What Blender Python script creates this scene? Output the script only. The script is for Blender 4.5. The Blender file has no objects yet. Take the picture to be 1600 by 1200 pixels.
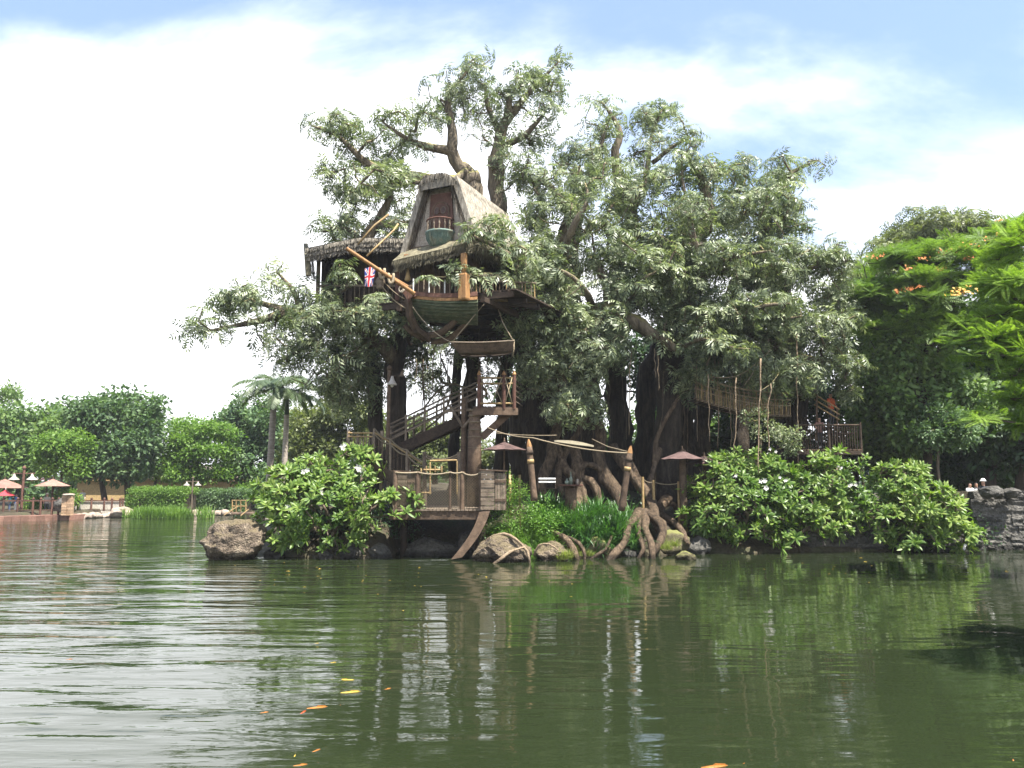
import bpy, bmesh, math, random
import numpy as np
from mathutils import Vector, Matrix, noise

R = math.radians
sc = bpy.context.scene
# ------------------------------------------------------------------ camera
F, TILT, CAMZ = 1250.0, math.atan(0.12), 3.0
cam = bpy.data.objects.new('camera', bpy.data.cameras.new('camera'))
sc.collection.objects.link(cam)
cam.location = (0, 0, CAMZ)
cam.rotation_euler = (R(90) + TILT, 0, 0)
cam.data.sensor_width = 36.0
cam.data.lens = F / 1600 * 36.0
cam.data.clip_start = 0.1
cam.data.clip_end = 6000
sc.camera = cam
# ------------------------------------------------------------------ sky and sun
SUN_DIR = Vector((0.42, -0.36, 1.18)).normalized()          # towards the sun: high, from behind on the right
SUN_EL = math.asin(SUN_DIR.z)
SUN_AZ = math.atan2(SUN_DIR.x, SUN_DIR.y)                  # clockwise from +Y
world = bpy.data.worlds.new('World'); sc.world = world; world.use_nodes = True
nt = world.node_tree; nt.nodes.clear()
def N(nt, t, **kw):
    n = nt.nodes.new(t)
    for k, v in kw.items(): setattr(n, k, v)
    return n
out = N(nt, 'ShaderNodeOutputWorld'); bg = N(nt, 'ShaderNodeBackground'); bg.inputs[1].default_value = 0.084
sky = N(nt, 'ShaderNodeTexSky', sky_type='NISHITA', sun_disc=False, sun_elevation=SUN_EL, sun_rotation=SUN_AZ)
sky.altitude = 10; sky.air_density = 1.0; sky.dust_density = 0.5; sky.ozone_density = 3.0
tc = N(nt, 'ShaderNodeTexCoord'); sep = N(nt, 'ShaderNodeSeparateXYZ')
nt.links.new(tc.outputs['Generated'], sep.inputs[0])
def wm(op, a, b=None, c=None, clamp=False):
    n = N(nt, 'ShaderNodeMath', operation=op); n.use_clamp = clamp
    for i, v in enumerate((a, b, c)):
        if v is None: continue
        if isinstance(v, (int, float)): n.inputs[i].default_value = v
        else: nt.links.new(v, n.inputs[i])
    return n.outputs[0]
den = wm('ADD', wm('MAXIMUM', sep.outputs[2], 0.0), 0.16)
comb = N(nt, 'ShaderNodeCombineXYZ')
nt.links.new(wm('DIVIDE', sep.outputs[0], den), comb.inputs[0]); nt.links.new(wm('DIVIDE', sep.outputs[1], den), comb.inputs[1])
mp = N(nt, 'ShaderNodeMapping'); nt.links.new(comb.outputs[0], mp.inputs[0])
CLOUD_OFF = (15.48, 7.67, 6.71)
mp.inputs['Location'].default_value = CLOUD_OFF; mp.inputs['Scale'].default_value = (0.8, 1.0, 1)
nz = N(nt, 'ShaderNodeTexNoise'); nz.inputs['Scale'].default_value = 0.85; nz.inputs['Detail'].default_value = 9; nz.inputs['Roughness'].default_value = 0.56; nz.inputs['Distortion'].default_value = 0.35
nt.links.new(mp.outputs[0], nz.inputs['Vector'])
# cover is thicker low over the horizon, breaking up overhead
cov = wm('MULTIPLY_ADD', wm('POWER', wm('SUBTRACT', 1.0, wm('MAXIMUM', sep.outputs[2], 0.0)), 3.0), 0.44, wm('MULTIPLY_ADD', wm('SMOOTH_MIN', wm('MAXIMUM', wm('SUBTRACT', sep.outputs[2], 0.43), 0.0), 0.25, 0.05), -0.95, nz.outputs[0]))
ramp = N(nt, 'ShaderNodeMapRange', interpolation_type='SMOOTHSTEP'); nt.links.new(cov, ramp.inputs[0])
ramp.inputs[1].default_value = 0.45; ramp.inputs[2].default_value = 0.70
mix = N(nt, 'ShaderNodeMix', data_type='RGBA'); nt.links.new(ramp.outputs[0], mix.inputs['Factor'])
veil = N(nt, 'ShaderNodeMix', data_type='RGBA'); veil.inputs['Factor'].default_value = 0.35; nt.links.new(sky.outputs[0], veil.inputs['A']); veil.inputs['B'].default_value = (3.5, 4.6, 7.0, 1)   # thin high cirrus
nt.links.new(veil.outputs['Result'], mix.inputs['A']); mix.inputs['B'].default_value = (8.3, 8.4, 8.7, 1)
nt.links.new(mix.outputs['Result'], bg.inputs[0]); nt.links.new(bg.outputs[0], out.inputs[0])
sun = bpy.data.objects.new('sun', bpy.data.lights.new('sun', 'SUN')); sc.collection.objects.link(sun)
sun.data.energy = 5.0; sun.data.angle = R(0.55); sun.data.color = (1.0, 0.955, 0.87)
sun.rotation_euler = SUN_DIR.to_track_quat('Z', 'Y').to_euler(); sun.location = (30, -30, 60)
sc.view_settings.view_transform = 'Standard'; sc.view_settings.look = 'None'
sc.view_settings.gamma = 1.0; sc.view_settings.exposure = 1.55; sc.view_settings.use_curve_mapping = False
sc.cycles.use_denoising = True
sc.cycles.max_bounces = 7; sc.cycles.diffuse_bounces = 3; sc.cycles.glossy_bounces = 3; sc.cycles.transmission_bounces = 4; sc.cycles.transparent_max_bounces = 6
sc.cycles.caustics_reflective = False; sc.cycles.caustics_refractive = False
sc.cycles.sample_clamp_indirect = 6.0

# ------------------------------------------------------------------ placing
rnd = random.Random(11)
npr = np.random.default_rng(11)
_c, _s = math.cos(TILT), math.sin(TILT)
def ray(px, py):
    cx, cy = (px - 800) / F, (600 - py) / F
    return Vector((cx, _c - _s * cy, _s + _c * cy))
def P(px, py, Y):
    """world point seen at that place of the photograph, Y metres away"""
    d = ray(px, py); return Vector((0, 0, CAMZ)) + d * (Y / d.y)
def G(px, py, z=0.0):
    d = ray(px, py); return Vector((0, 0, CAMZ)) + d * ((z - CAMZ) / d.z)
def V3(*a): return Vector(a)

# ------------------------------------------------------------------ materials
MATS = {}
def newmat(name):
    m = bpy.data.materials.new(name); m.use_nodes = True; t = m.node_tree; t.nodes.clear()
    o = N(t, 'ShaderNodeOutputMaterial'); p = N(t, 'ShaderNodeBsdfPrincipled'); t.links.new(p.outputs[0], o.inputs[0])
    MATS[name] = m
    return m, t, o, p
def ramp_node(t, src, stops):
    r = N(t, 'ShaderNodeValToRGB'); e = r.color_ramp.elements
    while len(e) < len(stops): e.new(0.5)
    for i, (pos, col) in enumerate(stops): e[i].position = pos; e[i].color = (*col, 1)
    t.links.new(src, r.inputs[0]); return r.outputs[0]
def rough_mat(name, c1, c2, c3=None, scale=4, stretch=(1, 1, 1), rough=0.85, bump=0.3, spec=0.25, vary=0.25, moss=None, bdist=0.03, fine=None, metal=0.0, island=0.0, crack=0.0, wet=False):
    """patchy weathered surface: noise in world space, tone varied per object, optional moss on upper faces"""
    m, t, o, p = newmat(name)
    g = N(t, 'ShaderNodeNewGeometry'); mp = N(t, 'ShaderNodeMapping'); t.links.new(g.outputs['Position'], mp.inputs[0]); mp.inputs['Scale'].default_value = stretch
    n1 = N(t, 'ShaderNodeTexNoise'); n1.inputs['Scale'].default_value = scale; n1.inputs['Detail'].default_value = 8; n1.inputs['Roughness'].default_value = 0.62
    t.links.new(mp.outputs[0], n1.inputs['Vector'])
    stops = [(0.30, c1), (0.68, c2)] if c3 is None else [(0.28, c1), (0.5, c2), (0.72, c3)]
    col = ramp_node(t, n1.outputs[0], stops)
    oi = N(t, 'ShaderNodeObjectInfo'); mr = N(t, 'ShaderNodeMapRange'); t.links.new(oi.outputs['Random'], mr.inputs[0]); mr.inputs[3].default_value = 1 - vary; mr.inputs[4].default_value = 1 + vary
    n2 = N(t, 'ShaderNodeTexNoise'); n2.inputs['Scale'].default_value = (fine or scale * 7); n2.inputs['Detail'].default_value = 5; t.links.new(mp.outputs[0], n2.inputs['Vector'])
    mr2 = N(t, 'ShaderNodeMapRange'); t.links.new(n2.outputs[0], mr2.inputs[0]); mr2.inputs[1].default_value = .3; mr2.inputs[2].default_value = .7; mr2.inputs[3].default_value = 0.72; mr2.inputs[4].default_value = 1.25
    mu = N(t, 'ShaderNodeMath', operation='MULTIPLY'); t.links.new(mr.outputs[0], mu.inputs[0]); t.links.new(mr2.outputs[0], mu.inputs[1])
    vm = N(t, 'ShaderNodeVectorMath', operation='SCALE'); t.links.new(col, vm.inputs[0]); t.links.new(mu.outputs[0], vm.inputs['Scale'])
    colour = vm.outputs[0]
    if island:
        mi = N(t, 'ShaderNodeMapRange'); t.links.new(g.outputs['Random Per Island'], mi.inputs[0]); mi.inputs[3].default_value = 1 - island; mi.inputs[4].default_value = 1 + island
        v2 = N(t, 'ShaderNodeVectorMath', operation='SCALE'); t.links.new(colour, v2.inputs[0]); t.links.new(mi.outputs[0], v2.inputs['Scale']); colour = v2.outputs[0]
    if crack:
        vo = N(t, 'ShaderNodeTexVoronoi', feature='DISTANCE_TO_EDGE'); vo.inputs['Scale'].default_value = crack; wv = N(t, 'ShaderNodeVectorMath', operation='ADD'); n4 = N(t, 'ShaderNodeTexNoise'); n4.inputs['Scale'].default_value = 2.5
        t.links.new(g.outputs['Position'], n4.inputs['Vector']); t.links.new(g.outputs['Position'], wv.inputs[0]); t.links.new(n4.outputs['Color'], wv.inputs[1]); t.links.new(wv.outputs[0], vo.inputs['Vector'])
        m4 = N(t, 'ShaderNodeMapRange'); t.links.new(vo.outputs['Distance'], m4.inputs[0]); m4.inputs[1].default_value = .0; m4.inputs[2].default_value = .05; m4.inputs[3].default_value = .35; m4.inputs[4].default_value = 1
        v3 = N(t, 'ShaderNodeVectorMath', operation='SCALE'); t.links.new(colour, v3.inputs[0]); t.links.new(m4.outputs[0], v3.inputs['Scale']); colour = v3.outputs[0]
    if moss:
        sp = N(t, 'ShaderNodeSeparateXYZ'); t.links.new(g.outputs['Normal'], sp.inputs[0])
        n3 = N(t, 'ShaderNodeTexNoise'); n3.inputs['Scale'].default_value = 2.2; n3.inputs['Detail'].default_value = 6; t.links.new(g.outputs['Position'], n3.inputs['Vector'])
        ad = N(t, 'ShaderNodeMath', operation='ADD'); t.links.new(sp.outputs[2], ad.inputs[0]); t.links.new(n3.outputs[0], ad.inputs[1])
        m3 = N(t, 'ShaderNodeMapRange', interpolation_type='SMOOTHSTEP'); t.links.new(ad.outputs[0], m3.inputs[0]); m3.inputs[1].default_value = 0.85; m3.inputs[2].default_value = 1.35
        mx = N(t, 'ShaderNodeMix', data_type='RGBA'); t.links.new(m3.outputs[0], mx.inputs['Factor']); t.links.new(colour, mx.inputs['A']); mx.inputs['B'].default_value = (*moss, 1)
        colour = mx.outputs['Result']
    if wet:      # stone and wood soaked just above the waterline
        s5 = N(t, 'ShaderNodeSeparateXYZ'); t.links.new(g.outputs['Position'], s5.inputs[0]); a5 = N(t, 'ShaderNodeMath', operation='MULTIPLY_ADD'); t.links.new(n1.outputs[0], a5.inputs[0]); a5.inputs[1].default_value = -.28; t.links.new(s5.outputs[2], a5.inputs[2])
        m5 = N(t, 'ShaderNodeMapRange', interpolation_type='SMOOTHSTEP'); t.links.new(a5.outputs[0], m5.inputs[0]); m5.inputs[1].default_value = -.03; m5.inputs[2].default_value = .09; m5.inputs[3].default_value = .38; m5.inputs[4].default_value = 1
        v5 = N(t, 'ShaderNodeVectorMath', operation='SCALE'); t.links.new(colour, v5.inputs[0]); t.links.new(m5.outputs[0], v5.inputs['Scale']); colour = v5.outputs[0]
    t.links.new(colour, p.inputs['Base Color'])
    p.inputs['Roughness'].default_value = rough; p.inputs['Specular IOR Level'].default_value = spec; p.inputs['Metallic'].default_value = metal
    if bump:
        sm = N(t, 'ShaderNodeMath', operation='ADD'); t.links.new(n1.outputs[0], sm.inputs[0]); t.links.new(n2.outputs[0], sm.inputs[1])
        b = N(t, 'ShaderNodeBump'); b.inputs['Strength'].default_value = bump; b.inputs['Distance'].default_value = bdist
        t.links.new(sm.outputs[0], b.inputs['Height']); t.links.new(b.outputs[0], p.inputs['Normal'])
    return m
def leaf_mat(name, c1, c2, c3, trans=0.35, gloss=0.4, rough=0.42, tcol=None):
    """thin leaves: tone differs from leaf to leaf, light passes through"""
    m, t, o, p = newmat(name)
    g = N(t, 'ShaderNodeNewGeometry'); oi = N(t, 'ShaderNodeObjectInfo')
    ad = N(t, 'ShaderNodeMath', operation='ADD'); t.links.new(g.outputs['Random Per Island'], ad.inputs[0]); t.links.new(oi.outputs['Random'], ad.inputs[1])
    fr = N(t, 'ShaderNodeMath', operation='FRACT'); t.links.new(ad.outputs[0], fr.inputs[0])
    nz = N(t, 'ShaderNodeTexNoise'); nz.inputs['Scale'].default_value = 0.5; nz.inputs['Detail'].default_value = 3; t.links.new(g.outputs['Position'], nz.inputs['Vector'])
    ma = N(t, 'ShaderNodeMath', operation='MULTIPLY_ADD'); t.links.new(fr.outputs[0], ma.inputs[0]); ma.inputs[1].default_value = 0.6
    mr = N(t, 'ShaderNodeMapRange'); t.links.new(nz.outputs[0], mr.inputs[0]); mr.inputs[1].default_value = .3; mr.inputs[2].default_value = .7; mr.inputs[3].default_value = 0; mr.inputs[4].default_value = .4
    t.links.new(mr.outputs[0], ma.inputs[2])
    col = ramp_node(t, ma.outputs[0], [(0.08, c1), (0.5, c2), (0.93, c3)])
    t.links.new(col, p.inputs['Base Color']); p.inputs['Roughness'].default_value = rough; p.inputs['Specular IOR Level'].default_value = gloss
    tr = N(t, 'ShaderNodeBsdfTranslucent')
    tint = N(t, 'ShaderNodeMix', data_type='RGBA', blend_type='MULTIPLY'); tint.inputs['Factor'].default_value = 1
    t.links.new(col, tint.inputs['A']); tint.inputs['B'].default_value = (*(tcol or (1.5, 1.7, 0.7)), 1); t.links.new(tint.outputs['Result'], tr.inputs[0])
    ms = N(t, 'ShaderNodeMixShader'); ms.inputs[0].default_value = trans
    t.links.new(p.outputs[0], ms.inputs[1]); t.links.new(tr.outputs[0], ms.inputs[2]); t.links.new(ms.outputs[0], o.inputs[0])
    return m
def plain_mat(name, c, rough=0.6, spec=0.3, vary=0.12):
    return rough_mat(name, tuple(x * .82 for x in c), tuple(min(1, x * 1.12) for x in c), scale=3, rough=rough, bump=0.08, spec=spec, vary=vary)

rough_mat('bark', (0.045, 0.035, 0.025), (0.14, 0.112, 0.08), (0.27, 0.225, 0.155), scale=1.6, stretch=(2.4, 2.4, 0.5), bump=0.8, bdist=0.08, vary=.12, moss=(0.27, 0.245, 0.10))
rough_mat('bark_root', (0.035, 0.025, 0.017), (0.115, 0.08, 0.052), (0.25, 0.18, 0.115), scale=3.2, stretch=(2.6, 2.6, 0.7), bump=1.0, bdist=0.09, vary=.25, fine=16, wet=True)
rough_mat('bark_dark', (0.03, 0.024, 0.018), (0.09, 0.07, 0.05), scale=2, stretch=(3, 3, .6), bump=0.6, bdist=.05)
rough_mat('bark_shaded', (0.016, 0.012, 0.009), (0.05, 0.038, 0.028), (0.10, 0.08, 0.058), scale=2.2, stretch=(3.4, 3.4, 0.35), bump=1.0, bdist=0.12, vary=.12, fine=14)  # bark darkened to hold the shade under the crown
rough_mat('root_pale', (0.12, 0.085, 0.055), (0.25, 0.185, 0.12), (0.38, 0.29, 0.195), scale=4, bump=.8, bdist=.05, vary=.1, fine=18, wet=True)
rough_mat('palm_bark', (0.24, 0.20, 0.16), (0.42, 0.37, 0.31), scale=3, stretch=(.4, .4, 4), bump=.3)
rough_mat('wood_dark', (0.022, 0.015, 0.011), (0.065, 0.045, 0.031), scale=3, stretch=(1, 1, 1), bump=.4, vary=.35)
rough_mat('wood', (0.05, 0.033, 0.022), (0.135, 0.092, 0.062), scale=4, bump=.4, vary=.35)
rough_mat('wood_grey', (0.085, 0.064, 0.046), (0.23, 0.18, 0.13), scale=4, bump=.4, vary=.28)
rough_mat('wood_orange', (0.20, 0.10, 0.04), (0.40, 0.22, 0.09), scale=3, stretch=(3, 3, .6), bump=.3, vary=.12, rough=.6)
rough_mat('wood_red', (0.065, 0.032, 0.024), (0.165, 0.085, 0.062), scale=3, bump=.3, vary=.2)
rough_mat('bamboo', (0.19, 0.125, 0.055), (0.37, 0.26, 0.12), scale=5, bump=.2, vary=.25, rough=.55)
rough_mat('rope', (0.20, 0.155, 0.10), (0.38, 0.31, 0.21), scale=30, bump=.5, vary=.15)
rough_mat('rope_dark', (0.10, 0.08, 0.05), (0.24, 0.19, 0.125), scale=30, bump=.5, vary=.15)
rough_mat('hull_green', (0.035, 0.048, 0.03), (0.085, 0.105, 0.06), (0.17, 0.165, 0.10), scale=3.5, stretch=(1, 1, 4), bump=.4, vary=.22)
rough_mat('verdigris', (0.06, 0.105, 0.09), (0.12, 0.175, 0.15), (0.20, 0.19, 0.13), scale=3, bump=.3, vary=.12, rough=.55)
rough_mat('thatch', (0.06, 0.052, 0.042), (0.19, 0.168, 0.135), (0.35, 0.315, 0.255), scale=3, stretch=(4, 4, 1), bump=.6, vary=.08, rough=.95, island=.55)
rough_mat('thatch_edge', (0.05, 0.044, 0.028), (0.125, 0.11, 0.07), (0.21, 0.19, 0.125), scale=4, bump=.6, vary=.08, rough=.95, island=.5)
rough_mat('plaster', (0.27, 0.225, 0.18), (0.44, 0.385, 0.315), scale=2.5, bump=.2, vary=.12)
rough_mat('canvas', (0.14, 0.12, 0.085), (0.26, 0.23, 0.16), scale=3, bump=.2)
rough_mat('parasol', (0.06, 0.038, 0.035), (0.14, 0.088, 0.08), scale=3, bump=.15, vary=.1, rough=.8)
rough_mat('parasol_pink', (0.22, 0.115, 0.09), (0.34, 0.19, 0.15), scale=2, bump=.08, vary=.18, rough=.8)
rough_mat('rock', (0.05, 0.040, 0.030), (0.175, 0.135, 0.098), (0.37, 0.30, 0.215), scale=2.6, bump=1.0, bdist=.16, vary=.12, fine=17, crack=1.3, moss=(0.17, 0.135, 0.08), wet=True)
rough_mat('rock_dark', (0.035, 0.033, 0.03), (0.09, 0.085, 0.075), (0.17, 0.158, 0.14), scale=1.8, bump=1.0, bdist=.1, vary=.2, fine=10, wet=True)
rough_mat('rock_pale', (0.20, 0.15, 0.12), (0.40, 0.33, 0.27), scale=2, bump=.5, bdist=.05, vary=.15)
rough_mat('rock_moss', (0.07, 0.062, 0.035), (0.19, 0.165, 0.09), scale=4, bump=.9, bdist=.05, moss=(0.17, 0.17, 0.06), wet=True)
rough_mat('soil', (0.022, 0.018, 0.012), (0.055, 0.045, 0.028), (0.05, 0.058, 0.026), scale=1.2, bump=.8, bdist=.08)
rough_mat('deck_red', (0.14, 0.075, 0.055), (0.24, 0.135, 0.10), scale=2, bump=.2)
rough_mat('brick', (0.36, 0.22, 0.13), (0.55, 0.38, 0.24), scale=2, bump=.3)
rough_mat('stucco', (0.40, 0.36, 0.30), (0.52, 0.48, 0.41), scale=1.5, bump=.1)
rough_mat('stucco_yellow', (0.50, 0.34, 0.15), (0.62, 0.45, 0.22), scale=1.0, bump=.1)
rough_mat('roof_grey', (0.20, 0.165, 0.14), (0.30, 0.255, 0.22), scale=2, bump=.2)
plain_mat('fabric_white', (0.78, 0.77, 0.75)); plain_mat('flag_blue', (0.05, 0.07, 0.28)); plain_mat('flag_red', (0.62, 0.04, 0.05)); plain_mat('flag_white', (0.80, 0.79, 0.77))
plain_mat('cloth_blue', (0.06, 0.20, 0.52)); plain_mat('cloth_jeans', (0.08, 0.11, 0.19)); plain_mat('cloth_orange', (0.55, 0.11, 0.04)); plain_mat('cloth_red', (0.62, 0.05, 0.06)); plain_mat('cloth_dark', (0.04, 0.04, 0.045)); plain_mat('cloth_teal', (0.10, 0.42, 0.48))
plain_mat('skin', (0.48, 0.28, 0.19), rough=.5); plain_mat('hair', (0.02, 0.016, 0.013), rough=.4); plain_mat('metal_lamp', (0.42, 0.38, 0.33), rough=.5)
plain_mat('paint_white', (0.74, 0.74, 0.72)); plain_mat('bottle_glass', (0.20, 0.24, 0.18), rough=.15, spec=.6)
plain_mat('petal_white', (0.82, 0.78, 0.74), rough=.6); plain_mat('petal_orange', (0.50, 0.17, 0.05), rough=.6); plain_mat('petal_yellow', (0.55, 0.30, 0.05), rough=.6)
plain_mat('koi_orange', (0.36, 0.14, 0.03), rough=.2, spec=.6); plain_mat('koi_yellow', (0.40, 0.29, 0.05), rough=.2, spec=.6); plain_mat('koi_red', (0.38, 0.07, 0.025), rough=.2, spec=.6); plain_mat('dead_leaf', (0.42, 0.30, 0.05), rough=.6)
plain_mat('lantern_glass', (0.55, 0.52, 0.44), rough=.25, spec=.6)
leaf_mat('leaf_banyan', (0.050, 0.075, 0.040), (0.155, 0.192, 0.102), (0.385, 0.425, 0.245), trans=.28, gloss=.5, rough=.42, tcol=(1.3, 1.45, .7))
leaf_mat('leaf_plumeria', (0.040, 0.090, 0.018), (0.118, 0.200, 0.036), (0.285, 0.350, 0.095), trans=.32, gloss=.38, rough=.42)
leaf_mat('leaf_bg', (0.060, 0.110, 0.036), (0.120, 0.195, 0.058), (0.210, 0.290, 0.090), trans=.35, gloss=.3, rough=.5)  # leaf tone lightened, distant haze put into the colour
leaf_mat('leaf_bg_dark', (0.044, 0.084, 0.038), (0.088, 0.150, 0.062), (0.160, 0.235, 0.100), trans=.3, gloss=.3, rough=.5)
leaf_mat('leaf_bright', (0.060, 0.125, 0.022), (0.115, 0.205, 0.036), (0.195, 0.295, 0.06), trans=.36, gloss=.3, rough=.5)
leaf_mat('leaf_olive', (0.070, 0.090, 0.035), (0.13, 0.155, 0.06), (0.21, 0.235, 0.09), trans=.3, gloss=.35, rough=.45)
leaf_mat('leaf_flame', (0.060, 0.115, 0.020), (0.120, 0.205, 0.036), (0.210, 0.305, 0.062), trans=.38, gloss=.25, rough=.5, tcol=(1.35, 1.45, .7))
leaf_mat('leaf_flame_sunlit', (0.085, 0.155, 0.020), (0.165, 0.270, 0.038), (0.275, 0.385, 0.068), trans=.42, gloss=.25, rough=.5, tcol=(1.4, 1.5, .7))  # flame tree leaves again, brightened in colour for the sunlit fronds
leaf_mat('leaf_dark', (0.020, 0.045, 0.020), (0.042, 0.085, 0.036), (0.075, 0.13, 0.05), trans=.25, gloss=.35, rough=.45)  # very dark green holding the understory's deep shade in its colour
leaf_mat('leaf_palm', (0.04, 0.065, 0.03), (0.085, 0.12, 0.06), (0.15, 0.19, 0.095), trans=.25, gloss=.5, rough=.4)
leaf_mat('leaf_grass', (0.06, 0.14, 0.022), (0.115, 0.225, 0.04), (0.20, 0.32, 0.07), trans=.35, gloss=.35, rough=.45)
leaf_mat('leaf_lily', (0.024, 0.075, 0.02), (0.055, 0.14, 0.032), (0.11, 0.22, 0.05), trans=.3, gloss=.5, rough=.38)
leaf_mat('leaf_lime', (0.10, 0.13, 0.03), (0.18, 0.215, 0.05), (0.27, 0.29, 0.085), trans=.4, gloss=.3, rough=.5)
# murky green pond water, ruffled by the wind on the open side
m, t, o, p = newmat('water')
g = N(t, 'ShaderNodeNewGeometry')
def wnoise(scale, stretch, detail=3, rough=.5, dist=0.0):
    mp = N(t, 'ShaderNodeMapping'); t.links.new(g.outputs['Position'], mp.inputs[0]); mp.inputs['Scale'].default_value = stretch; mp.inputs['Rotation'].default_value = (0, 0, R(6))
    n = N(t, 'ShaderNodeTexNoise'); n.inputs['Scale'].default_value = scale; n.inputs['Detail'].default_value = detail; n.inputs['Roughness'].default_value = rough; n.inputs['Distortion'].default_value = dist
    t.links.new(mp.outputs[0], n.inputs['Vector']); return n.outputs[0]
wa = wnoise(0.62, (0.40, 1.7, 1), 2, .45, .6); wb = wnoise(2.6, (0.45, 1.7, 1), 2, .5, .3); wc = wnoise(0.13, (1, 1, 1), 2)
spx = N(t, 'ShaderNodeSeparateXYZ'); t.links.new(g.outputs['Position'], spx.inputs[0])
wind = N(t, 'ShaderNodeMapRange', interpolation_type='SMOOTHSTEP'); t.links.new(spx.outputs[0], wind.inputs[0]); wind.inputs[1].default_value = 3.0; wind.inputs[2].default_value = -9.0; wind.inputs[3].default_value = .34; wind.inputs[4].default_value = 1.6
patch = N(t, 'ShaderNodeMapRange'); t.links.new(wc, patch.inputs[0]); patch.inputs[1].default_value = .3; patch.inputs[2].default_value = .7; patch.inputs[3].default_value = .55; patch.inputs[4].default_value = 1.25
st = N(t, 'ShaderNodeMath', operation='MULTIPLY'); t.links.new(wind.outputs[0], st.inputs[0]); t.links.new(patch.outputs[0], st.inputs[1])
hs = N(t, 'ShaderNodeMath', operation='MULTIPLY_ADD'); t.links.new(wb, hs.inputs[0]); hs.inputs[1].default_value = .15; t.links.new(wa, hs.inputs[2])
wd = wnoise(11.0, (0.6, 1.3, 1), 2, .5); hs2 = N(t, 'ShaderNodeMath', operation='MULTIPLY_ADD'); t.links.new(wd, hs2.inputs[0]); hs2.inputs[1].default_value = .022; t.links.new(hs.outputs[0], hs2.inputs[2]); hs = hs2
hm = N(t, 'ShaderNodeMath', operation='MULTIPLY'); t.links.new(hs.outputs[0], hm.inputs[0]); t.links.new(st.outputs[0], hm.inputs[1])
b = N(t, 'ShaderNodeBump'); b.inputs['Strength'].default_value = 1.0; b.inputs['Distance'].default_value = 0.075; t.links.new(hm.outputs[0], b.inputs['Height'])
t.links.new(b.outputs[0], p.inputs['Normal'])
p.inputs['Base Color'].default_value = (0.0165, 0.0235, 0.0095, 1); p.inputs['Roughness'].default_value = 0.03; p.inputs['IOR'].default_value = 1.52; p.inputs['Specular IOR Level'].default_value = 0.5

# ------------------------------------------------------------------ objects
COL = sc.collection
WORLD = {}
def put(name, me, parent=None, M=None):
    o = bpy.data.objects.new(name, me); COL.objects.link(o)
    M = M or Matrix.Identity(4)
    WORLD[o.name] = M
    if parent is not None:
        o.parent = parent; o.matrix_parent_inverse = WORLD[parent.name].inverted()
    o.matrix_basis = M
    return o
def tag(o, label, cat=None, group=None, kind=None):
    o['label'] = label
    if cat: o['category'] = cat
    if group: o['group'] = group
    if kind: o['kind'] = kind
    return o
def thing(name, label, cat, loc, group=None):
    o = bpy.data.objects.new(name, None); COL.objects.link(o); o.location = loc; o.empty_display_size = .3
    WORLD[o.name] = Matrix.Translation(loc)
    return tag(o, label, cat, group)
def setmat(me, *names):
    for n in names: me.materials.append(MATS[n])
def mesh_np(name, V, Fq, mat, smooth=False):
    """mesh from arrays; Fq is (n,4) or (n,3)"""
    me = bpy.data.meshes.new(name); k = Fq.shape[1]
    me.vertices.add(len(V)); me.vertices.foreach_set('co', np.ascontiguousarray(V, dtype=np.float32).ravel())
    me.loops.add(Fq.size); me.loops.foreach_set('vertex_index', np.ascontiguousarray(Fq, dtype=np.int32).ravel())
    me.polygons.add(len(Fq)); me.polygons.foreach_set('loop_start', np.arange(0, Fq.size, k, dtype=np.int32))
    if smooth: me.polygons.foreach_set('use_smooth', np.ones(len(Fq), dtype=bool))
    me.update(calc_edges=True); me.validate()
    setmat(me, mat); return me
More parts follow.
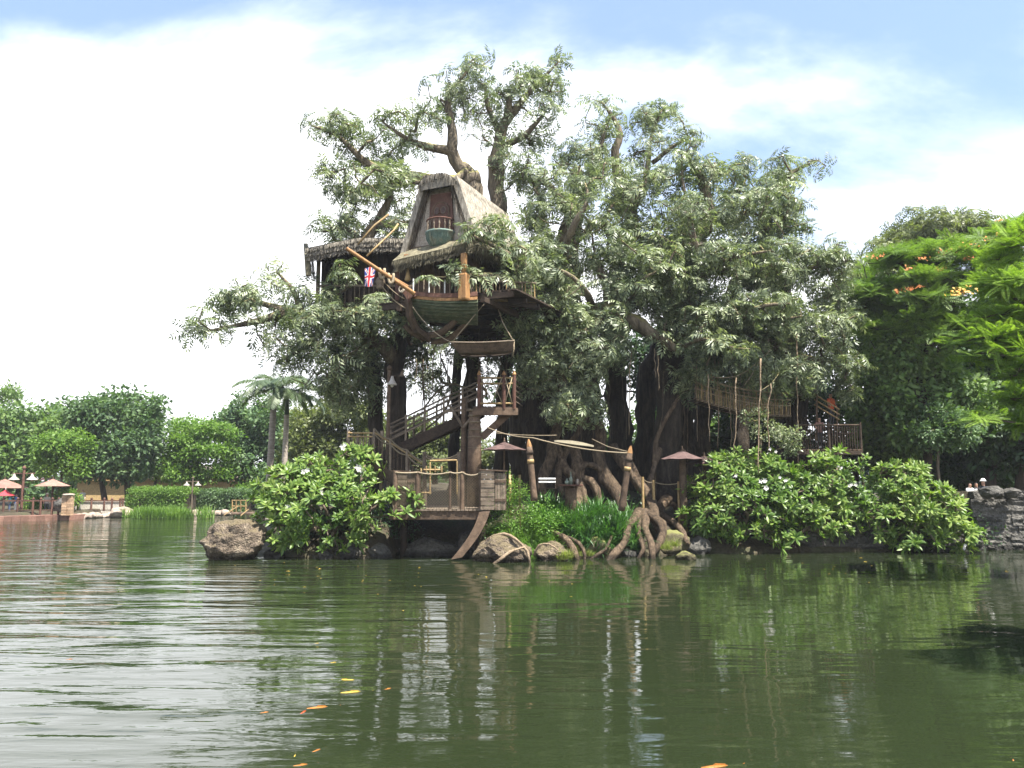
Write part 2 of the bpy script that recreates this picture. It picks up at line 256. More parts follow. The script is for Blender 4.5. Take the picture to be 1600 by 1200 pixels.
class MB:
    def __init__(s): s.v = []; s.f = []; s.mi = []; s.cur = 0
    def add(s, vs, fs):
        k = len(s.v); s.v += [tuple(v) for v in vs]; s.f += [tuple(i + k for i in f) for f in fs]; s.mi += [s.cur] * len(fs); return s
    def hexa(s, p):          # 4 bottom, 4 top
        return s.add(p, [(3, 2, 1, 0), (4, 5, 6, 7), (0, 1, 5, 4), (1, 2, 6, 5), (2, 3, 7, 6), (3, 0, 4, 7)])
    def box(s, c, d):
        x, y, z = c; a, b, h = d[0] / 2, d[1] / 2, d[2] / 2
        return s.hexa([(x - a, y - b, z - h), (x + a, y - b, z - h), (x + a, y + b, z - h), (x - a, y + b, z - h), (x - a, y - b, z + h), (x + a, y - b, z + h), (x + a, y + b, z + h), (x - a, y + b, z + h)])
    def tube(s, path, rad, n=6, cap=True, rough=0.0):
        path = [Vector(q) for q in path]; m = len(path)
        if not hasattr(rad, '__len__'): rad = [rad] * m
        t0 = (path[1] - path[0]).normalized(); ref = Vector((0, 0, 1)) if abs(t0.z) < .9 else Vector((1, 0, 0))
        a = t0.cross(ref).normalized(); k = len(s.v); vs = []; fs = []
        for i in range(m):
            t = (path[min(i + 1, m - 1)] - path[max(i - 1, 0)])
            t = t.normalized() if t.length > 1e-9 else t0
            a = (a - t * a.dot(t)); a = a.normalized() if a.length > 1e-6 else t.orthogonal().normalized(); b = t.cross(a)
            for j in range(n):
                an = 2 * math.pi * j / n; r = rad[i]
                dv = a * math.cos(an) + b * math.sin(an)
                if rough:
                    q = path[i] + dv * r
                    r *= 1 + rough * (noise.noise(q * 1.3) + .6 * noise.noise(q * 3.1) + .7 * noise.noise(Vector((an * 1.9, path[i].z * .25, i * .07))))
                vs.append(path[i] + dv * r)
        for i in range(m - 1):
            for j in range(n):
                fs.append((i * n + j, i * n + (j + 1) % n, (i + 1) * n + (j + 1) % n, (i + 1) * n + j))
        if cap: fs.append(tuple(range(n - 1, -1, -1))); fs.append(tuple(range((m - 1) * n, m * n)))
        return s.add(vs, fs)
    def lathe(s, prof, c=(0, 0, 0), n=16):
        c = Vector(c); k = []; fs = []
        for r, z in prof:
            for j in range(n):
                an = 2 * math.pi * j / n; k.append(c + Vector((r * math.cos(an), r * math.sin(an), z)))
        for i in range(len(prof) - 1):
            for j in range(n): fs.append((i * n + j, i * n + (j + 1) % n, (i + 1) * n + (j + 1) % n, (i + 1) * n + j))
        fs.append(tuple(range(n - 1, -1, -1))); fs.append(tuple(range((len(prof) - 1) * n, len(prof) * n)))
        return s.add(k, fs)
    def prism(s, pts, off):  # polygon extruded by off
        n = len(pts); off = Vector(off); a = [Vector(q) for q in pts]; b = [q + off for q in a]
        fs = [tuple(range(n - 1, -1, -1)), tuple(range(n, 2 * n))] + [(i, (i + 1) % n, n + (i + 1) % n, n + i) for i in range(n)]
        return s.add(a + b, fs)
    def mesh(s, name, *mats, smooth=False, fix=True):
        me = bpy.data.meshes.new(name); me.from_pydata(s.v, [], s.f); setmat(me, *mats)
        if len(mats) > 1: me.polygons.foreach_set('material_index', s.mi)
        if fix:
            bm = bmesh.new(); bm.from_mesh(me); bmesh.ops.recalc_face_normals(bm, faces=bm.faces); bm.to_mesh(me); bm.free()
        if smooth: me.polygons.foreach_set('use_smooth', [True] * len(me.polygons))
        me.update(); return me
    def build(s, name, mat, parent=None, smooth=False):
        return put(name, s.mesh(name, mat, smooth=smooth), parent)
_unit = {}
def unit(kind, mat):
    if (kind, mat) not in _unit:
        bm = bmesh.new()
        if kind == 'box':
            bmesh.ops.create_cube(bm, size=1); bmesh.ops.bevel(bm, geom=bm.edges[:], offset=.06, segments=1, affect='EDGES')
        else:
            bmesh.ops.create_cone(bm, cap_ends=True, segments=8, radius1=1, radius2=.92, depth=1)
            bmesh.ops.rotate(bm, verts=bm.verts, cent=(0, 0, 0), matrix=Matrix.Rotation(R(90), 3, 'Y'))
        me = bpy.data.meshes.new(kind); bm.to_mesh(me); bm.free(); setmat(me, mat)
        if kind == 'rod': me.polygons.foreach_set('use_smooth', [len(p.vertices) == 4 for p in me.polygons])
        _unit[kind, mat] = me
    return _unit[kind, mat]
def span(a, b, w, h, up=None):
    a = Vector(a); b = Vector(b); d = b - a; x = d.normalized(); up = Vector(up or (0, 0, 1))
    if abs(x.dot(up)) > .98: up = Vector((0, 1, 0))
    y = up.cross(x).normalized(); z = x.cross(y); M = Matrix.Identity(4)
    for i in range(3): M[i][0] = x[i] * d.length; M[i][1] = y[i] * w; M[i][2] = z[i] * h; M[i][3] = (a[i] + b[i]) / 2
    return M
def beam(name, a, b, w, h, mat, parent, up=None): return put(name, unit('box', mat), parent, span(a, b, w, h, up))
def rod(name, a, b, r, mat, parent): return put(name, unit('rod', mat), parent, span(a, b, r, r))
def sag(a, b, drop, n=10):
    a = Vector(a); b = Vector(b)
    return [a.lerp(b, i / n) - Vector((0, 0, drop * 4 * (i / n) * (1 - i / n))) for i in range(n + 1)]
def rope(name, path, r, mat, parent): return MB().tube(path, r, 6).build(name, mat, parent, smooth=True)
def catmull(pts, step=.4):
    """smooth path through (Vector, radius) stations"""
    o = []; n = len(pts)
    for i in range(n - 1):
        p0, p1, p2, p3 = pts[max(i - 1, 0)], pts[i], pts[i + 1], pts[min(i + 2, n - 1)]
        k = max(2, int((p2[0] - p1[0]).length / step))
        for j in range(k):
            u = j / k; q = .5 * ((2 * p1[0]) + (p2[0] - p0[0]) * u + (2 * p0[0] - 5 * p1[0] + 4 * p2[0] - p3[0]) * u * u + (3 * p1[0] - p0[0] - 3 * p2[0] + p3[0]) * u ** 3)
            o.append((q, p1[1] + (p2[1] - p1[1]) * u))
    o.append(pts[-1]); return o
def copy_tree(o, parent=None):
    c = o.copy(); COL.objects.link(c); c.parent = parent
    for ch in [x for x in COL.objects if x.parent == o]: copy_tree(ch, c)
    return c
def fbm(q, o=4): return noise.fractal(q, 1.0, 2.0, o)
# ------------------------------------------------------------------ foliage
def frame(d, roll=None):
    """rotation whose z column is d"""
    d = np.asarray(d, float); d /= (np.linalg.norm(d) + 1e-9)
    a = np.cross(d, [0, 0, 1.0])
    if np.linalg.norm(a) < 1e-3: a = np.array([1.0, 0, 0])
    a /= np.linalg.norm(a); b = np.cross(d, a)
    if roll is None: roll = npr.random() * 6.283
    c, s = math.cos(roll), math.sin(roll)
    return np.stack([a * c + b * s, b * c - a * s, d], 1)
def leaf_quad(base, d, side, L, W, fold=.25):
    """one pointed leaf as a quad, creased along its midrib by lifting the sides"""
    base, d, side = (np.asarray(x, float) for x in (base, d, side)); up = np.cross(side, d)
    return [base, base + d * L * .45 + side * W * .5 + up * W * fold, base + d * L, base + d * L * .45 - side * W * .5 + up * W * fold]
def unitv(v): v = np.asarray(v, float); return v / (np.linalg.norm(v) + 1e-9)
def tmpl(quads): 
    V = np.array(quads).reshape(-1, 3); return V, np.arange(len(V)).reshape(-1, 4)
def t_pinnate(nl=6, pairs=6, L=.72, leaflet=.25, w=.085):
    """whorl of arching compound leaves, leaflets drooping on both sides; z is the twig's own direction"""
    q = []
    for k in range(nl):
        az = k * 6.283 / nl + npr.normal() * .25; el = .75 + npr.normal() * .25; pos = np.zeros(3)
        d = np.array([math.cos(az) * math.cos(el), math.sin(az) * math.cos(el), math.sin(el)]); step = L / pairs
        for i in range(pairs):
            d = unitv(d + np.array([math.cos(az) * .18, math.sin(az) * .18, -.30])); pos = pos + d * step
            sd = unitv(np.cross(d, [0, 0, 1.0]))
            for s in (-1, 1):
                ld = unitv(sd * s * 1.0 + d * .45 + np.array([0, 0, -.55]) + npr.normal(size=3) * .14)
                q.append(leaf_quad(pos, ld, unitv(np.cross(ld, np.cross(d, ld))), leaflet * (1.05 - .35 * abs(i / pairs - .45)), w, .2))
        q.append(leaf_quad(pos, unitv(d + [0, 0, -.3]), sd, leaflet, w, .2))
    return tmpl(q)
def t_broad(n=34, rad=.55, L=.30, W=.16, flat=.7, droop=.25):
    """loose clump of oval leaves"""
    q = []
    for k in range(n):
        u = unitv(npr.normal(size=3)); c = u * rad * npr.random() ** .4; c[2] *= flat
        d = unitv(u * [1, 1, .5] + npr.normal(size=3) * .5 - [0, 0, droop]); q.append(leaf_quad(c, d, unitv(np.cross(d, [0, 0, 1.0] + npr.normal(size=3) * .55)), L * npr.uniform(.7, 1.2), W * npr.uniform(.8, 1.2), .15))
    return tmpl(q)
def t_feather(nf=7, L=.8, pairs=11, pl=.17, pw=.038):
    """spray of flat feathery fronds spreading level"""
    q = []
    for k in range(nf):
        az = k * 6.283 / nf + npr.normal() * .3; h = np.array([math.cos(az), math.sin(az), 0.0]); sd = np.array([-h[1], h[0], 0]); l = L * npr.uniform(.7, 1.1); dr = npr.uniform(.05, .35); tw = npr.normal() * .2
        for i in range(pairs):
            u = (i + .6) / pairs; pos = h * l * u + np.array([0, 0, .22 * u - dr * u * u * l])
            m = math.sin(math.pi * min(1, .15 + u * .85)) ** .6
            for s in (-1, 1):
                d = unitv(sd * s + h * .5 + np.array([0, 0, -.1 + tw * s])); q.append(leaf_quad(pos, d, unitv(np.cross(d, [0, 0, 1.0])), pl * m, pw, .1))
    return tmpl(q)
def t_rosette(n=10, L=.42, W=.125, seg=3):
    """frangipani: long leathery leaves fanned round a stem tip"""
    q = []
    for k in range(n):
        az = k * 2.4 + npr.normal() * .2; el = .15 + 1.05 * k / n; l = L * npr.uniform(.75, 1.1) * (1 - .3 * k / n)
        h = np.array([math.cos(az), math.sin(az), 0]); sd = np.array([-h[1], h[0], 0]); pos = np.zeros(3); prev = None
        for i in range(seg + 1):
            u = i / seg; w = W * (.18, .85, 1.0, .06)[i] if seg == 3 else W * math.sin(math.pi * (.06 + .9 * u)) 
            d = h * math.cos(el - .55 * u) + np.array([0, 0, math.sin(el - .55 * u)])
            up = np.cross(sd, d) * -1
            row = (pos - sd * w * .5 - up * w * .18, pos.copy(), pos + sd * w * .5 - up * w * .18)
            if prev is not None: q.append([prev[0], prev[1], row[1], row[0]]); q.append([prev[1], prev[2], row[2], row[1]])
            prev = row; pos = pos + d * l / seg
    return tmpl(q)
def t_blades(n=40, L=.8, W=.035, spread=.9, seg=3, rad=.15, stiff=.6):
    """tuft of arching strap leaves"""
    q = []
    for k in range(n):
        az = npr.random() * 6.283; r = rad * math.sqrt(npr.random()); h = np.array([math.cos(az), math.sin(az), 0]); a2 = npr.random() * 6.283
        pos = np.array([math.cos(a2) * r, math.sin(a2) * r, 0]); l = L * npr.uniform(.55, 1.1); el = 1.5 - spread * npr.random(); bend = npr.uniform(.4, 1.6) * (1 - stiff) * 2; sd = np.array([-h[1], h[0], 0]); prev = None
        for i in range(seg + 1):
            u = i / seg; w = W * (1 - u) ** .7 + .003; e = el - bend * u
            row = (pos - sd * w * .5, pos + sd * w * .5)
            if prev is not None: q.append([prev[0], prev[1], row[1], row[0]])
            prev = row; pos = pos + (h * math.cos(e) + np.array([0, 0, math.sin(e)])) * l / seg
    return tmpl(q)
def scatter(tmps, pos, rots, scl):
    Vs, Fs, k = [], [], 0
    for i, q in enumerate(pos):
        V, Fq = tmps[int(npr.integers(len(tmps)))]
        Vs.append((V * scl[i]) @ rots[i].T + q); Fs.append(Fq + k); k += len(V)
    return np.concatenate(Vs), np.concatenate(Fs)
def in_blobs(blobs, n, shell=.0, lo=None):
    """points spread through ellipsoids (centre, radii), by volume"""
    w = np.array([(b[1][0] * b[1][1] * b[1][2]) ** .8 * (b[2] if len(b) > 2 else 1) for b in blobs]); w = w / w.sum(); o = []
    for i in npr.choice(len(blobs), n, p=w):
        c, r = blobs[i][0], blobs[i][1]; u = unitv(npr.normal(size=3)); t = (shell + (1 - shell) * npr.random()) ** (1 / 3)
        o.append(np.array(c) + u * t * np.array(r))
    return np.array(o)
def pxblob(px, py, rx, ry, Y, dy, w=1.0):
    c = P(px, py, Y); k = Y / F * 1.02
    return (np.array(c), np.array([rx * k, dy, ry * k]), w)
class Skel:
    """branch skeleton: limbs laid by hand, twigs grown from the nearest wood to every leaf tuft"""
    def __init__(s, cap=60000): s.p = np.zeros((cap, 3)); s.n = 0; s.paths = []; s.r = np.zeros(cap); s.cnt = np.zeros(cap, int); s.par = np.full(cap, -1)
    def node(s, q, r, par=-1):
        s.p[s.n] = q; s.r[s.n] = r; s.par[s.n] = par; s.n += 1; return s.n - 1
    def limb(s, pts):
        prev = -1
        for q, r in pts: prev = s.node(q, r, prev)
    def grow(s, anchors, wander=.12, sagk=.06, skip=0):
        d = np.array([np.min(np.sum((s.p[:s.n] - a) ** 2, 1)) for a in anchors]); dirs = np.zeros((len(anchors), 3))
        for idx in np.argsort(d):
            a = anchors[idx]; dd = np.sum((s.p[skip:s.n] - a) ** 2, 1); j = int(np.argmin(dd)) + skip; q0 = s.p[j]; L = math.sqrt(dd[j - skip]); k = max(1, min(6, int(L / .45)))
            path = [j]; off = npr.normal(size=3) * wander * L
            for i in range(1, k + 1):
                u = i / k; q = q0 + (a - q0) * u + off * math.sin(math.pi * u) + np.array([0, 0, -sagk * L * math.sin(math.pi * u)])
                path.append(s.node(q, 0, path[-1]))
            s.paths.append(path); dirs[idx] = unitv(s.p[path[-1]] - s.p[path[-2]])
            m = path[-1]
            while m >= 0 and s.r[m] == 0: s.cnt[m] += 1; m = s.par[m]
        return dirs
    def twigs(s, r0=.011, n=4, k=.5):
        b = MB()
        for path in s.paths:
            pts = [Vector(s.p[i]) for i in path]; rr = [r0 * max(1, s.cnt[i]) ** k for i in path]
            rr[0] = rr[1] if s.r[path[0]] > 0 else min(r0 * max(1, s.cnt[path[0]]) ** k, rr[1] * 1.25)
            b.tube(pts, rr, n, cap=False)
        return b
def tuft_rots(dirs, up=.5, jit=.35):
    return [frame(unitv(d * (1 - up) + np.array([0, 0, up]) + npr.normal(size=3) * jit)) for d in dirs]
def clumpify(blobs, k=6, f=.46):
    """break each big mass of leaves into separate clumps over its surface"""
    o = []
    for bl in blobs:
        c, r = np.array(bl[0]), np.array(bl[1]); w = bl[2] if len(bl) > 2 else 1
        if r.max() < 1.1: o.append((c, r, w)); continue
        o.append((c - [0, 0, r[2] * .2], r * .62, w * .7))
        for j in range(k):
            u = unitv(npr.normal(size=3) + [0, -.25, .25]); o.append((c + u * r * .68, r * f * npr.uniform(.7, 1.15), w))
    return o
def sprays(blobs, n, per=5):
    """leaf tufts strung along boughs that reach out from each mass, so the outline is ragged"""
    w = np.array([(b[1][0] * b[1][1] * b[1][2]) ** .72 * b[2] for b in blobs]); w = w / w.sum(); o = []
    for (c, r, _), wi in zip(blobs, w):
        for _k in range(max(1, round(n * wi / per))):
            u = unitv(npr.normal(size=3) * [1, 1, .85] + [0, -.1, .18]); c0 = c + npr.normal(size=3) * r * .22; e = c + u * r * npr.uniform(.75, 1.16)
            for t in np.linspace(npr.uniform(.3, .5), 1, per): o.append(c0 + (e - c0) * t + npr.normal(size=3) * .16 + np.array([0, 0, .25 * math.sin(math.pi * t)]))
    return np.array(o)
def tree(name, label, base, top, blobs, n, leafmat, tmps, trunk_r=.25, cat='tree', group=None, scale=(.8, 1.25), up=.6, lean=0, bark='bark_dark', forks=5, shell=.35, twig=.012, trunks=None):
    """a tree: tapering trunk that forks into limbs, grown twigs, leaf tufts"""
    base = Vector(base); top = Vector(top); root = thing(name, label, cat, base, group); sk = Skel()
    for a, bt in (trunks or [(base, top)]):
        mid = a.lerp(bt, .5) + Vector((rnd.uniform(-.3, .3), rnd.uniform(-.3, .3), 0)); pts = catmull([(a - Vector((0, 0, .3)), trunk_r * 1.35), (a.lerp(mid, .3), trunk_r), (mid, trunk_r * .85), (bt, trunk_r * .55)])
        MB().tube([q for q, r in pts], [r for q, r in pts], 10, rough=.12).build('trunk', bark, root, smooth=True); sk.limb(pts[len(pts) // 3:])
        big = sorted(blobs, key=lambda q: (Vector(q[0]) - bt).length)[:forks]
        for bl in big:
            c = Vector(bl[0]); st = mid.lerp(bt, rnd.uniform(.2, 1)); m2 = st.lerp(c, .5) + Vector((0, 0, .12 * (c - st).length))
            lp = catmull([(st, trunk_r * .5), (m2, trunk_r * .34), (c, trunk_r * .14)])
            MB().tube([q for q, r in lp], [r for q, r in lp], 7, rough=.1).build('limb', bark, root, smooth=True); sk.limb(lp)
    an = in_blobs(clumpify(blobs), int(n * 1.15), shell); dirs = sk.grow(an, wander=.1)
    sk.twigs(twig, 3).build('twigs', bark, root)['kind'] = 'stuff'
    V, Fq = scatter(tmps, an, tuft_rots(dirs, up), npr.uniform(*scale, len(an)))
    put('crown', mesh_np('crown', V, Fq, leafmat), root)
    return root

# ------------------------------------------------------------------ ground and water
SHORE = [G(*q) for q in [(395, 868), (440, 870), (520, 872), (640, 872), (720, 869), (760, 872), (860, 876), (940, 874), (1000, 873), (1070, 870), (1110, 867), (1250, 862), (1400, 861), (1540, 860), (1700, 860), (2100, 860)]]
_bk = [G(*q) for q in [(0, 814.5), (112, 811), (122, 809.5), (180, 806.5), (210, 806), (300, 804.5), (362, 803.5)]]
_sx = np.array([-120, -60] + [q.x for q in _bk] + [-23, -10.2] + [q.x for q in SHORE]); _sy = np.array([57, 58] + [q.y for q in _bk] + [72, 33.5] + [q.y for q in SHORE])
_o = np.argsort(_sx); _sx = _sx[_o]; _sy = _sy[_o]
def sstep(a, b, x): t = np.clip((x - a) / (b - a), 0, 1); return t * t * (3 - 2 * t)
def ground_z(x, y):
    x = np.asarray(x, float); y = np.asarray(y, float)
    d = y - np.interp(x, _sx, _sy); slope = np.where((x < -10) & (x > -23), .30, 1.0); d = d * slope
    cave = sstep(-5.3, -4.3, x) * (1 - sstep(-1.9, -1.2, x)); dd = d - 2.8 * cave - .9 * sstep(-.5, 1.0, x) * (1 - sstep(7.5, 10, x))
    isl = np.interp(dd, [-3, -.6, 0, .4, 1.2, 3, 7, 14], [-1.6, -.6, -.08, .45, 1.1, 1.75, 2.35, 2.6])
    rgt = np.interp(d, [-3, -.6, 0, .9, 1.2, 6], [-1.6, -.6, -.2, .2, 1.3, 1.45]); far = np.interp(d, [-3, -.5, 0, .5, 1.4, 10], [-1.6, -.5, -.05, .4, .6, .7])
    wr = sstep(15.5, 18.5, x); wf = (1 - sstep(-14, -10, x)); z = isl * (1 - wr) + rgt * wr; z = z * (1 - wf) + far * wf
    rb = x - (13 + np.maximum(0, y - 18) * .72); zb = np.interp(rb, [-3, -.6, 0, .6, 1.5, 8], [-1.6, -.6, -.1, .6, 1.2, 1.4]); z = np.where(y < 34, np.maximum(z, zb), z)
    near = y < 3; z = np.where(near, np.interp(y, [-4, -2.5, -1.5, 3], [1.2, 1.1, -1.2, -1.6]), z)
    return z
def gz(x, y): return float(ground_z(x, y))
def axis(lo, hi, st, far): 
    a = np.arange(lo, hi + .01, st); b = lo - np.geomspace(st, far, 14)[::-1]; c = hi + np.geomspace(st, far, 14); return np.concatenate([b, a, c])
xs = axis(-48, 40, .55, 1500); ys = axis(-8, 84, .55, 1500)
X, Yg = np.meshgrid(xs, ys); Z = ground_z(X, Yg)
nzv = np.array([noise.fractal(Vector((a * .45, b_ * .45, 0)), 1.0, 2.0, 3) for a, b_ in zip(X.ravel(), Yg.ravel())]).reshape(X.shape)
Z = Z + nzv * .16 * (Z > -.3) * (np.abs(X) < 60)
nx, ny = len(xs), len(ys); idx = np.arange(nx * ny).reshape(ny, nx)
Fg = np.stack([idx[:-1, :-1], idx[:-1, 1:], idx[1:, 1:], idx[1:, :-1]], -1).reshape(-1, 4)
tag(put('ground', mesh_np('ground', np.stack([X.ravel(), Yg.ravel(), Z.ravel()], 1), Fg, 'soil', smooth=True)), 'dark earth bank and shore round the pond', kind='structure')
wx = np.linspace(-220, 220, 12); wy = np.linspace(-6, 110, 8); X, Yg = np.meshgrid(wx, wy); idx = np.arange(96).reshape(8, 12)
tag(put('water', mesh_np('water', np.stack([X.ravel(), Yg.ravel(), 0 * X.ravel()], 1), np.stack([idx[:-1, :-1], idx[:-1, 1:], idx[1:, 1:], idx[1:, :-1]], -1).reshape(-1, 4), 'water')), 'murky green pond water ruffled by wind', kind='structure')

# ------------------------------------------------------------------ the giant tree
tree_base = P(900, 775, 38.5)
banyan = thing('banyan_tree', 'giant banyan with many trunks and pale grey green leaves carrying the treehouse', 'tree', (tree_base.x, tree_base.y, gz(tree_base.x, tree_base.y)))
sk = Skel()
def limb(name, st, n=10, rough=.16, leafy=True, mat='bark', twist=0):
    pts = catmull([(P(a, b_, c), r) for a, b_, c, r in st], .35)
    pts = [(q + Vector((fbm(q * .6 + Vector((9, 0, 0))), fbm(q * .6 + Vector((0, 5, 0))), fbm(q * .6) * .6)) * min(.22, r * .7), r) for q, r in pts]
    MB().tube([q for q, r in pts], [r for q, r in pts], n, rough=rough).build(name, mat, banyan, smooth=True)
    if leafy: sk.limb(pts)
    return pts
TR = [
 [(618, 792, 38, .8), (621, 750, 38, .52), (622, 690, 38, .42), (622, 620, 38, .40), (618, 560, 38, .44), (640, 500, 38.2, .46), (690, 440, 38.8, .5), (722, 370, 39, .55), (742, 305, 39, .46), (735, 272, 39, .3), (722, 255, 39, .16)],
 [(588, 785, 39.5, .6), (588, 690, 39.5, .36), (585, 600, 39.5, .33), (577, 545, 39.5, .33), (560, 505, 39, .28)],
 [(735, 780, 40, .6), (735, 660, 40, .34), (738, 570, 40, .34), (752, 480, 40, .46), (772, 380, 40, .5), (778, 305, 39.6, .45), (775, 245, 39.5, .4)],
 [(712, 770, 42, .4), (712, 640, 42, .22), (716, 560, 42, .25), (730, 500, 41, .4)],
 [(905, 800, 38.5, 2.1), (903, 745, 38.5, 1.5), (897, 660, 38.5, 1.1), (890, 570, 38.5, .95), (884, 490, 38.5, .8), (880, 410, 38.5, .75), (893, 350, 38.5, .5), (906, 300, 38.5, .38), (900, 262, 38.5, .28)],
 [(1042, 800, 37.5, .95), (1042, 755, 37.5, .7), (1043, 700, 37.5, .6), (1042, 600, 37.5, .56), (1042, 540, 38, .62), (1060, 480, 38, .62), (1075, 420, 38, .55), (1086, 380, 38, .48), (1110, 335, 38, .4), (1100, 300, 38, .28), (1078, 250, 38, .12)],
 [(1242, 790, 40, .9), (1240, 700, 40, .65), (1240, 600, 40, .58), (1233, 520, 40, .5), (1210, 430, 40, .42), (1192, 350, 40, .32), (1203, 305, 40, .22), (1240, 268, 40, .12), (1280, 250, 40, .04)],
 [(972, 790, 41.5, .9), (968, 660, 41.5, .55), (958, 560, 41, .58), (966, 470, 40, .62), (972, 400, 39.5, .45), (988, 330, 39.5, .34), (962, 250, 39.5, .24), (966, 200, 39.5, .15), (940, 160, 39.5, .04)],
 [(1095, 780, 41, .6), (1098, 680, 41, .42), (1110, 600, 41, .4), (1130, 520, 40.5, .4), (1150, 440, 40, .34)],
 [(842, 790, 40, 1.2), (845, 690, 40, .8), (850, 600, 40, .75), (862, 520, 39.6, .6)], [(925, 790, 40.6, 1.0), (922, 690, 40.6, .62), (918, 600, 40.4, .6), (905, 520, 39.6, .55)], [(868, 790, 41, 1.0), (872, 680, 41, .8), (876, 590, 41, .8), (880, 520, 40, .6)], [(1008, 790, 42, .7), (1006, 690, 42, .48), (1012, 600, 42, .5), (1030, 530, 41, .5)], [(1075, 790, 40, .6), (1074, 690, 40, .42), (1072, 600, 40, .42), (1068, 520, 39.4, .4)], [(785, 780, 41.5, .5), (783, 680, 41.5, .3), (786, 590, 41.5, .32), (800, 520, 41, .3)], [(1160, 780, 43, .5), (1162, 690, 43, .34), (1158, 600, 43, .34), (1150, 520, 42, .3)], [(810, 780, 40.5, .7), (812, 680, 40.5, .45), (815, 590, 40.5, .42), (830, 520, 40, .5)]]
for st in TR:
    k = next((i for i, q in enumerate(st) if q[1] < 470), len(st) - 1)          # lower stem, canopy shade put into its bark, then the lighter upper stem
    limb('trunk', st[:k + 1], 18, .3, mat='bark_shaded')
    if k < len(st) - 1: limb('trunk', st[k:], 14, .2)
LB = [
 [(746, 276, 39, .42), (700, 284, 38.5, .36), (655, 281, 38, .3), (610, 272, 37.6, .22), (566, 250, 37.3, .17), (530, 215, 37, .1), (485, 196, 37, .035)],
 [(742, 280, 39, .38), (718, 262, 39, .34), (705, 235, 39, .3), (703, 190, 39, .24), (702, 150, 39, .13), (738, 100, 39, .04)],
 [(703, 238, 39, .26), (665, 228, 38.6, .2), (632, 215, 38.2, .12), (598, 190, 38, .05)],
 [(775, 255, 39.5, .36), (779, 205, 39.5, .3), (802, 172, 39.5, .22), (832, 138, 39.5, .13), (873, 97, 39.5, .04)],
 [(778, 205, 39.5, .2), (764, 165, 39.5, .14), (758, 130, 39.5, .06)], [(790, 190, 39.5, .22), (794, 160, 39.2, .17), (796, 146, 39.1, .14)],
 [(778, 230, 39.5, .2), (815, 215, 39, .16), (850, 180, 38.6, .08)],
 [(636, 510, 38.2, .4), (602, 430, 37.4, .35), (574, 388, 37, .36), (588, 347, 37, .26), (608, 310, 37, .15), (614, 280, 37, .06)],
 [(576, 390, 37, .2), (548, 358, 36.8, .12), (505, 362, 36.6, .05)], [(588, 350, 37, .2), (622, 350, 36.6, .14), (655, 342, 36.4, .06)], [(640, 285, 38, .2), (590, 292, 37.4, .13), (540, 300, 37, .05)],
 [(618, 565, 38, .4), (582, 522, 37, .32), (520, 502, 36.2, .28), (470, 490, 36, .25), (430, 480, 36, .18), (388, 466, 36, .09), (345, 470, 36, .03)],
 [(445, 486, 36, .2), (400, 502, 35.7, .15), (352, 512, 35.5, .08), (302, 522, 35.4, .025)], [(472, 490, 36, .18), (456, 452, 36, .11), (432, 425, 36, .04)], [(510, 502, 36.2, .2), (480, 540, 36, .12), (440, 565, 36, .05)], [(590, 530, 37.4, .22), (545, 560, 36.6, .14), (500, 600, 36.4, .05)], [(560, 505, 39, .2), (525, 560, 38.6, .16), (520, 620, 38.4, .06)],
 [(886, 510, 38.3, .6), (930, 488, 36.4, .48), (958, 490, 35.5, .42), (988, 506, 35, .38), (1022, 527, 35, .28), (1064, 548, 35, .12)],
 [(952, 488, 35.6, .25), (925, 512, 34.8, .19), (890, 532, 34.5, .07)], [(958, 486, 35.5, .25), (945, 440, 35.5, .2), (930, 400, 35.6, .1)],
 [(880, 440, 38.4, .35), (852, 456, 36.4, .28), (808, 442, 34.2, .22), (768, 432, 32.0, .17), (722, 431, 31.2, .07)],
 [(866, 448, 37.2, .24), (832, 425, 34.4, .16), (790, 395, 32.2, .11), (740, 368, 30.9, .05)],
 [(1110, 335, 38, .3), (1150, 345, 38, .22), (1190, 310, 37.6, .14), (1225, 290, 37.4, .06)], [(1086, 385, 38, .36), (1130, 420, 37, .26), (1200, 430, 36.4, .16), (1300, 412, 36, .05)],
 [(1070, 465, 38, .4), (1140, 498, 37, .3), (1230, 552, 36.5, .18), (1340, 568, 36.2, .05)], [(1085, 385, 38, .3), (1070, 340, 37.4, .24), (1076, 318, 37.2, .2)], [(1076, 430, 38, .34), (1030, 425, 36.4, .24), (1000, 400, 35.6, .12)],
 [(895, 345, 38.5, .3), (870, 300, 38, .2), (842, 280, 37.6, .08)], [(906, 300, 38.5, .26), (930, 252, 38.5, .18), (945, 205, 38.5, .07)], [(988, 330, 39.5, .26), (1012, 272, 39.5, .18), (1016, 222, 39.5, .1), (1034, 172, 39.5, .03)],
 [(975, 395, 39.5, .3), (940, 350, 38, .2), (900, 380, 36.6, .1)], [(1020, 255, 39.5, .14), (1050, 230, 39, .08), (1085, 212, 38.8, .03)], [(890, 590, 38.3, .5), (872, 575, 36.4, .3), (880, 610, 35.4, .2), (895, 650, 35, .08)], [(1232, 520, 40, .3), (1270, 500, 39, .2), (1320, 480, 38.4, .06)],
 [(1110, 560, 40.5, .3), (1150, 570, 38.6, .2), (1200, 600, 37.6, .08)], [(1042, 545, 38, .4), (1100, 520, 36, .28), (1140, 540, 35, .12)]]
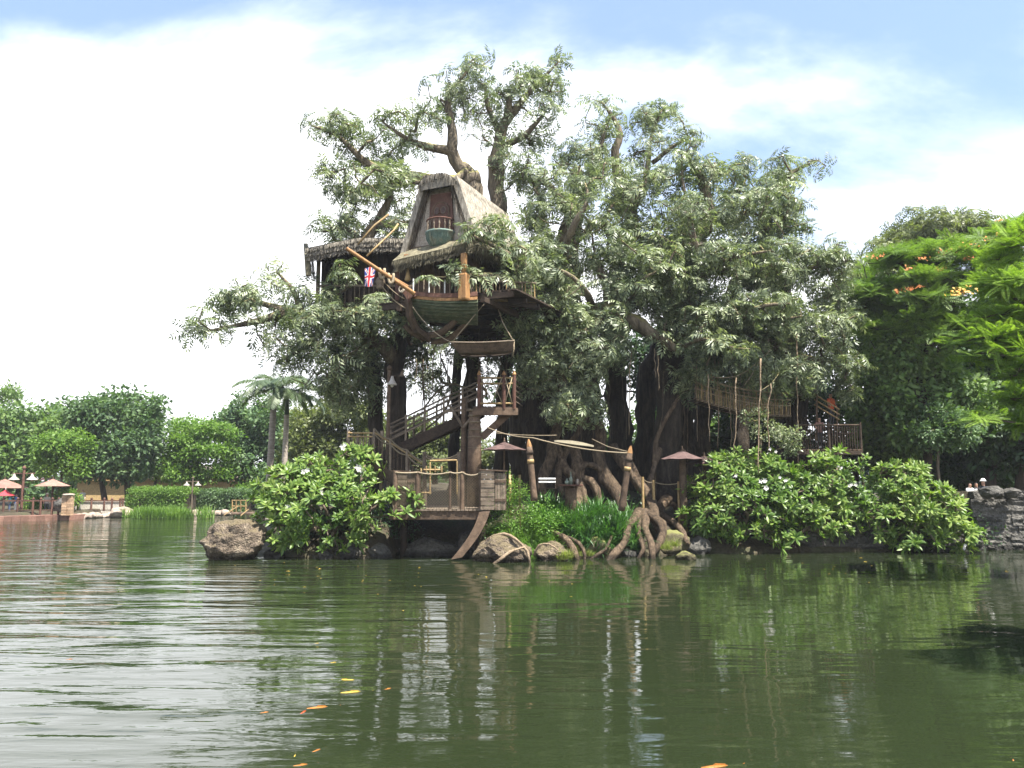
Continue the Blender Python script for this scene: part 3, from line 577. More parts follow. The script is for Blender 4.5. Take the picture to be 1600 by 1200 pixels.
LB += [[(a, b_, c, r * (.8 if k == 0 else .6)) for k, (a, b_, c, r) in enumerate(st)] for st in [[(880, 430, 37.5, .34), (884, 390, 35, .3), (900, 342, 34, .24), (918, 312, 34, .14), (914, 286, 34.2, .05)], [(1075, 430, 37.5, .3), (1086, 395, 35, .26), (1078, 347, 34.2, .22), (1084, 322, 34.2, .15)], [(1060, 470, 37.5, .3), (1048, 432, 34.4, .22), (1022, 405, 33.8, .12), (996, 396, 33.8, .04)], [(1100, 430, 36.5, .25), (1148, 402, 34.2, .18), (1205, 392, 34, .07)], [(1130, 520, 36.5, .25), (1180, 482, 34, .18), (1238, 474, 34, .06)], [(930, 485, 36.4, .25), (905, 442, 34, .2), (870, 420, 33.8, .1), (842, 424, 33.8, .04)], [(728, 268, 38.8, .3), (690, 286, 37, .25), (648, 284, 36, .19), (598, 272, 35.6, .09)], [(985, 480, 36, .2), (1000, 440, 33.8, .15), (1035, 420, 33.4, .06)], [(1060, 545, 35.5, .16), (1100, 530, 33.8, .12), (1150, 545, 33.6, .05)]]]
for st in LB: limb('limb', st, 9, .18)
BL = [  # tufts of the crown: px, py, rx, ry, depth, half depth, weight
 (545, 212, 62, 26, 37.2, 2, 1), (605, 235, 60, 34, 37.8, 2.2, 1), (540, 280, 46, 42, 37, 2.2, 1), (575, 325, 66, 36, 37, 2.2, 1.2), (522, 362, 46, 18, 36.8, 1.5, 1), (625, 300, 40, 34, 37.3, 2, 1), (690, 160, 52, 42, 39, 2.4, 1), (737, 122, 26, 28, 39, 1.5, .8), (655, 205, 50, 30, 38.4, 2, .9), (762, 195, 40, 42, 39, 2, .9), (835, 140, 48, 42, 39.4, 2, 1), (848, 195, 34, 36, 38.8, 2, .8), (800, 255, 36, 34, 38.6, 2, .8), (625, 365, 34, 20, 36.2, 1.4, .9),
 (360, 500, 58, 30, 35.7, 1.6, 1), (415, 462, 66, 38, 36, 2, 1), (485, 468, 48, 36, 36, 2, 1), (440, 520, 70, 34, 35.8, 2, 1), (515, 550, 66, 40, 36.4, 2.4, 1.1), (560, 520, 56, 36, 37, 2, 1), (560, 590, 36, 44, 38.6, 2, .9), (540, 610, 40, 36, 38, 2, .8), (700, 548, 56, 20, 40.5, 1.6, .8), (650, 575, 22, 40, 40.5, 1.4, .6), (690, 600, 22, 22, 41, 1.2, .5), (765, 580, 14, 34, 41, 1.2, .5),
 (548, 425, 26, 22, 35, .6, .35), (605, 500, 56, 26, 35.2, 1.4, .9), (535, 500, 50, 26, 35.4, 1.5, .9),
 (840, 272, 46, 36, 37.8, 2.2, 1), (900, 255, 58, 48, 38.2, 2.5, 1), (955, 182, 52, 38, 39, 2.3, 1), (1012, 212, 60, 46, 39, 2.5, 1), (940, 305, 78, 48, 37.6, 3, 1), (862, 340, 66, 46, 37, 2.5, 1), (1000, 300, 78, 48, 38, 3, 1), (1072, 275, 56, 46, 38, 2.6, 1), (1130, 282, 56, 36, 38.4, 2.5, 1), (1195, 280, 56, 36, 38.4, 2.5, 1), (1250, 268, 38, 28, 39.4, 1.6, .8), (1180, 340, 78, 48, 37.6, 3, 1), (1236, 350, 44, 40, 38.4, 2, 1), (1082, 350, 78, 46, 36.8, 2.6, 1), (960, 385, 86, 46, 36.6, 2.6, 1), (860, 415, 70, 46, 36.2, 2.4, 1), (1030, 430, 86, 46, 36, 2.6, 1), (1130, 420, 78, 46, 36.4, 2.8, 1), (1220, 420, 68, 46, 36.8, 2.6, 1), (1285, 420, 42, 38, 37, 2, .9), (1300, 485, 34, 44, 37.4, 2, .9), (862, 490, 64, 44, 35.6, 2.4, 1), (930, 520, 58, 36, 35.2, 2, 1), (1000, 470, 66, 36, 35.4, 2, 1), (1092, 500, 78, 44, 36, 2.6, 1), (1180, 510, 78, 48, 36.4, 2.8, 1.1), (1262, 532, 56, 46, 36.8, 2.4, 1), (1130, 565, 70, 30, 36.4, 2, 1), (1222, 588, 64, 34, 37.2, 2.2, 1), (1296, 588, 36, 36, 37.4, 2, .9), (880, 570, 50, 44, 35.2, 1.8, 1), (902, 632, 42, 34, 35, 1.4, 1), (945, 562, 44, 34, 35.2, 1.6, 1),
 (748, 362, 44, 14, 31.2, .7, .8), (832, 520, 34, 40, 35.6, 1.4, 1.1), (845, 580, 34, 40, 36, 1.4, 1), (1080, 590, 40, 30, 37.4, 1.4, .9), (1160, 620, 60, 22, 38.4, 1.4, .9), (820, 430, 36, 50, 36, 1.6, .9), (792, 345, 26, 36, 32.8, .8, 1), (806, 400, 24, 26, 32.6, .8, 1), (480, 588, 46, 24, 36.4, 1.6, .6), (700, 505, 70, 26, 41, 1.4, .9), (775, 520, 44, 36, 41, 1.4, .9), (650, 530, 40, 30, 40.5, 1.4, .9), (600, 560, 40, 40, 40.5, 1.4, .9), (705, 432, 40, 12, 31.1, .4, .45), (800, 390, 36, 22, 33, 1.0, 1.2), (815, 445, 30, 26, 33.4, 1, 1), (810, 490, 34, 22, 34, 1.2, .9)]
wts = [pxblob(*q[:6], q[6] * (.42 if q[0] < 520 and q[1] > 400 else .42 if q[1] < 335 else .75 if q[1] < 420 else 1.15)) for q in BL]
ends = [P(q[0], q[1], q[2]) + Vector((rnd.gauss(0, .3), rnd.gauss(0, .3), rnd.gauss(.1, .2))) for st in LB for q in st[-2:] for _ in range(4)]
an = np.concatenate([sprays(wts, 1600, 4), in_blobs(wts, 1500, .1), np.array(ends)])
dirs = sk.grow(an, wander=.16)
sk.twigs(.021, 5, .5).build('twigs', 'bark', banyan, smooth=True)['kind'] = 'stuff'
tm_pin = [t_pinnate(npr.integers(4, 7), 6, npr.uniform(.62, .9), .30, .078) for _ in range(10)]
V, Fq = scatter(tm_pin, an, tuft_rots(dirs, .45, .3), npr.uniform(.55, 1.1, len(an)))
put('crown', mesh_np('crown', V, Fq, 'leaf_banyan'), banyan)['kind'] = 'stuff'
# buttress and surface roots, each a root of its own
RT = [[(880, 640, 37.4, .30), (862, 700, 36.6, .34), (850, 745, 36, .34), (846, 790, 35.6, .3)], [(900, 690, 36.9, .35), (902, 730, 36.2, .38), (905, 770, 35.6, .34), (898, 800, 35.1, .26)], [(935, 660, 37.2, .34), (936, 710, 36.5, .42), (948, 745, 36, .42), (968, 780, 35.4, .36), (975, 815, 34.7, .28)],
 [(960, 700, 37, .4), (990, 735, 36, .4), (1012, 775, 35, .36), (1024, 812, 34, .3), (1038, 838, 33.2, .2)], [(868, 690, 36.9, .22), (885, 735, 36.1, .26), (925, 752, 35.7, .26), (935, 790, 35.2, .2)], [(915, 650, 37.1, .2), (890, 700, 36.6, .22), (872, 730, 36.2, .24), (878, 775, 35.6, .22)], [(950, 740, 36.1, .2), (915, 725, 36, .2), (905, 752, 35.7, .22), (920, 795, 35.1, .2)],
 [(1000, 800, 34.3, .28), (985, 820, 33.2, .26), (975, 845, 32.4, .22), (958, 868, 31.6, .2), (945, 884, 31.2, .16)], [(1008, 800, 34.2, .24), (1010, 825, 33.1, .2), (1020, 850, 32.2, .17), (1021, 882, 31.6, .13)], [(1015, 806, 34, .28), (1036, 818, 33.2, .26), (1034, 845, 32.6, .2), (1020, 868, 32, .14), (1008, 884, 31.8, .1)], [(1000, 806, 34, .2), (998, 832, 33, .15), (1006, 858, 32.2, .12), (990, 882, 31.8, .09)],
 [(860, 830, 32.6, .16), (880, 838, 32.1, .2), (895, 856, 31.7, .19), (905, 882, 31.4, .12)], [(885, 838, 32.3, .1), (905, 848, 31.9, .1), (914, 868, 31.6, .09), (910, 886, 31.4, .06)], [(955, 838, 32.6, .1), (946, 858, 32.1, .1), (925, 872, 31.7, .08), (918, 886, 31.4, .05)], [(1030, 700, 36.8, .18), (1020, 740, 36.4, .2), (1010, 775, 36, .22), (1000, 800, 35.4, .2)],
 [(1060, 620, 37, .12), (1040, 655, 36.7, .14), (1025, 690, 36.6, .15), (1022, 740, 36.6, .16), (1020, 790, 36.2, .16)], [(1050, 790, 36.5, .3), (1075, 800, 35.6, .24), (1100, 808, 34.8, .16)], [(1042, 780, 36.6, .3), (1030, 800, 35.8, .26), (1060, 822, 34.2, .2), (1075, 850, 33, .12)],
 # roots clasping the two boulders
 [(752, 850, 30.9, .05), (770, 838, 30.55, .07), (788, 834, 30.4, .08), (806, 842, 30.1, .08), (824, 862, 29.85, .08), (828, 888, 29.7, .06)], [(822, 854, 29.95, .07), (798, 862, 29.7, .08), (785, 872, 29.6, .08), (766, 886, 29.5, .06)], [(742, 864, 30.4, .05), (756, 856, 30.3, .06), (772, 840, 30.45, .06)], [(834, 868, 30.2, .05), (842, 852, 30.5, .06), (858, 850, 30.5, .05), (872, 860, 30.3, .04)]]
for st in RT: limb('root', [(a, b_, c - (.45 if b_ > 798 and a > 840 else 0), r * .7) for a, b_, c, r in st], 12, .38, leafy=False, mat='root_pale' if st in RT[-4:] else 'bark_root')
# thin aerial roots hanging from the boughs
for i, (x, y0, y1, Y, r) in enumerate([(1106, 585, 690, 34.2, .03), (1150, 590, 705, 34, .034), (1187, 560, 740, 33.8, .036), (1203, 600, 705, 34, .03), (1122, 560, 700, 36, .02), (1140, 600, 700, 36, .022), (1245, 520, 680, 35.2, .03), (985, 540, 680, 35.6, .03), (1028, 550, 610, 34.9, .03), (1022, 545, 590, 34.9, .02), (1088, 560, 690, 36.2, .02), (1170, 560, 690, 36.4, .018), (700, 560, 690, 39, .03), (662, 560, 700, 39.5, .035), (670, 570, 700, 40, .025), (690, 545, 690, 40.5, .03), (650, 560, 690, 39, .02), (1075, 600, 760, 38.5, .03), (1215, 610, 700, 37, .02), (928, 600, 700, 36.8, .025), (952, 600, 690, 38.5, .03), (1068, 620, 740, 37.2, .03)] + [(rnd.uniform(640, 1240), rnd.uniform(500, 590), rnd.uniform(620, 705), rnd.uniform(35.5, 40), rnd.uniform(.012, .026)) for _ in range(46)]):
    a, b_ = P(x, y0, Y), P(x + rnd.uniform(-4, 4), y1, Y); w = rnd.uniform(0, 9)
    pts = [a.lerp(b_, k / 12) + Vector((.10 * noise.noise(Vector((w, k * .4, 0))), .08 * noise.noise(Vector((w, k * .4, 5))), 0)) for k in range(13)]
    rope('aerial_root', pts, [r * (1 - .4 * k / 12) for k in range(13)], 'root_pale' if i < 12 else 'bark_root' if y1 > 695 else 'bark', banyan)
for st in [[(1110, 590, 35, .03), (1150, 588, 34.8, .03), (1180, 570, 34.8, .03), (1205, 545, 35, .02)], [(1160, 605, 34.6, .02), (1175, 585, 34.6, .02), (1190, 560, 34.8, .02)], [(1186, 612, 34.4, .025), (1205, 600, 34.6, .025), (1218, 582, 35, .02)], [(742, 590, 39, .06), (760, 620, 38.6, .07), (700, 600, 38.6, .05), (660, 640, 38.6, .04)], [(690, 560, 39, .05), (705, 610, 38.8, .05), (690, 650, 38.6, .05), (650, 680, 38.4, .04)]]:
    limb('aerial_root', st, 6, .1, leafy=False)
# ------------------------------------------------------------------ thatched treehouse
PH = R(25); HU = Vector((math.cos(PH), -math.sin(PH), 0)); HV = Vector((math.sin(PH), math.cos(PH), 0)); HO = Vector((-2.95, 32.6, 0))
def H(u, v, z): return HO + HU * u + HV * v + Vector((0, 0, z))
Z0, ZE, ZT = 10.45, 12.15, 15.25        # floor, eaves, top of gable
hut = thing('treehouse', 'thatched wooden treehouse with small round balcony and green planked hull in the banyan', 'treehouse', H(0, 2, Z0))
def strands(b, a, e, c, d, n, L, w, lift=.05, jit=.12, down=None):
    """loose straws lying down the slope a-e (top edge) to d-c (bottom edge)"""
    a, e, c, d = (Vector(q) for q in (a, e, c, d)); nrm = (e - a).cross(d - a).normalized()
    for _ in range(n):
        u, v = rnd.random(), rnd.random() ** .9
        p0 = a.lerp(e, u).lerp(d.lerp(c, u), v); dn = (d.lerp(c, u) - a.lerp(e, u)).normalized() if down is None else Vector(down)
        dr = (dn + (e - a).normalized() * rnd.gauss(0, jit) + nrm * rnd.gauss(.03, .06)).normalized(); l = L * rnd.uniform(.5, 1.2); sd = dr.cross(nrm).normalized() * w * .5
        q0 = p0 + nrm * rnd.uniform(0, lift); q1 = q0 + dr * l + nrm * rnd.uniform(0, lift)
        k = len(b.v); b.v += [tuple(q0 - sd), tuple(q0 + sd), tuple(q1 + sd * .4), tuple(q1 - sd * .4)]; b.f.append((k, k + 1, k + 2, k + 3)); b.mi.append(b.cur)
def thatch(name, a, e, c, d, th, n, parent, mat='thatch', L=.5, w=.03, fringe=0, fl=.28):
    """thick thatch slab with straws combed down it and a ragged fringe"""
    a, e, c, d = (Vector(q) for q in (a, e, c, d)); nrm = (e - a).cross(d - a).normalized(); b = MB()
    nu, nv = 14, 10; rows = []
    for i in range(nv + 1):
        for j in range(nu + 1):
            q = a.lerp(e, j / nu).lerp(d.lerp(c, j / nu), i / nv); s_ = 1 - .35 * abs(2 * i / nv - 1) ** 3
            rows.append(q + nrm * (.05 * fbm(q * 2.2) + th * .12 * s_))
    m = nu + 1; fs = [(i * m + j, i * m + j + 1, (i + 1) * m + j + 1, (i + 1) * m + j) for i in range(nv) for j in range(nu)]
    b.add(rows, fs); b.hexa([a, e, c, d] if False else [a - nrm * th, e - nrm * th, c - nrm * th, d - nrm * th, a, e, c, d])
    strands(b, a + nrm * .06, e + nrm * .06, c + nrm * .06, d + nrm * .06, n, L, w * 1.3, lift=.10)
    if fringe:
        dn = ((d - a).normalized() * .6 + Vector((0, 0, -.8))).normalized()
        for t_ in (0, .5, 1): strands(b, d - nrm * th * t_ , c - nrm * th * t_, c - nrm * th * t_ + dn * .04, d - nrm * th * t_ + dn * .04, fringe // 3, fl, w * 1.1, down=dn, jit=.1)
    me = b.mesh(name, mat, fix=False); return put(name, me, parent)
# platform and its beams
for k in range(18):
    u0 = -2.6 + k * .36; beam('floor_board', H(u0, -.5, Z0 - .04), H(u0, 9.0, Z0 - .04), .345, .07, 'wood_dark', hut)
for k in range(8): beam('joist', H(-2.6, -.4 + k * 1.3, Z0 - .2), H(3.5, -.4 + k * 1.3, Z0 - .2), .16, .24, 'wood_dark', hut)
for u in (-1.5, .4, 2.4): beam('bearer', H(u, -.9, Z0 - .42), H(u, 5.2, Z0 - .42), .22, .22, 'wood_dark', hut)
# lower storey of upright planks
for side, (a, bb) in enumerate([((-1.5, .35), (1.5, .35)), ((1.5, .35), (1.5, 4.3)), ((-1.5, 4.3), (-1.5, .35))]):
    pa, pb = H(*a, 0), H(*bb, 0); n = int((pb - pa).length / .24)
    for k in range(n):
        q = pa.lerp(pb, (k + .5) / n)
        if side == 0 and k in (5, 6, 7): continue
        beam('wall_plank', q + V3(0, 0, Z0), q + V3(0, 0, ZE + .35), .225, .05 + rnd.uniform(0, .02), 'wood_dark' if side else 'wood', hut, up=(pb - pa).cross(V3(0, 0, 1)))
dr = beam('doorway_panel', H(-.12, .42, Z0), H(-.12, .42, ZE), .7, .03, 'wood_dark', hut, up=HV)  # flat dark panel filling the gap in the planks
# gable of pale boards, trapezoid
for k in range(13):
    u0, u1 = -1.55 + k * 3.1 / 13, -1.55 + (k + 1) * 3.1 / 13 - .012
    def zt(u): return min(ZT, ZE + .3 + (1.62 - abs(u)) / (1.62 - .55) * (ZT - ZE - .3))
    zz = [max(ZE + .32, zt(u0)), max(ZE + .32, zt(u1))]
    MB().prism([H(u0, 0, ZE + .3), H(u1, 0, ZE + .3), H(u1, 0, zz[1]), H(u0, 0, zz[0])], HV * (.06 + .012 * (k % 3))).build('gable_board', 'plaster' if 2 < k < 10 or True else 'wood', hut)
beam('gable_rail', H(-1.5, -.07, ZE + .62), H(1.5, -.07, ZE + .62), .07, .1, 'wood', hut)
for s in (-1, 1): beam('barge_board', H(s * 1.62, -.1, ZE + .2), H(s * .6, -.1, ZT), .1, .2, 'wood', hut, up=HV)
# arched red door with two round lights
door = MB().prism([H(-.62, -.04, ZE + 1.15), H(.62, -.04, ZE + 1.15), H(.5, -.04, ZT - .25), H(-.5, -.04, ZT - .25)], HV * -.05).build('door_surround', 'wood_red', hut)
arc = [H(-.36, -.1, ZE + 1.2), H(.36, -.1, ZE + 1.2)] + [H(.36 * math.cos(a), -.1, ZE + 2.05 + .36 * math.sin(a)) for a in np.linspace(0, math.pi, 13)]
dor = MB().prism(arc, HV * -.05).build('door', 'wood_red', hut)
arch = MB().tube([H(-.4, -.13, ZE + 1.2)] + [H(-.4 * math.cos(a), -.13, ZE + 2.05 + .4 * math.sin(a)) for a in np.linspace(0, math.pi, 13)] + [H(.4, -.13, ZE + 1.2)], .035, 6).build('arch_trim', 'wood', dor)
for s in (-1, 1):
    MB().tube([H(s * .16 + .11 * math.cos(a), -.17, ZE + 2.08 + .15 * math.sin(a)) for a in np.linspace(0, 6.283, 15)], .022, 5).build('window_ring', 'wood_grey', dor, smooth=True)
    MB().prism([H(s * .16 + .10 * math.cos(a), -.155, ZE + 2.08 + .14 * math.sin(a)) for a in np.linspace(0, 6.283, 14)[:-1]], HV * -.01).build('window_pane', 'parasol', dor)
# half-bowl balcony: verdigris ribs, balusters, rail
bal = put('balcony', (lambda: (lambda b: b.mesh('balcony', 'verdigris', smooth=True))(MB().add(
    [H(r * math.sin(a), -.06 - r * math.cos(a), z) for r, z in [(.66, ZE + 1.13), (.67, ZE + 1.06), (.62, ZE + 1.02), (.58, ZE + .82), (.46, ZE + .6), (.27, ZE + .42), (.09, ZE + .32), (.02, ZE + .26)] for a in np.linspace(-math.pi / 2, math.pi / 2, 17)],
    [(i * 17 + j, i * 17 + j + 1, (i + 1) * 17 + j + 1, (i + 1) * 17 + j) for i in range(7) for j in range(16)] + [tuple(range(16, -1, -1))])))(), hut)
for k in range(8):
    a = -math.pi / 2 + (k + .5) * math.pi / 8; MB().tube([H(r * math.sin(a), -.06 - r * math.cos(a), z) for r, z in [(.635, ZE + 1.02), (.6, ZE + .82), (.48, ZE + .6), (.285, ZE + .42), (.1, ZE + .32)]], .018, 5).build('balcony_rib', 'verdigris', bal)
for k in range(9):
    a = -math.pi / 2 + k * math.pi / 8; c = H(.58 * math.sin(a), -.06 - .58 * math.cos(a), ZE + 1.13)
    MB().lathe([(.02, 0), (.045, .05), (.02, .12), (.04, .22), (.045, .28), (.02, .36), (.028, .46)], c, 8).build('baluster', 'wood_grey', bal, smooth=True)
MB().tube([H(.6 * math.sin(a), -.06 - .6 * math.cos(a), ZE + 1.62) for a in np.linspace(-math.pi / 2, math.pi / 2, 15)], .035, 6).build('balcony_rail', 'wood_red', bal, smooth=True)
# roof: two steep thatched slopes, rounded hood over the front, skirt eaves
OV = -.32
thatch('roof_thatch', H(.62, OV, ZT + .22), H(.62, 4.7, ZT + .1), H(1.75, 4.7, ZE + .15), H(1.70, OV, ZE + .25), .26, 4200, hut, fringe=300)
thatch('roof_thatch', H(-.62, 4.7, ZT + .1), H(-.62, OV, ZT + .22), H(-1.72, OV, ZE - .05), H(-1.72, 4.7, ZE - .05), .26, 1800, hut, fringe=240)
b = MB(); ridge = []
for i, v in enumerate(np.linspace(OV - .18, 4.75, 11)):
    for a in np.linspace(-.12, math.pi + .12, 13):
        q = H(.80 * math.cos(a), v, ZT + .02 + .48 * math.sin(a) - (.12 if i == 0 else 0)); ridge.append(q + Vector((0, 0, .05 * fbm(q * 2))))
b.add(ridge, [(i * 13 + j, i * 13 + j + 1, (i + 1) * 13 + j + 1, (i + 1) * 13 + j) for i in range(10) for j in range(12)] + [tuple(range(13))])
for k in range(900):
    a = rnd.uniform(.05, 3.1); v = rnd.uniform(OV - .25, 4.6); q = H(.82 * math.cos(a), v, ZT + .05 + .5 * math.sin(a)); s_ = 1 if a < 1.57 else -1
    dn = (HU * s_ * .7 + Vector((0, 0, -.75)) + HV * rnd.gauss(0, .2)).normalized(); sd = HV * .015; q1 = q + dn * rnd.uniform(.2, .5)
    b.add([q - sd, q + sd, q1 + sd * .4, q1 - sd * .4], [(0, 1, 2, 3)])
for k in range(420):   # fringe over the hood
    a = rnd.uniform(.05, 3.1); q = H(.80 * math.cos(a), OV - .22 + rnd.uniform(-.05, .2), ZT + .02 + .45 * math.sin(a)); q1 = q + (Vector((0, 0, -1)) - HV * rnd.uniform(-.1, .35) + HU * rnd.gauss(0, .1)).normalized() * rnd.uniform(.12, .34)
    b.add([q - HU * .016, q + HU * .016, q1 + HU * .006, q1 - HU * .006], [(0, 1, 2, 3)])
put('ridge_thatch', b.mesh('ridge_thatch', 'thatch', fix=False), hut)
thatch('eave_thatch', H(-1.75, -.02, ZE + .42), H(1.8, -.02, ZE + .62), H(1.95, -.85, ZE + .10), H(-1.78, -.85, ZE - .24), .2, 1500, hut, mat='thatch_edge', L=.4, fringe=700, fl=.24)
thatch('eave_thatch', H(1.75, -.1, ZE + .62), H(1.75, 4.6, ZE + .4), H(2.45, 4.7, ZE - .15), H(1.95, -.85, ZE + .10), .2, 1500, hut, mat='thatch_edge', L=.4, fringe=700, fl=.24)
# posts, brackets, rails
beam('corner_post', P(725, 469, 30.75), P(725, 428, 30.75), .36, .36, 'wood_orange', hut, up=HV)
beam('corner_post', P(725, 427, 30.95), P(725, 396, 30.95), .2, .2, 'wood_orange', hut, up=HV)
beam('post', H(-1.75, -.62, Z0), H(-1.75, -.62, ZE + .1), .17, .17, 'wood_red', hut)
beam('bracket', P(636, 414, 32.6), P(635, 398, 32.6), .2, .2, 'wood_orange', hut); MB().lathe([(.03, 0), (.13, .06), (.11, .2), (.04, .5), (.04, .62)], P(637, 440, 32.6), 10).build('post_lamp', 'bamboo', hut, smooth=True)
ra, rb = P(736, 470, 31.45), P(838, 474, 32.9); rh = V3(0, 0, .86)
beam('bottom_rail', ra + V3(0, 0, .06), rb + V3(0, 0, .06), .09, .09, 'bamboo', hut); rod('top_rail', ra + rh, rb + rh, .055, 'wood_grey', hut)
for k in range(20):
    q = ra.lerp(rb, (k + .5) / 20); rod('baluster', q + V3(0, 0, .1), q + rh + V3(rnd.uniform(-.03, .03), 0, 0), rnd.uniform(.022, .034), ('wood_grey', 'bamboo', 'wood')[k % 3], hut)
beam('edge_beam', ra - V3(.2, 0, .1), rb - V3(0, 0, .1), .14, .2, 'wood_dark', hut)
for k in range(14): beam('floor_board', P(745 + k * 7, 476, 32.0 + k * .08), P(752 + k * 6, 476, 36.5), .2, .06, 'wood_dark', hut)
# the green clinker hull under the front of the platform
stem_top, SY = P(638, 455, 31.9), 31.9
hull_rows = 7
def hull_pt(i, t_):
    """strake i from the sheer down, t_ 0 at the stem to 1 at the corner"""
    f = i / hull_rows; px = 638 + 108 * t_ + 6 * f * (1 - t_) ; py = 464 + 3 * t_ + f * (36 - 3 * t_ + 9 * t_ * t_) + 3 * math.sin(math.pi * t_)
    return P(px, py, 31.95 - 1.0 * math.sin(math.pi * min(1, t_ * .62)) + .85 * f * f * 1.1 + .35 * f)
for i in range(hull_rows):
    b = MB(); pts = []; n = 14
    for k in range(n + 1):
        t_ = k / n; top = hull_pt(i, t_); bot = hull_pt(i + 1.10, t_) - V3(0, .12, 0); pts += [top, bot, bot + V3(.02, .10, .015), top + V3(.02, .07, 0)]
    fs = []
    for k in range(n):
        for j in range(4): fs.append((k * 4 + j, k * 4 + (j + 1) % 4, k * 4 + 4 + (j + 1) % 4, k * 4 + 4 + j))
    b.add(pts, fs + [(3, 2, 1, 0), (n * 4, n * 4 + 1, n * 4 + 2, n * 4 + 3)]); put('hull_plank', b.mesh('hull_plank', 'hull_green' if i else 'hull_green'), hut)
for nm, i0, hgt, mt in (('gunwale', -1.9, .0, 'wood_red'), ('sheer_rail', -.55, 0, 'wood_orange')):
    pts = [hull_pt(i0, k / 14) - V3(0, .05, 0) for k in range(15)]; b = MB()
    vs = []; hh = .17 if nm == 'gunwale' else .12
    for q in pts: vs += [q, q - V3(0, 0, hh), q + V3(0, .14, -hh), q + V3(0, .14, 0)]
    b.add(vs, [(k * 4 + j, k * 4 + (j + 1) % 4, k * 4 + 4 + (j + 1) % 4, k * 4 + 4 + j) for k in range(14) for j in range(4)] + [(3, 2, 1, 0), (56, 57, 58, 59)]); b.build(nm, mt, hut)
MB().tube([P(637, 448, 31.75), P(638, 470, 31.75), P(640, 492, 31.95), P(650, 514, 32.3), P(672, 530, 32.8)], [.15, .16, .17, .18, .16], 6, rough=.05).build('stem_timber', 'wood', hut)
for st in [[(712, 500, 32, .13), (700, 512, 32.2, .14), (684, 522, 32.5, .15), (662, 524, 32.8, .14)], [(728, 505, 32.2, .13), (712, 522, 32.5, .13), (696, 532, 32.8, .13), (674, 534, 33, .12)], [(632, 508, 32.6, .12), (645, 520, 32.7, .13), (664, 530, 32.9, .13)]]:
    pts = catmull([(P(a, b_, c), r) for a, b_, c, r in st], .2); MB().tube([q for q, r in pts], [r for q, r in pts], 6).build('rib', 'wood', hut)
# stair rail behind gunwale
for k in range(12):
    q = hull_pt(-1.9, .08 + k * .075) + V3(0, .1, 0); rod('baluster', q, q + V3(0, 0, .55), .03, 'wood_grey' if k % 3 else 'paint_white', hut)
# carved bow scroll under the spar
MB().prism([P(624, 440, 31.6), P(652, 462, 31.6), P(643, 465, 31.6), P(638, 474, 31.6), P(634, 464, 31.6), P(627, 455, 31.6)], V3(0, .12, 0)).build('bow_board', 'wood_red', hut)
MB().tube([P(627 + 4.5 * math.cos(a) * (1 - a * .06), 452 + 5 * math.sin(a) * (1 - a * .06), 31.52) for a in np.linspace(0, 8, 22)], .035, 5).build('bow_scroll', 'plaster', hut, smooth=True)
spar = rod('bowsprit', P(648, 459, 31.5), P(541, 388, 30.4), .085, 'wood_orange', hut)
rod('bowsprit', P(637, 448, 31.66), P(588, 419, 31.1), .075, 'wood_orange', hut)
for px, py in ((597, 424), (611, 432)):
    MB().tube([P(px + 3, py + 9, 31.25) + V3(.05 * k, .12 * math.sin(k * 2), 0) if False else P(px + 4 * math.cos(a), py + 11 * math.sin(a), 31.2 - .16 * math.sin(a * .5 + 1)) for a in np.linspace(-.4, 3.6, 12)], .06, 6).build('rope_lashing', 'rope', hut, smooth=True)
MB().lathe([(.1, 0), (.16, .05), (.14, .18), (.2, .3), (.15, .45), (.05, .55)], P(594, 452, 31.3), 10).build('bow_ornament', 'wood_grey', hut, smooth=True)
rope('stay_pole', [P(573, 400, 30.9), P(592, 382, 31.2), P(615, 360, 31.6), P(622, 350, 31.8)], .04, 'bamboo', hut); rope('stay_pole', [P(559, 382, 33), P(585, 352, 33.4), P(607, 335, 33.8)], .05, 'bamboo', hut)
rope('rigging_rope', sag(P(597, 447, 31.2), P(635, 482, 31.8), .12), .022, 'rope', hut); rope('rigging_rope', sag(P(598, 438, 31.2), P(640, 470, 31.8), .12), .018, 'rope', hut)
# Union flag hanging from the spar
nx_, nz_ = 33, 45; b = MB(); vs = []
fa = P(580, 417, 31.1)
for j in range(nz_ + 1):
    for i in range(nx_ + 1):
        u, v = i / nx_, j / nz_; x = (u - .5) * (.42 - .10 * v) + .05 * v - .12 * (1 - abs(2 * u - 1)) * v * .2; vs.append(fa + V3(x - .03 + .16 * (u - .5) * (1 - v) * .3 - .10 * v, .05 * math.sin(u * 9 + v * 3), -.80 * v - .10 * (u - .5) * (1 - v) * -1))
def flag_col(u, v):
    x, y = (v - .5) * 2, (u - .5) * 1.0 * 1.0; ax, ay = abs(v - .5), abs(u - .5) * .55
    if ax < .055 or ay < .05: return 2
    if ax < .095 or ay < .088: return 1
    d1 = abs((v - .5) - (u - .5)) ; d2 = abs((v - .5) + (u - .5)); d = min(d1, d2)
    return 2 if d < .035 else 1 if d < .10 else 0
for j in range(nz_):
    for i in range(nx_):
        k = j * (nx_ + 1) + i; b.f.append((k, k + 1, k + nx_ + 2, k + nx_ + 1)); b.mi.append(flag_col((i + .5) / nx_, (j + .5) / nz_))
b.v = [tuple(q - fa) for q in vs]; fl = put('flag', b.mesh('flag', 'flag_blue', 'flag_white', 'flag_red', smooth=True, fix=False), None, Matrix.Translation(fa)); tag(fl, 'small Union flag hanging limp from the wooden spar', 'flag')
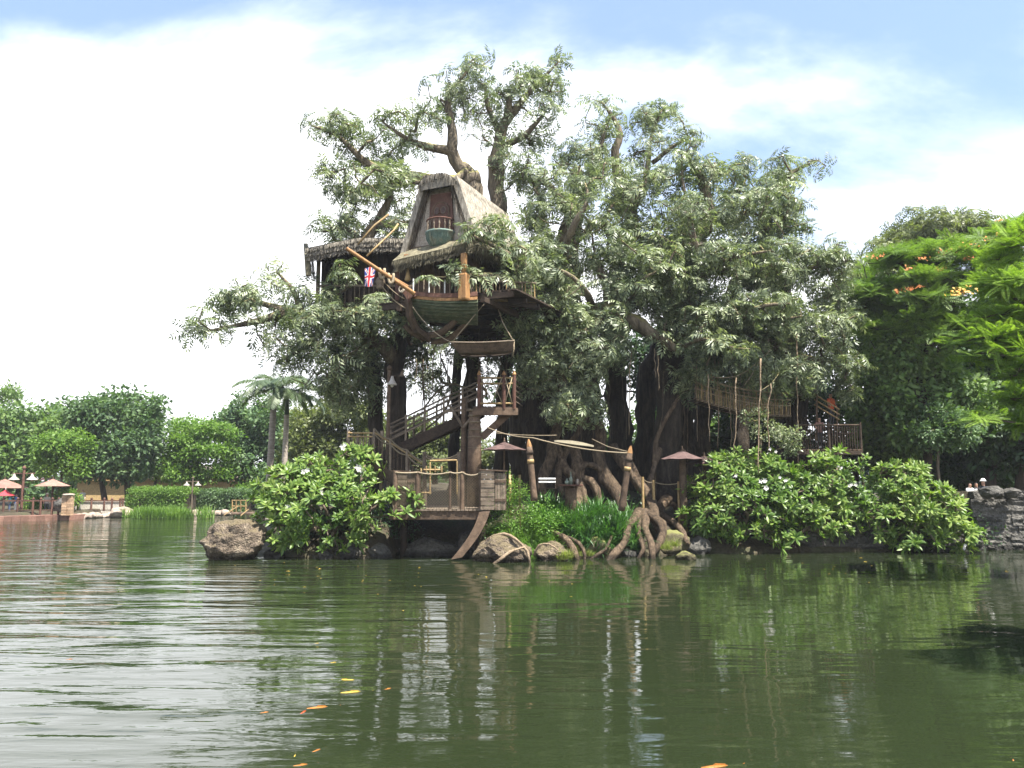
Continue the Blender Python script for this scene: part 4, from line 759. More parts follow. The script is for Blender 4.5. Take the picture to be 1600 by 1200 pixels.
# ------------------------------------------------------------------ second thatched veranda, further back on the left
VY = 36.3; va = P(497, 478, VY); ver = thing('thatched_veranda', 'dark thatched veranda with railing beside the treehouse gable', 'hut', va)
vz0, vz1 = P(497, 480, VY).z, P(497, 398, VY).z; vx0, vx1 = P(494, 478, VY).x, P(655, 478, VY).x
for k in range(16): beam('floor_board', V3(vx0 + (k + .5) * (vx1 - vx0) / 16, VY - .2, vz0), V3(vx0 + (k + .5) * (vx1 - vx0) / 16, VY + 3, vz0), (vx1 - vx0) / 16 - .02, .08, 'wood_dark', ver)
beam('edge_beam', V3(vx0 - .1, VY - .25, vz0 - .14), V3(vx1, VY - .25, vz0 - .14), .16, .26, 'wood', ver); beam('edge_beam', V3(vx0, VY - .1, vz0 - .16), V3(vx0, VY + 3, vz0 - .16), .16, .26, 'wood_grey', ver)
for k, x in enumerate((vx0 + .08, vx0 + 1.6, vx0 + 3.2)): beam('post', V3(x, VY - .1, vz0), V3(x, VY - .1, vz1 + .2), .16, .16, 'wood_grey' if k == 0 else 'wood_dark', ver)
for k in range(22):
    x = vx0 + (k + .5) * (vx1 - vx0) / 22; beam('wall_plank', V3(x, VY + 2.9, vz0), V3(x, VY + 2.9, vz1 + 1.5), (vx1 - vx0) / 22 + .02, .05 + .03 * (k % 2), 'wood_dark', ver, up=(0, 1, 0))
for k in range(13): beam('wall_plank', V3(vx0 + .02, VY + .9 + k * .15, vz0), V3(vx0 + .02, VY + .9 + k * .15, vz1 + .5), .16, .05 + .03 * (k % 2), 'wood_dark', ver, up=(1, 0, 0))
for k in range(14): beam('front_plank', V3(vx0 + 1.3 + k * .26, VY + .5, vz0), V3(vx0 + 1.3 + k * .26, VY + .5, vz1 + .4), .27, .05 + .02 * (k % 2), 'wood_dark', ver, up=(0, 1, 0))
for k in range(18): rod('baluster', V3(vx0 + .25 + k * .22, VY - .12, vz0 + .05), V3(vx0 + .25 + k * .22, VY - .12, vz0 + .95), .025, 'wood_grey', ver)
beam('top_rail', V3(vx0, VY - .12, vz0 + .98), V3(vx1, VY - .12, vz0 + .98), .08, .08, 'wood_grey', ver)
fe = [P(480, 402, VY - .8), P(520, 394, VY - 1), P(560, 386, VY - 1.1), P(600, 386, VY - 1.1), P(655, 388, VY - 1.1)]
for a, e in zip(fe[:-1], fe[1:]):
    thatch('thatch_roof', a + V3(0, 3.4, .75), e + V3(0, 3.4, .75), e, a, .42, 500, ver, mat='thatch', fringe=330, fl=.22)
thatch('thatch_side', P(480, 402, VY + 1.4) + V3(0, 0, .7), P(480, 402, VY - .8) + V3(.1, 0, .02), P(486, 430, VY - .8), P(484, 432, VY + 1.4), .2, 600, ver, mat='thatch_edge', fringe=160)
for k in range(3): rod('brace', V3(vx0 + .4 + k * 1.5, VY, vz0 - .2), V3(vx0 + 1.6 + k * 1.3, VY + 1.5, vz0 - 1.5), .1, 'wood_dark', ver)
# red-draped upper hut glimpsed through the right of the crown
hz = P(1050, 455, 37.5); bh = thing('crown_hut', 'small dark hut with reddish plank walls half hidden in the leaves', 'hut', hz)
for k in range(12): beam('wall_plank', V3(hz.x - 1.1 + k * .2, hz.y, hz.z), V3(hz.x - 1.1 + k * .2, hz.y, hz.z + 1.9), .185, .05, 'wood_red' if k % 2 else 'wood', bh, up=(0, 1, 0))
beam('floor_beam', V3(hz.x - 1.4, hz.y - .3, hz.z - .1), V3(hz.x + 1.5, hz.y - .3, hz.z - .1), .2, .2, 'wood_dark', bh)
thatch('thatch_roof', V3(hz.x - 1.3, hz.y + 1.4, hz.z + 3), V3(hz.x + 1.4, hz.y + 1.4, hz.z + 3), V3(hz.x + 1.6, hz.y - .6, hz.z + 1.9), V3(hz.x - 1.5, hz.y - .6, hz.z + 1.9), .2, 500, bh, fringe=160)
# ------------------------------------------------------------------ hanging rowing boat
bo = P(754, 545, 31.2); boat = thing('rowing_boat', 'weathered brown rowing boat slung on ropes under the treehouse', 'boat', bo)
def boat_pt(s, t_, f):   # s side, t_ along 0..1, f 0 keel .. 1 gunwale
    px = 706 + 97 * t_ + (1 - f) * (13 * (1 - t_) ** 3 - 4 * t_ ** 4); q = P(px, 557 - 3 * t_ - f * (18.5 - .5 * t_) - (1 - f) * 2.2 * (2 * t_ - 1) ** 2 + f * 3.2 * math.sin(math.pi * t_), 31.2)
    w = (.55 * math.sin(math.pi * (.08 + .84 * t_)) ** .55) * (f ** .45 * .85 + .12); return q + V3(0, s * w, 0)
for s in (-1, 1):
    for i in range(5):
        vs = []; n = 14
        for k in range(n + 1):
            a_, c_ = boat_pt(s, k / n, i / 5), boat_pt(s, k / n, (i + 1.12) / 5); d_ = V3(0, s * .022, 0); vs += [a_ + d_ * 1.6, c_ + d_ * .7, c_ - d_ * .6, a_ - d_ * .2]
        MB().add(vs, [(k * 4 + j, k * 4 + (j + 1) % 4, k * 4 + 4 + (j + 1) % 4, k * 4 + 4 + j) for k in range(n) for j in range(4)] + [(3, 2, 1, 0), (n * 4, n * 4 + 1, n * 4 + 2, n * 4 + 3)]).build('hull_plank', 'wood', boat)
    MB().tube([boat_pt(s, k / 14, 1.1) + V3(0, s * .03, 0) for k in range(15)], .032, 5).build('gunwale', 'wood_grey', boat, smooth=True)
MB().tube([boat_pt(0, k / 10, 0) - V3(0, 0, .03) for k in range(11)], .04, 5).build('keel', 'wood_dark', boat)
for t_ in (0.0, 1.0): MB().prism([boat_pt(1, t_, f) for f in (0, .4, .8, 1.1)] + [boat_pt(-1, t_, f) for f in (1.1, .8, .4, 0)], V3(.05 if t_ == 0 else -.05, 0, 0)).build('transom', 'wood_dark', boat)
for t_ in (.3, .65): beam('thwart', boat_pt(-1, t_, .85), boat_pt(1, t_, .85), .2, .04, 'wood', boat)
rope('sling_rope', sag(P(706, 535, 31.2), P(640, 472, 31.8), .25), .02, 'rope', boat); rope('sling_rope', [P(706, 535, 31.2), P(758, 473, 31.6)], .02, 'rope', boat); rope('sling_rope', [P(801, 531, 31.2), P(786, 505, 31.8), P(776, 476, 32.2)], .02, 'rope', boat); rope('sling_rope', [P(803, 531, 31.2), P(803, 545, 31.15), P(801, 557, 31.15)], .03, 'rope', boat)
# ------------------------------------------------------------------ stairs up to the treehouse
sb = P(600, 790, 34); stair = thing('staircase', 'dark timber staircase with rope and pole railings climbing to a landing', 'staircase', (sb.x, sb.y, gz(sb.x, sb.y)))
UA, UB = P(604, 706, 34.6), P(752, 634, 34.6)       # upper flight tread line, from left landing up to the right landing
LA, LBt = P(584, 716, 33.4), P(662, 768, 32.6)       # lower flight, left landing down to the deck
def flight(a, bb, n, w, name='step'):
    d = V3(0, w, 0)
    for k in range(n):
        q = a.lerp(bb, (k + .5) / n); dx = (bb.x - a.x) / n
        beam(name, q + V3(0, -.05, 0), q + d + V3(0, .05, 0), abs(dx) * 1.15, .06, 'wood', stair)
    for off in (0, w):
        beam('stringer', a + V3(-.2, off, -.22), bb + V3(.05, off, -.22), .12, .44, 'wood_dark', stair)
flight(UA, UB, 13, 1.1); flight(LA, LBt, 9, 1.1)
def railing(a, bb, h, n, rails, postr=.05, mat='wood_grey', rmat='bamboo', rr=.04):
    for k in range(n + 1):
        q = a.lerp(bb, k / n); rod('rail_post', q - V3(0, 0, .2), q + V3(0, 0, h + .08), postr, mat, stair)
    for f in rails: rod('handrail', a + V3(0, 0, h * f), bb + V3(0, 0, h * f), rr, rmat, stair)
railing(UA, UB, 1.12, 5, (1, .82, .62, .4), rmat='wood_grey'); railing(UA + V3(0, 1.1, 0), UB + V3(0, 1.1, 0), 1.1, 4, (1, .6), rmat='wood_grey')
railing(LA, LBt, 1.15, 3, (.94,), .065)
for f, dr in ((1.08, .22), (.9, .25)):
    for k in range(3): rope('rail_rope', sag(LA.lerp(LBt, k / 3) + V3(0, -.03, 1.15 * f), LA.lerp(LBt, (k + 1) / 3) + V3(0, -.03, 1.15 * f), dr * .5), .03, 'rope_dark', stair)
for k in range(26):
    q = LA.lerp(LBt, (k + .5) / 26); rod('baluster', q, q + V3(0, 0, 1.02), .022, 'wood_dark' if k % 2 else 'wood', stair)
# left landing
for k in range(8): beam('landing_board', V3(LA.x - 1.1 + k * .2, 33.4, LA.z), V3(LA.x - 1.1 + k * .2, 35.8, LA.z), .19, .07, 'wood', stair)
for x in (LA.x - 1.1, LA.x + .3):
    for y in (33.5, 35.6): rod('landing_post', V3(x, y, gz(x, y) - .3), V3(x, y, LA.z + 1.15), .08, 'wood_grey', stair)
for k in range(9): rod('baluster', V3(LA.x - 1.05 + k * .12, 33.45, LA.z), V3(LA.x - 1.05 + k * .12, 33.45, LA.z + 1.0), .024, 'wood_grey', stair)
for z in (1.05, .9): rod('handrail', V3(LA.x - 1.1, 33.45, LA.z + z), V3(LA.x + .02, 33.45, LA.z + z), .035, 'bamboo', stair)
# upper landing
ua, ub = P(748, 636, 33.6), P(804, 638, 33.6); lz = ua.z
for k in range(9): beam('landing_board', V3(ua.x - .15 + k * (ub.x - ua.x + .3) / 9, 33.5, lz), V3(ua.x - .15 + k * (ub.x - ua.x + .3) / 9, 35.9, lz), (ub.x - ua.x + .3) / 9 - .015, .07, 'wood', stair)
beam('landing_beam', V3(ua.x - .25, 33.5, lz - .2), V3(ub.x + .15, 33.5, lz - .2), .14, .32, 'wood', stair); beam('landing_beam', V3(ub.x + .05, 33.55, lz - .21), V3(ub.x + .05, 35.9, lz - .21), .14, .3, 'wood_dark', stair)
for x in (ua.x + .02, ua.x + 1.06, ub.x - .02):
    rod('rail_post', V3(x, 33.48, lz - .1), V3(x, 33.48, lz + 1.36), .085, 'wood_red', stair); MB().lathe([(.085, 0), (.1, .03), (.07, .1), (.0, .22)], V3(x, 33.48, lz + 1.34), 8).build('post_tip', 'wood_orange', stair)
for z in (1.22, .98, .14): rod('handrail', V3(ua.x - .05, 33.46, lz + z), V3(ub.x, 33.46, lz + z), .045, 'bamboo', stair)
for a_, c_ in ((.12, .55), (.55, .98), (.98, .55), (.55, .12), (1.12, 1.4), (1.4, 1.12)): rope('rail_rope', [V3(ua.x + a_, 33.42, lz + 1.2), V3(ua.x + c_, 33.42, lz + .16)], .022, 'rope', stair)
for k in range(5): rod('handrail', V3(ub.x, 33.5 + .01, lz + .25 + k * .23), V3(ub.x + .35, 35.8, lz + .25 + k * .23), .03, 'wood_grey', stair)
beam('brace', P(752, 684, 34), P(797, 644, 34), .13, .3, 'wood', stair)
# wrapped column under the landing, banded
cb = P(741, 770, 33.75); col_ = MB().lathe([(.30, cb.z - 1.0), (.29, P(741, 700, 33.75).z), (.25, P(741, 660, 33.75).z), (.24, lz - .1)], (cb.x, 33.75, 0), 14).build('column', 'wood', stair, smooth=True)
for py in (642, 650, 660, 672, 683, 700): MB().lathe([(.27, -.03), (.30, 0), (.27, .04)], (cb.x, 33.75, P(741, py, 33.75).z), 14).build('column_band', 'rope_dark', col_, smooth=True)
cb2 = P(724, 770, 34.1); rod('column', V3(cb2.x, 34.1, cb2.z - .5), V3(cb2.x, 34.1, P(724, 622, 34.1).z), .13, 'wood', stair)
for s, py in ((-1, 645), (1, 652)): rod('brace', P(724, 668, 34.0), P(724 + s * 22, py - 12, 34.0), .06, 'wood_grey', stair)
beam('landing_beam', P(694, 643, 34.1), P(736, 640, 34.1), .1, .1, 'wood_grey', stair)
# ------------------------------------------------------------------ waterside deck
dz = P(700, 797, 30.9).z; dk0, dk1 = P(612, 797, 30.9).x, P(764, 797, 30.9).x
deck = thing('timber_deck', 'timber deck with netted rail standing over the dark water cave', 'deck', V3((dk0 + dk1) / 2, 32.5, dz))
nb = 24
for k in range(nb): x = dk0 + (k + .5) * (dk1 - dk0) / nb; beam('deck_board', V3(x, 30.85 + rnd.uniform(-.03, .03), dz), V3(x, 35.4, dz), (dk1 - dk0) / nb - .014, .07, 'wood_grey', deck)
beam('fascia_beam', V3(dk0 - .1, 30.98, dz - .21), V3(dk1 - .1, 30.98, dz - .21), .14, .32, 'wood', deck)
for k in range(4): beam('joist', V3(dk0, 32 + k, dz - .2), V3(dk1, 32 + k, dz - .2), .14, .3, 'wood_dark', deck)
for x in (dk0 + .2, dk1 - .5): rod('pile', V3(x, 33, -.8), V3(x, 33, dz - .1), .16, 'wood_dark', deck)
pts = catmull([(P(758, 800, 30.8), .0), (P(750, 822, 30.75), 0), (P(736, 846, 30.7), 0), (P(714, 874, 30.65), 0)], .12); b = MB(); vs = []
for q, _r in pts: vs += [q + V3(-.22, -.05, 0), q + V3(.2, -.05, .08), q + V3(.2, .3, .08), q + V3(-.22, .3, 0)]
b.add(vs, [(k * 4 + j, k * 4 + (j + 1) % 4, k * 4 + 4 + (j + 1) % 4, k * 4 + 4 + j) for k in range(len(pts) - 1) for j in range(4)] + [(3, 2, 1, 0), tuple(len(vs) - 4 + j for j in range(4))]); b.build('curved_brace', 'wood', deck)
zr = P(700, 738, 30.95).z
posts = [(617, .10), (652, .10), (703, .06), (722, .10), (752, .11)]
for px, r in posts: x = P(px, 780, 30.95).x; rod('rail_post', V3(x, 30.97, dz), V3(x, 30.97, zr + .05), r, 'wood', deck)
tops = [V3(P(px, 780, 30.95).x, 30.9, zr) for px, _ in posts]
for a, e, d in zip(tops[:-1], tops[1:], (.03, .08, .04, .12)): rope('top_rope', sag(a, e, d), .035, 'rope', deck)
b = MB(); x0, x1 = tops[0].x, tops[-1].x; s_ = .105; hh = zr - dz - .12                 # diamond netting
n = int((x1 - x0) / s_)
for k in range(-int(hh / s_) - 1, n + 1):
    for sg in (1, -1):
        xa = x0 + k * s_ if sg == 1 else x0 + (k + hh / s_) * s_; a_, c_ = V3(xa, 30.93, dz + .06), V3(xa + sg * hh, 30.93, dz + .06 + hh); lo, hi = (x0, x1)
        t0, t1 = sorted(((lo - a_.x) / (c_.x - a_.x), (hi - a_.x) / (c_.x - a_.x))); t0, t1 = max(0, t0), min(1, t1)
        if t1 - t0 > .03: b.tube([a_.lerp(c_, t0), a_.lerp(c_, t1)], .0075, 3, cap=False)
b.build('netting', 'rope_dark', deck)['kind'] = 'stuff'
def slat_box(name, label, px0, px1, py0, py1, Y, depth, vertical, group=None):
    a, e = P(px0, py1, Y), P(px1, py0, Y); w, h = e.x - a.x, e.z - a.z; t_ = thing(name, label, 'cupboard', (a.x + w / 2, Y, a.z), group)
    for k in range(9): q = a.z + (k + .5) * h / 9; beam('slat', V3(a.x, Y, q), V3(a.x + w * .55, Y, q), .04 + .03 * (k % 2), h / 9 - .015, 'wood_grey', t_)
    n = max(3, int(w * .45 / .1))
    for k in range(n): x = a.x + w * .57 + (k + .5) * w * .43 / n; beam('door_board', V3(x, Y + .06, a.z), V3(x, Y + .06, a.z + h * .93), w * .43 / n - .01, .05, 'wood_grey', t_, up=(0, 1, 0))
    beam('door_batten', V3(a.x + w * .57, Y + .02, a.z + h * .72), V3(a.x + w, Y + .02, a.z + h * .72), .03, .1, 'wood', t_); beam('door_batten', V3(a.x + w * .57, Y + .02, a.z + h * .25), V3(a.x + w, Y + .02, a.z + h * .25), .03, .1, 'wood', t_)
    for k in range(4): beam('side_board', V3(a.x + w, Y + .1 + (k + .5) * depth / 4, a.z), V3(a.x + w, Y + .1 + (k + .5) * depth / 4, a.z + h * .92), depth / 4 - .012, .05, 'wood', t_, up=(1, 0, 0))
    for k in range(5): beam('lid_board', V3(a.x - .06, Y - .06 + (k + .5) * depth / 5, a.z + h + .03), V3(a.x + w + .06, Y - .06 + (k + .5) * depth / 5, a.z + h * .97 + .02), depth / 5 - .01, .05, 'wood', t_, up=(0, 0, 1))
    return t_
slat_box('slatted_cupboard', 'sunlit slatted wooden cupboard at the corner of the deck beside the curved brace', 751, 790, 735, 797, 30.75, .9, True)
slat_box('slatted_cupboard', 'slatted wooden cupboard on the deck half behind the frangipani leaves', 616, 652, 737, 790, 31.2, .8, True)
# bamboo frame and small gate on the deck
fr = thing('bamboo_rack', 'bamboo rack with short uprights standing on the deck', 'rack', V3(P(700, 797, 31.6).x, 31.6, dz))
for a, e in (((672, 772), (672, 722)), ((714, 772), (714, 720)), ((662, 734), (688, 734)), ((658, 738), (658, 732)), ((672, 720), (714, 719)), ((690, 738), (690, 728)), ((680, 738), (680, 728)), ((666, 738), (666, 728)), ((658, 770), (674, 770))): rod('bamboo_bar', P(*a, 31.6), P(*e, 31.6), .035, 'bamboo', fr)
for px in (664, 718): rod('post', P(px, 790, 32.4), P(px - 1, 706, 32.4), .085, 'wood_grey', fr)
rope('rope_swag', sag(P(664, 710, 32.4), P(718, 708, 32.4), .22), .04, 'rope_dark', fr); rope('rope_swag', sag(P(664, 714, 32.4), P(718, 712, 32.4), .2), .04, 'rope_dark', fr)
# ------------------------------------------------------------------ lamps, posts, parasols by the tree
def hang_lamp(name, label, px, pyb, pyt, Y, group=None, double=False, s=1.0, mat='wood'):
    a = P(px, pyb, Y); h = P(px, pyt, Y).z - a.z; t_ = thing(name, label, 'lamp post', a, group); rod('pole', a - V3(0, 0, .3), a + V3(0, 0, h), .085 * s, mat, t_)
    MB().lathe([(.085 * s, 0), (.12 * s, .04 * s), (.1 * s, .14 * s), (0, .24 * s)], a + V3(0, 0, h - .01), 8).build('finial', mat, t_, smooth=True)
    for sg in ((-1, 1) if double else (1,)):
        q = a + V3(sg * .55 * s if double else .14, -.05, h - .28 * s); rod('arm', a + V3(0, 0, h - .28 * s), q + V3(sg * .15 * s, 0, .02), .035 * s, mat, t_); sh = q - V3(0, 0, .38 * s)
        MB().lathe([(.33 * s if double else .2, 0), (.3 * s if double else .2, .04 * s), (.1 * s, .2 * s), (.07 * s, .3 * s), (.05 * s, .38 * s)], sh, 12).build('lamp_shade', 'metal_lamp', t_, smooth=True); MB().lathe([(.02, -.10 * s), (.07 * s, -.06 * s), (.07 * s, .02)], sh, 8).build('bulb', 'lantern_glass', t_, smooth=True)
    return t_
hang_lamp('lantern_post', 'wooden post with a bell shaped lantern beside the stair trunk', 606, 700, 578, 33.9)
def totem(label, px0, py0, px1, py1, Y, r=.135):
    a, e = P(px0, py0, Y), P(px1, py1, Y); t_ = thing('carved_post', label, 'post', a); d = (e - a)
    pts = [a - d * .1] + [a + d * k / 8 for k in range(9)]; MB().tube(pts, [r * 1.05] * 2 + [r * (1 - .02 * k) for k in range(8)], 12, rough=.06).build('shaft', 'wood', t_, smooth=True)
    MB().tube([e, e + d.normalized() * .12, e + d.normalized() * .3], [r * .9, r * .7, .03], 6).build('pointed_tip', 'wood_orange', t_)
    for f, mt in ((.84, 'wood_dark'), (.66, 'bamboo')):
        q = a + d * f; MB().tube([q, q + d.normalized() * .16], r * 1.03, 12).build('carved_band', mt, t_, smooth=True)
    return t_
totem('pointed carved post with a yellow band near the slatted cupboard', 834, 775, 827, 698, 31.8); totem('leaning carved post with orange tip beside the exposed roots', 972, 790, 984, 708, 32.2)
aw = thing('rope_awning', 'small sagging net awning strung on ropes between two carved posts', 'awning', P(905, 700, 32.6))
rope('guy_rope', sag(P(762, 668, 33.4), P(832, 684, 31.9), .1), .022, 'rope', aw); rope('guy_rope', sag(P(832, 684, 31.9), P(984, 708, 32.2), .12), .028, 'rope', aw); rope('guy_rope', [P(925, 686, 34), P(950, 698, 33), P(982, 706, 32.3)], .02, 'rope', aw); rope('guy_rope', sag(P(770, 676, 33.4), P(870, 680, 33.5), .05), .016, 'rope', aw)
b = MB(); vs = []
for j in range(9):
    for i in range(13):
        u, v = i / 12, j / 8; q = P(866 + 62 * u, 690 + 8 * u - 3 * v * math.sin(math.pi * u), 32.1 + 1.0 * v); vs.append(q + V3(0, 0, -.08 * math.sin(math.pi * u) * math.sin(math.pi * v) + .06 * v))
b.add(vs, [(j * 13 + i, j * 13 + i + 1, j * 13 + i + 14, j * 13 + i + 13) for j in range(8) for i in range(12)]); me = b.mesh('awning_cloth', 'canvas', smooth=True, fix=False); ob = put('awning_cloth', me, aw); md = ob.modifiers.new('thickness', 'SOLIDIFY'); md.thickness = .02
def parasol(name, label, px, py_top, py_rim, rpx, Y, zbase, mat, group=None, post='wood', pr=.045, sides=8):
    top, rim = P(px, py_top, Y), P(px, py_rim, Y); r = rpx * Y / F; t_ = thing(name, label, 'parasol', (top.x, Y, zbase), group); n = sides; h = top.z - rim.z
    for k in range(n):
        a0, a1 = 2 * math.pi * k / n, 2 * math.pi * (k + 1) / n; vs = []
        for f in (.02, .35, .7, 1):
            for g_ in (0, .5, 1):
                a = a0 + (a1 - a0) * g_; cut = 1 - .055 * f * (g_ == .5); vs.append(Vector((top.x + r * f * cut * math.cos(a), Y + r * f * cut * math.sin(a), top.z - h * (f ** .85) - (0.02 if g_ == .5 else 0) * f)))
        m = len(vs); vs += [q - V3(0, 0, .015) for q in vs]; fs = []
        for i in range(3):
            for j in range(2): q = (i * 3 + j, i * 3 + j + 1, i * 3 + j + 4, i * 3 + j + 3); fs += [q, tuple(x + m for x in q[::-1])]
        fs += [(9, 10, 10 + m, 9 + m), (10, 11, 11 + m, 10 + m)]; MB().add(vs, fs).build('canopy_panel', mat, t_)
        rod('rib', Vector((top.x, Y, top.z - .12)), Vector((top.x + r * .97 * math.cos(a0), Y + r * .97 * math.sin(a0), rim.z - .02)), .014, 'wood', t_)
    rod('pole', Vector((top.x, Y, zbase)), Vector((top.x, Y, top.z)), pr, post, t_); MB().lathe([(.04, 0), (.06, .05), (.02, .1), (.03, .16), (0, .22)], top - V3(0, 0, .03), 8).build('finial', post, t_, smooth=True)
    return t_
parasol('parasol', 'dark brown parasol beside the stair column under the landing', 788, 690, 702.5, 34, 33.2, dz, 'parasol')
parasol('parasol', 'reddish brown parasol on a stout log, the taller of two by the roots', 1066, 703, 717, 34, 34.2, gz(7, 34.2), 'parasol', post='wood', pr=.16)
parasol('parasol', 'low reddish brown parasol partly covered by the frangipani leaves', 1100, 712, 724, 32, 34.8, gz(8, 34.8), 'parasol', post='wood', pr=.1)
# round table with bottles, white bench behind the lilies
tb = P(892, 790, 33.4); tz = P(892, 757, 33.4).z; t_ = thing('round_table', 'round red topped table on a log among the roots', 'table', (tb.x, 33.4, gz(tb.x, 33.4)))
MB().lathe([(.5, 0), (.52, .03), (.5, .07)], (tb.x, 33.4, tz - .07), 18).build('table_top', 'wood_red', t_, smooth=False); MB().lathe([(.3, gz(tb.x, 33.4) - .2), (.24, tz - .5), (.26, tz - .07)], (tb.x, 33.4, 0), 12).build('pedestal', 'wood', t_, smooth=True)
for nm, lb, dx, pr_, mt in (('bottle', 'tall necked glass bottle on the red round table', .0, [(.07, 0), (.075, .2), (.07, .26), (.025, .34), (.022, .5), (.028, .52)], 'bottle_glass'), ('flask', 'squat round flask on the red round table', -.16, [(.06, 0), (.1, .06), (.09, .13), (.03, .18), (.03, .24)], 'bottle_glass'), ('candle', 'short pale candle at the edge of the red round table', .27, [(.04, 0), (.04, .22), (.01, .23)], 'plaster'), ('cup', 'small dark cup on the red round table', .16, [(.035, 0), (.05, .12), (.045, .12), (.03, .02)], 'wood_dark')):
    o_ = put(nm, MB().lathe(pr_, (0, 0, 0), 12).mesh(nm, mt, smooth=True), None, Matrix.Translation((tb.x + dx, 33.25, tz))); tag(o_, lb, nm)
bn = P(855, 770, 34); bz = P(855, 750, 34).z; t_ = thing('bench', 'white slatted bench back showing behind the strap leaved plants', 'bench', (bn.x, 34, gz(bn.x, 34)))
for k in range(2): beam('slat', V3(bn.x - .36, 34, bz + .06 - k * .14), V3(bn.x + .36, 34, bz + .06 - k * .14), .03, .07, 'paint_white', t_)
for s in (-1, 1): beam('leg', V3(bn.x + s * .36, 34.03, gz(bn.x, 34) - .1), V3(bn.x + s * .36, 34.03, bz + .1), .05, .05, 'wood_dark', t_); beam('leg', V3(bn.x + s * .36, 33.6, gz(bn.x, 34) - .1), V3(bn.x + s * .36, 33.6, bz - .38), .05, .05, 'wood_dark', t_)
for k in range(4): beam('seat_slat', V3(bn.x - .42, 33.58 + k * .12, bz - .36), V3(bn.x + .42, 33.58 + k * .12, bz - .36), .1, .03, 'wood_dark', t_)
rf = thing('rope_fence', 'low rope fence on bamboo posts in front of the straight trunk', 'fence', P(1045, 785, 34.4))
fp = [(1004, 745), (1021, 750), (1060, 752), (1071, 748), (1100, 752)]; last = None
for px, py in fp:
    a = P(px, py, 34.4); rod('fence_post', V3(a.x, 34.4, gz(a.x, 34.4) - .2), a, .06, 'bamboo', rf)
    if last: rope('rope', sag(last - V3(0, 0, .08), a - V3(0, 0, .08), .08), .02, 'rope', rf)
    last = a
for i, (px, label) in enumerate(((797, 'short bamboo post nearest the slatted cupboard'), (812, 'short bamboo post left of the yellow banded carved post'))):
    a = P(px, 742, 32.2); tag(put('bamboo_post', MB().tube([(0, 0, -.4), (0, 0, .2), (0, 0, a.z - gz(a.x, 32.2))], [.06, .06, .05], 8).mesh('bamboo_post', 'bamboo', smooth=True), None, Matrix.Translation((a.x, 32.2, gz(a.x, 32.2)))), label, 'post', 'short bamboo posts')
# ------------------------------------------------------------------ rope bridge and viewing platform on the right
br0, br1 = P(1085, 622, 36.4), P(1236, 650, 36.4); brg = thing('rope_bridge', 'sagging rope bridge with woven pole sides slung between two trunks', 'bridge', (br0 + br1) / 2)
path = [br0.lerp(br1, k / 24) - V3(0, 0, .22 * 4 * (k / 24) * (1 - k / 24)) for k in range(25)]
for k in range(24): q = (path[k] + path[k + 1]) / 2; beam('deck_plank', q + V3(0, -.05, 0), q + V3(0, 1.1, 0), (path[1] - path[0]).length * .94, .06, 'wood', brg)
for off in (0, 1.1):
    for f, r in ((0, .05), (.45, .025), (.7, .025), (1.0, .045)): rope('side_rope' if f < 1 else 'handrail_rope', [q + V3(0, off, 1.05 * f) for q in path], r, 'rope', brg)
    n = 62 if off == 0 else 24
    for k in range(n):
        u = (k + .5) / n * 24; i = int(u); q = path[i].lerp(path[min(24, i + 1)], u - i); rod('side_pole', q + V3(0, off, -.05), q + V3(rnd.uniform(-.04, .04), off, 1.05 if k % 4 == 0 else rnd.uniform(.5, .75)), .02, 'bamboo' if k % 3 else 'wood_grey', brg)
st2 = thing('bamboo_handrail', 'yellow bamboo handrail slanting down behind the right trunk', 'handrail', P(1300, 680, 37))
for dy in (0, 8, 16): rod('bamboo_bar', P(1272, 616 + dy, 37), P(1312, 640 + dy, 36.6), .035, 'bamboo', st2)
for px, py in ((1276, 616), (1308, 636)): rod('post', P(px, py, 36.9), P(px, 690, 36.9), .05, 'wood', st2)
vp = thing('viewing_platform', 'fenced timber viewing platform in deep shade right of the rope bridge', 'platform', P(1300, 705, 36.2)); pz = P(1300, 703, 36.2).z
pa, pb_ = P(1245, 700, 36.2).x, P(1345, 700, 36.2).x
for k in range(14): x = pa + (k + .5) * (pb_ - pa) / 14; beam('floor_board', V3(x, 36.1, pz), V3(x, 38.4, pz), (pb_ - pa) / 14 - .015, .07, 'wood', vp)
beam('edge_beam', V3(pa, 36.15, pz - .14), V3(pb_, 36.15, pz - .14), .12, .16, 'wood_dark', vp); rod('top_rail', V3(pa, 36.15, pz + 1.12), V3(pb_, 36.15, pz + 1.12), .04, 'wood', vp)
for k in range(26): x = pa + (k + .5) * (pb_ - pa) / 26; rod('baluster', V3(x, 36.15, pz), V3(x, 36.15, pz + 1.1), .024, 'wood_dark', vp)  # darker wood carries the platform's deep shade in its colour
for x in (pa, (pa + pb_) / 2, pb_): rod('post', V3(x, 36.15, gz(x, 36.15) - .3), V3(x, 36.15, pz + 1.25), .06, 'wood_dark', vp); rod('post', V3(x, 38.3, gz(x, 38.3) - .3), V3(x, 38.3, pz + .05), .07, 'wood_dark', vp)
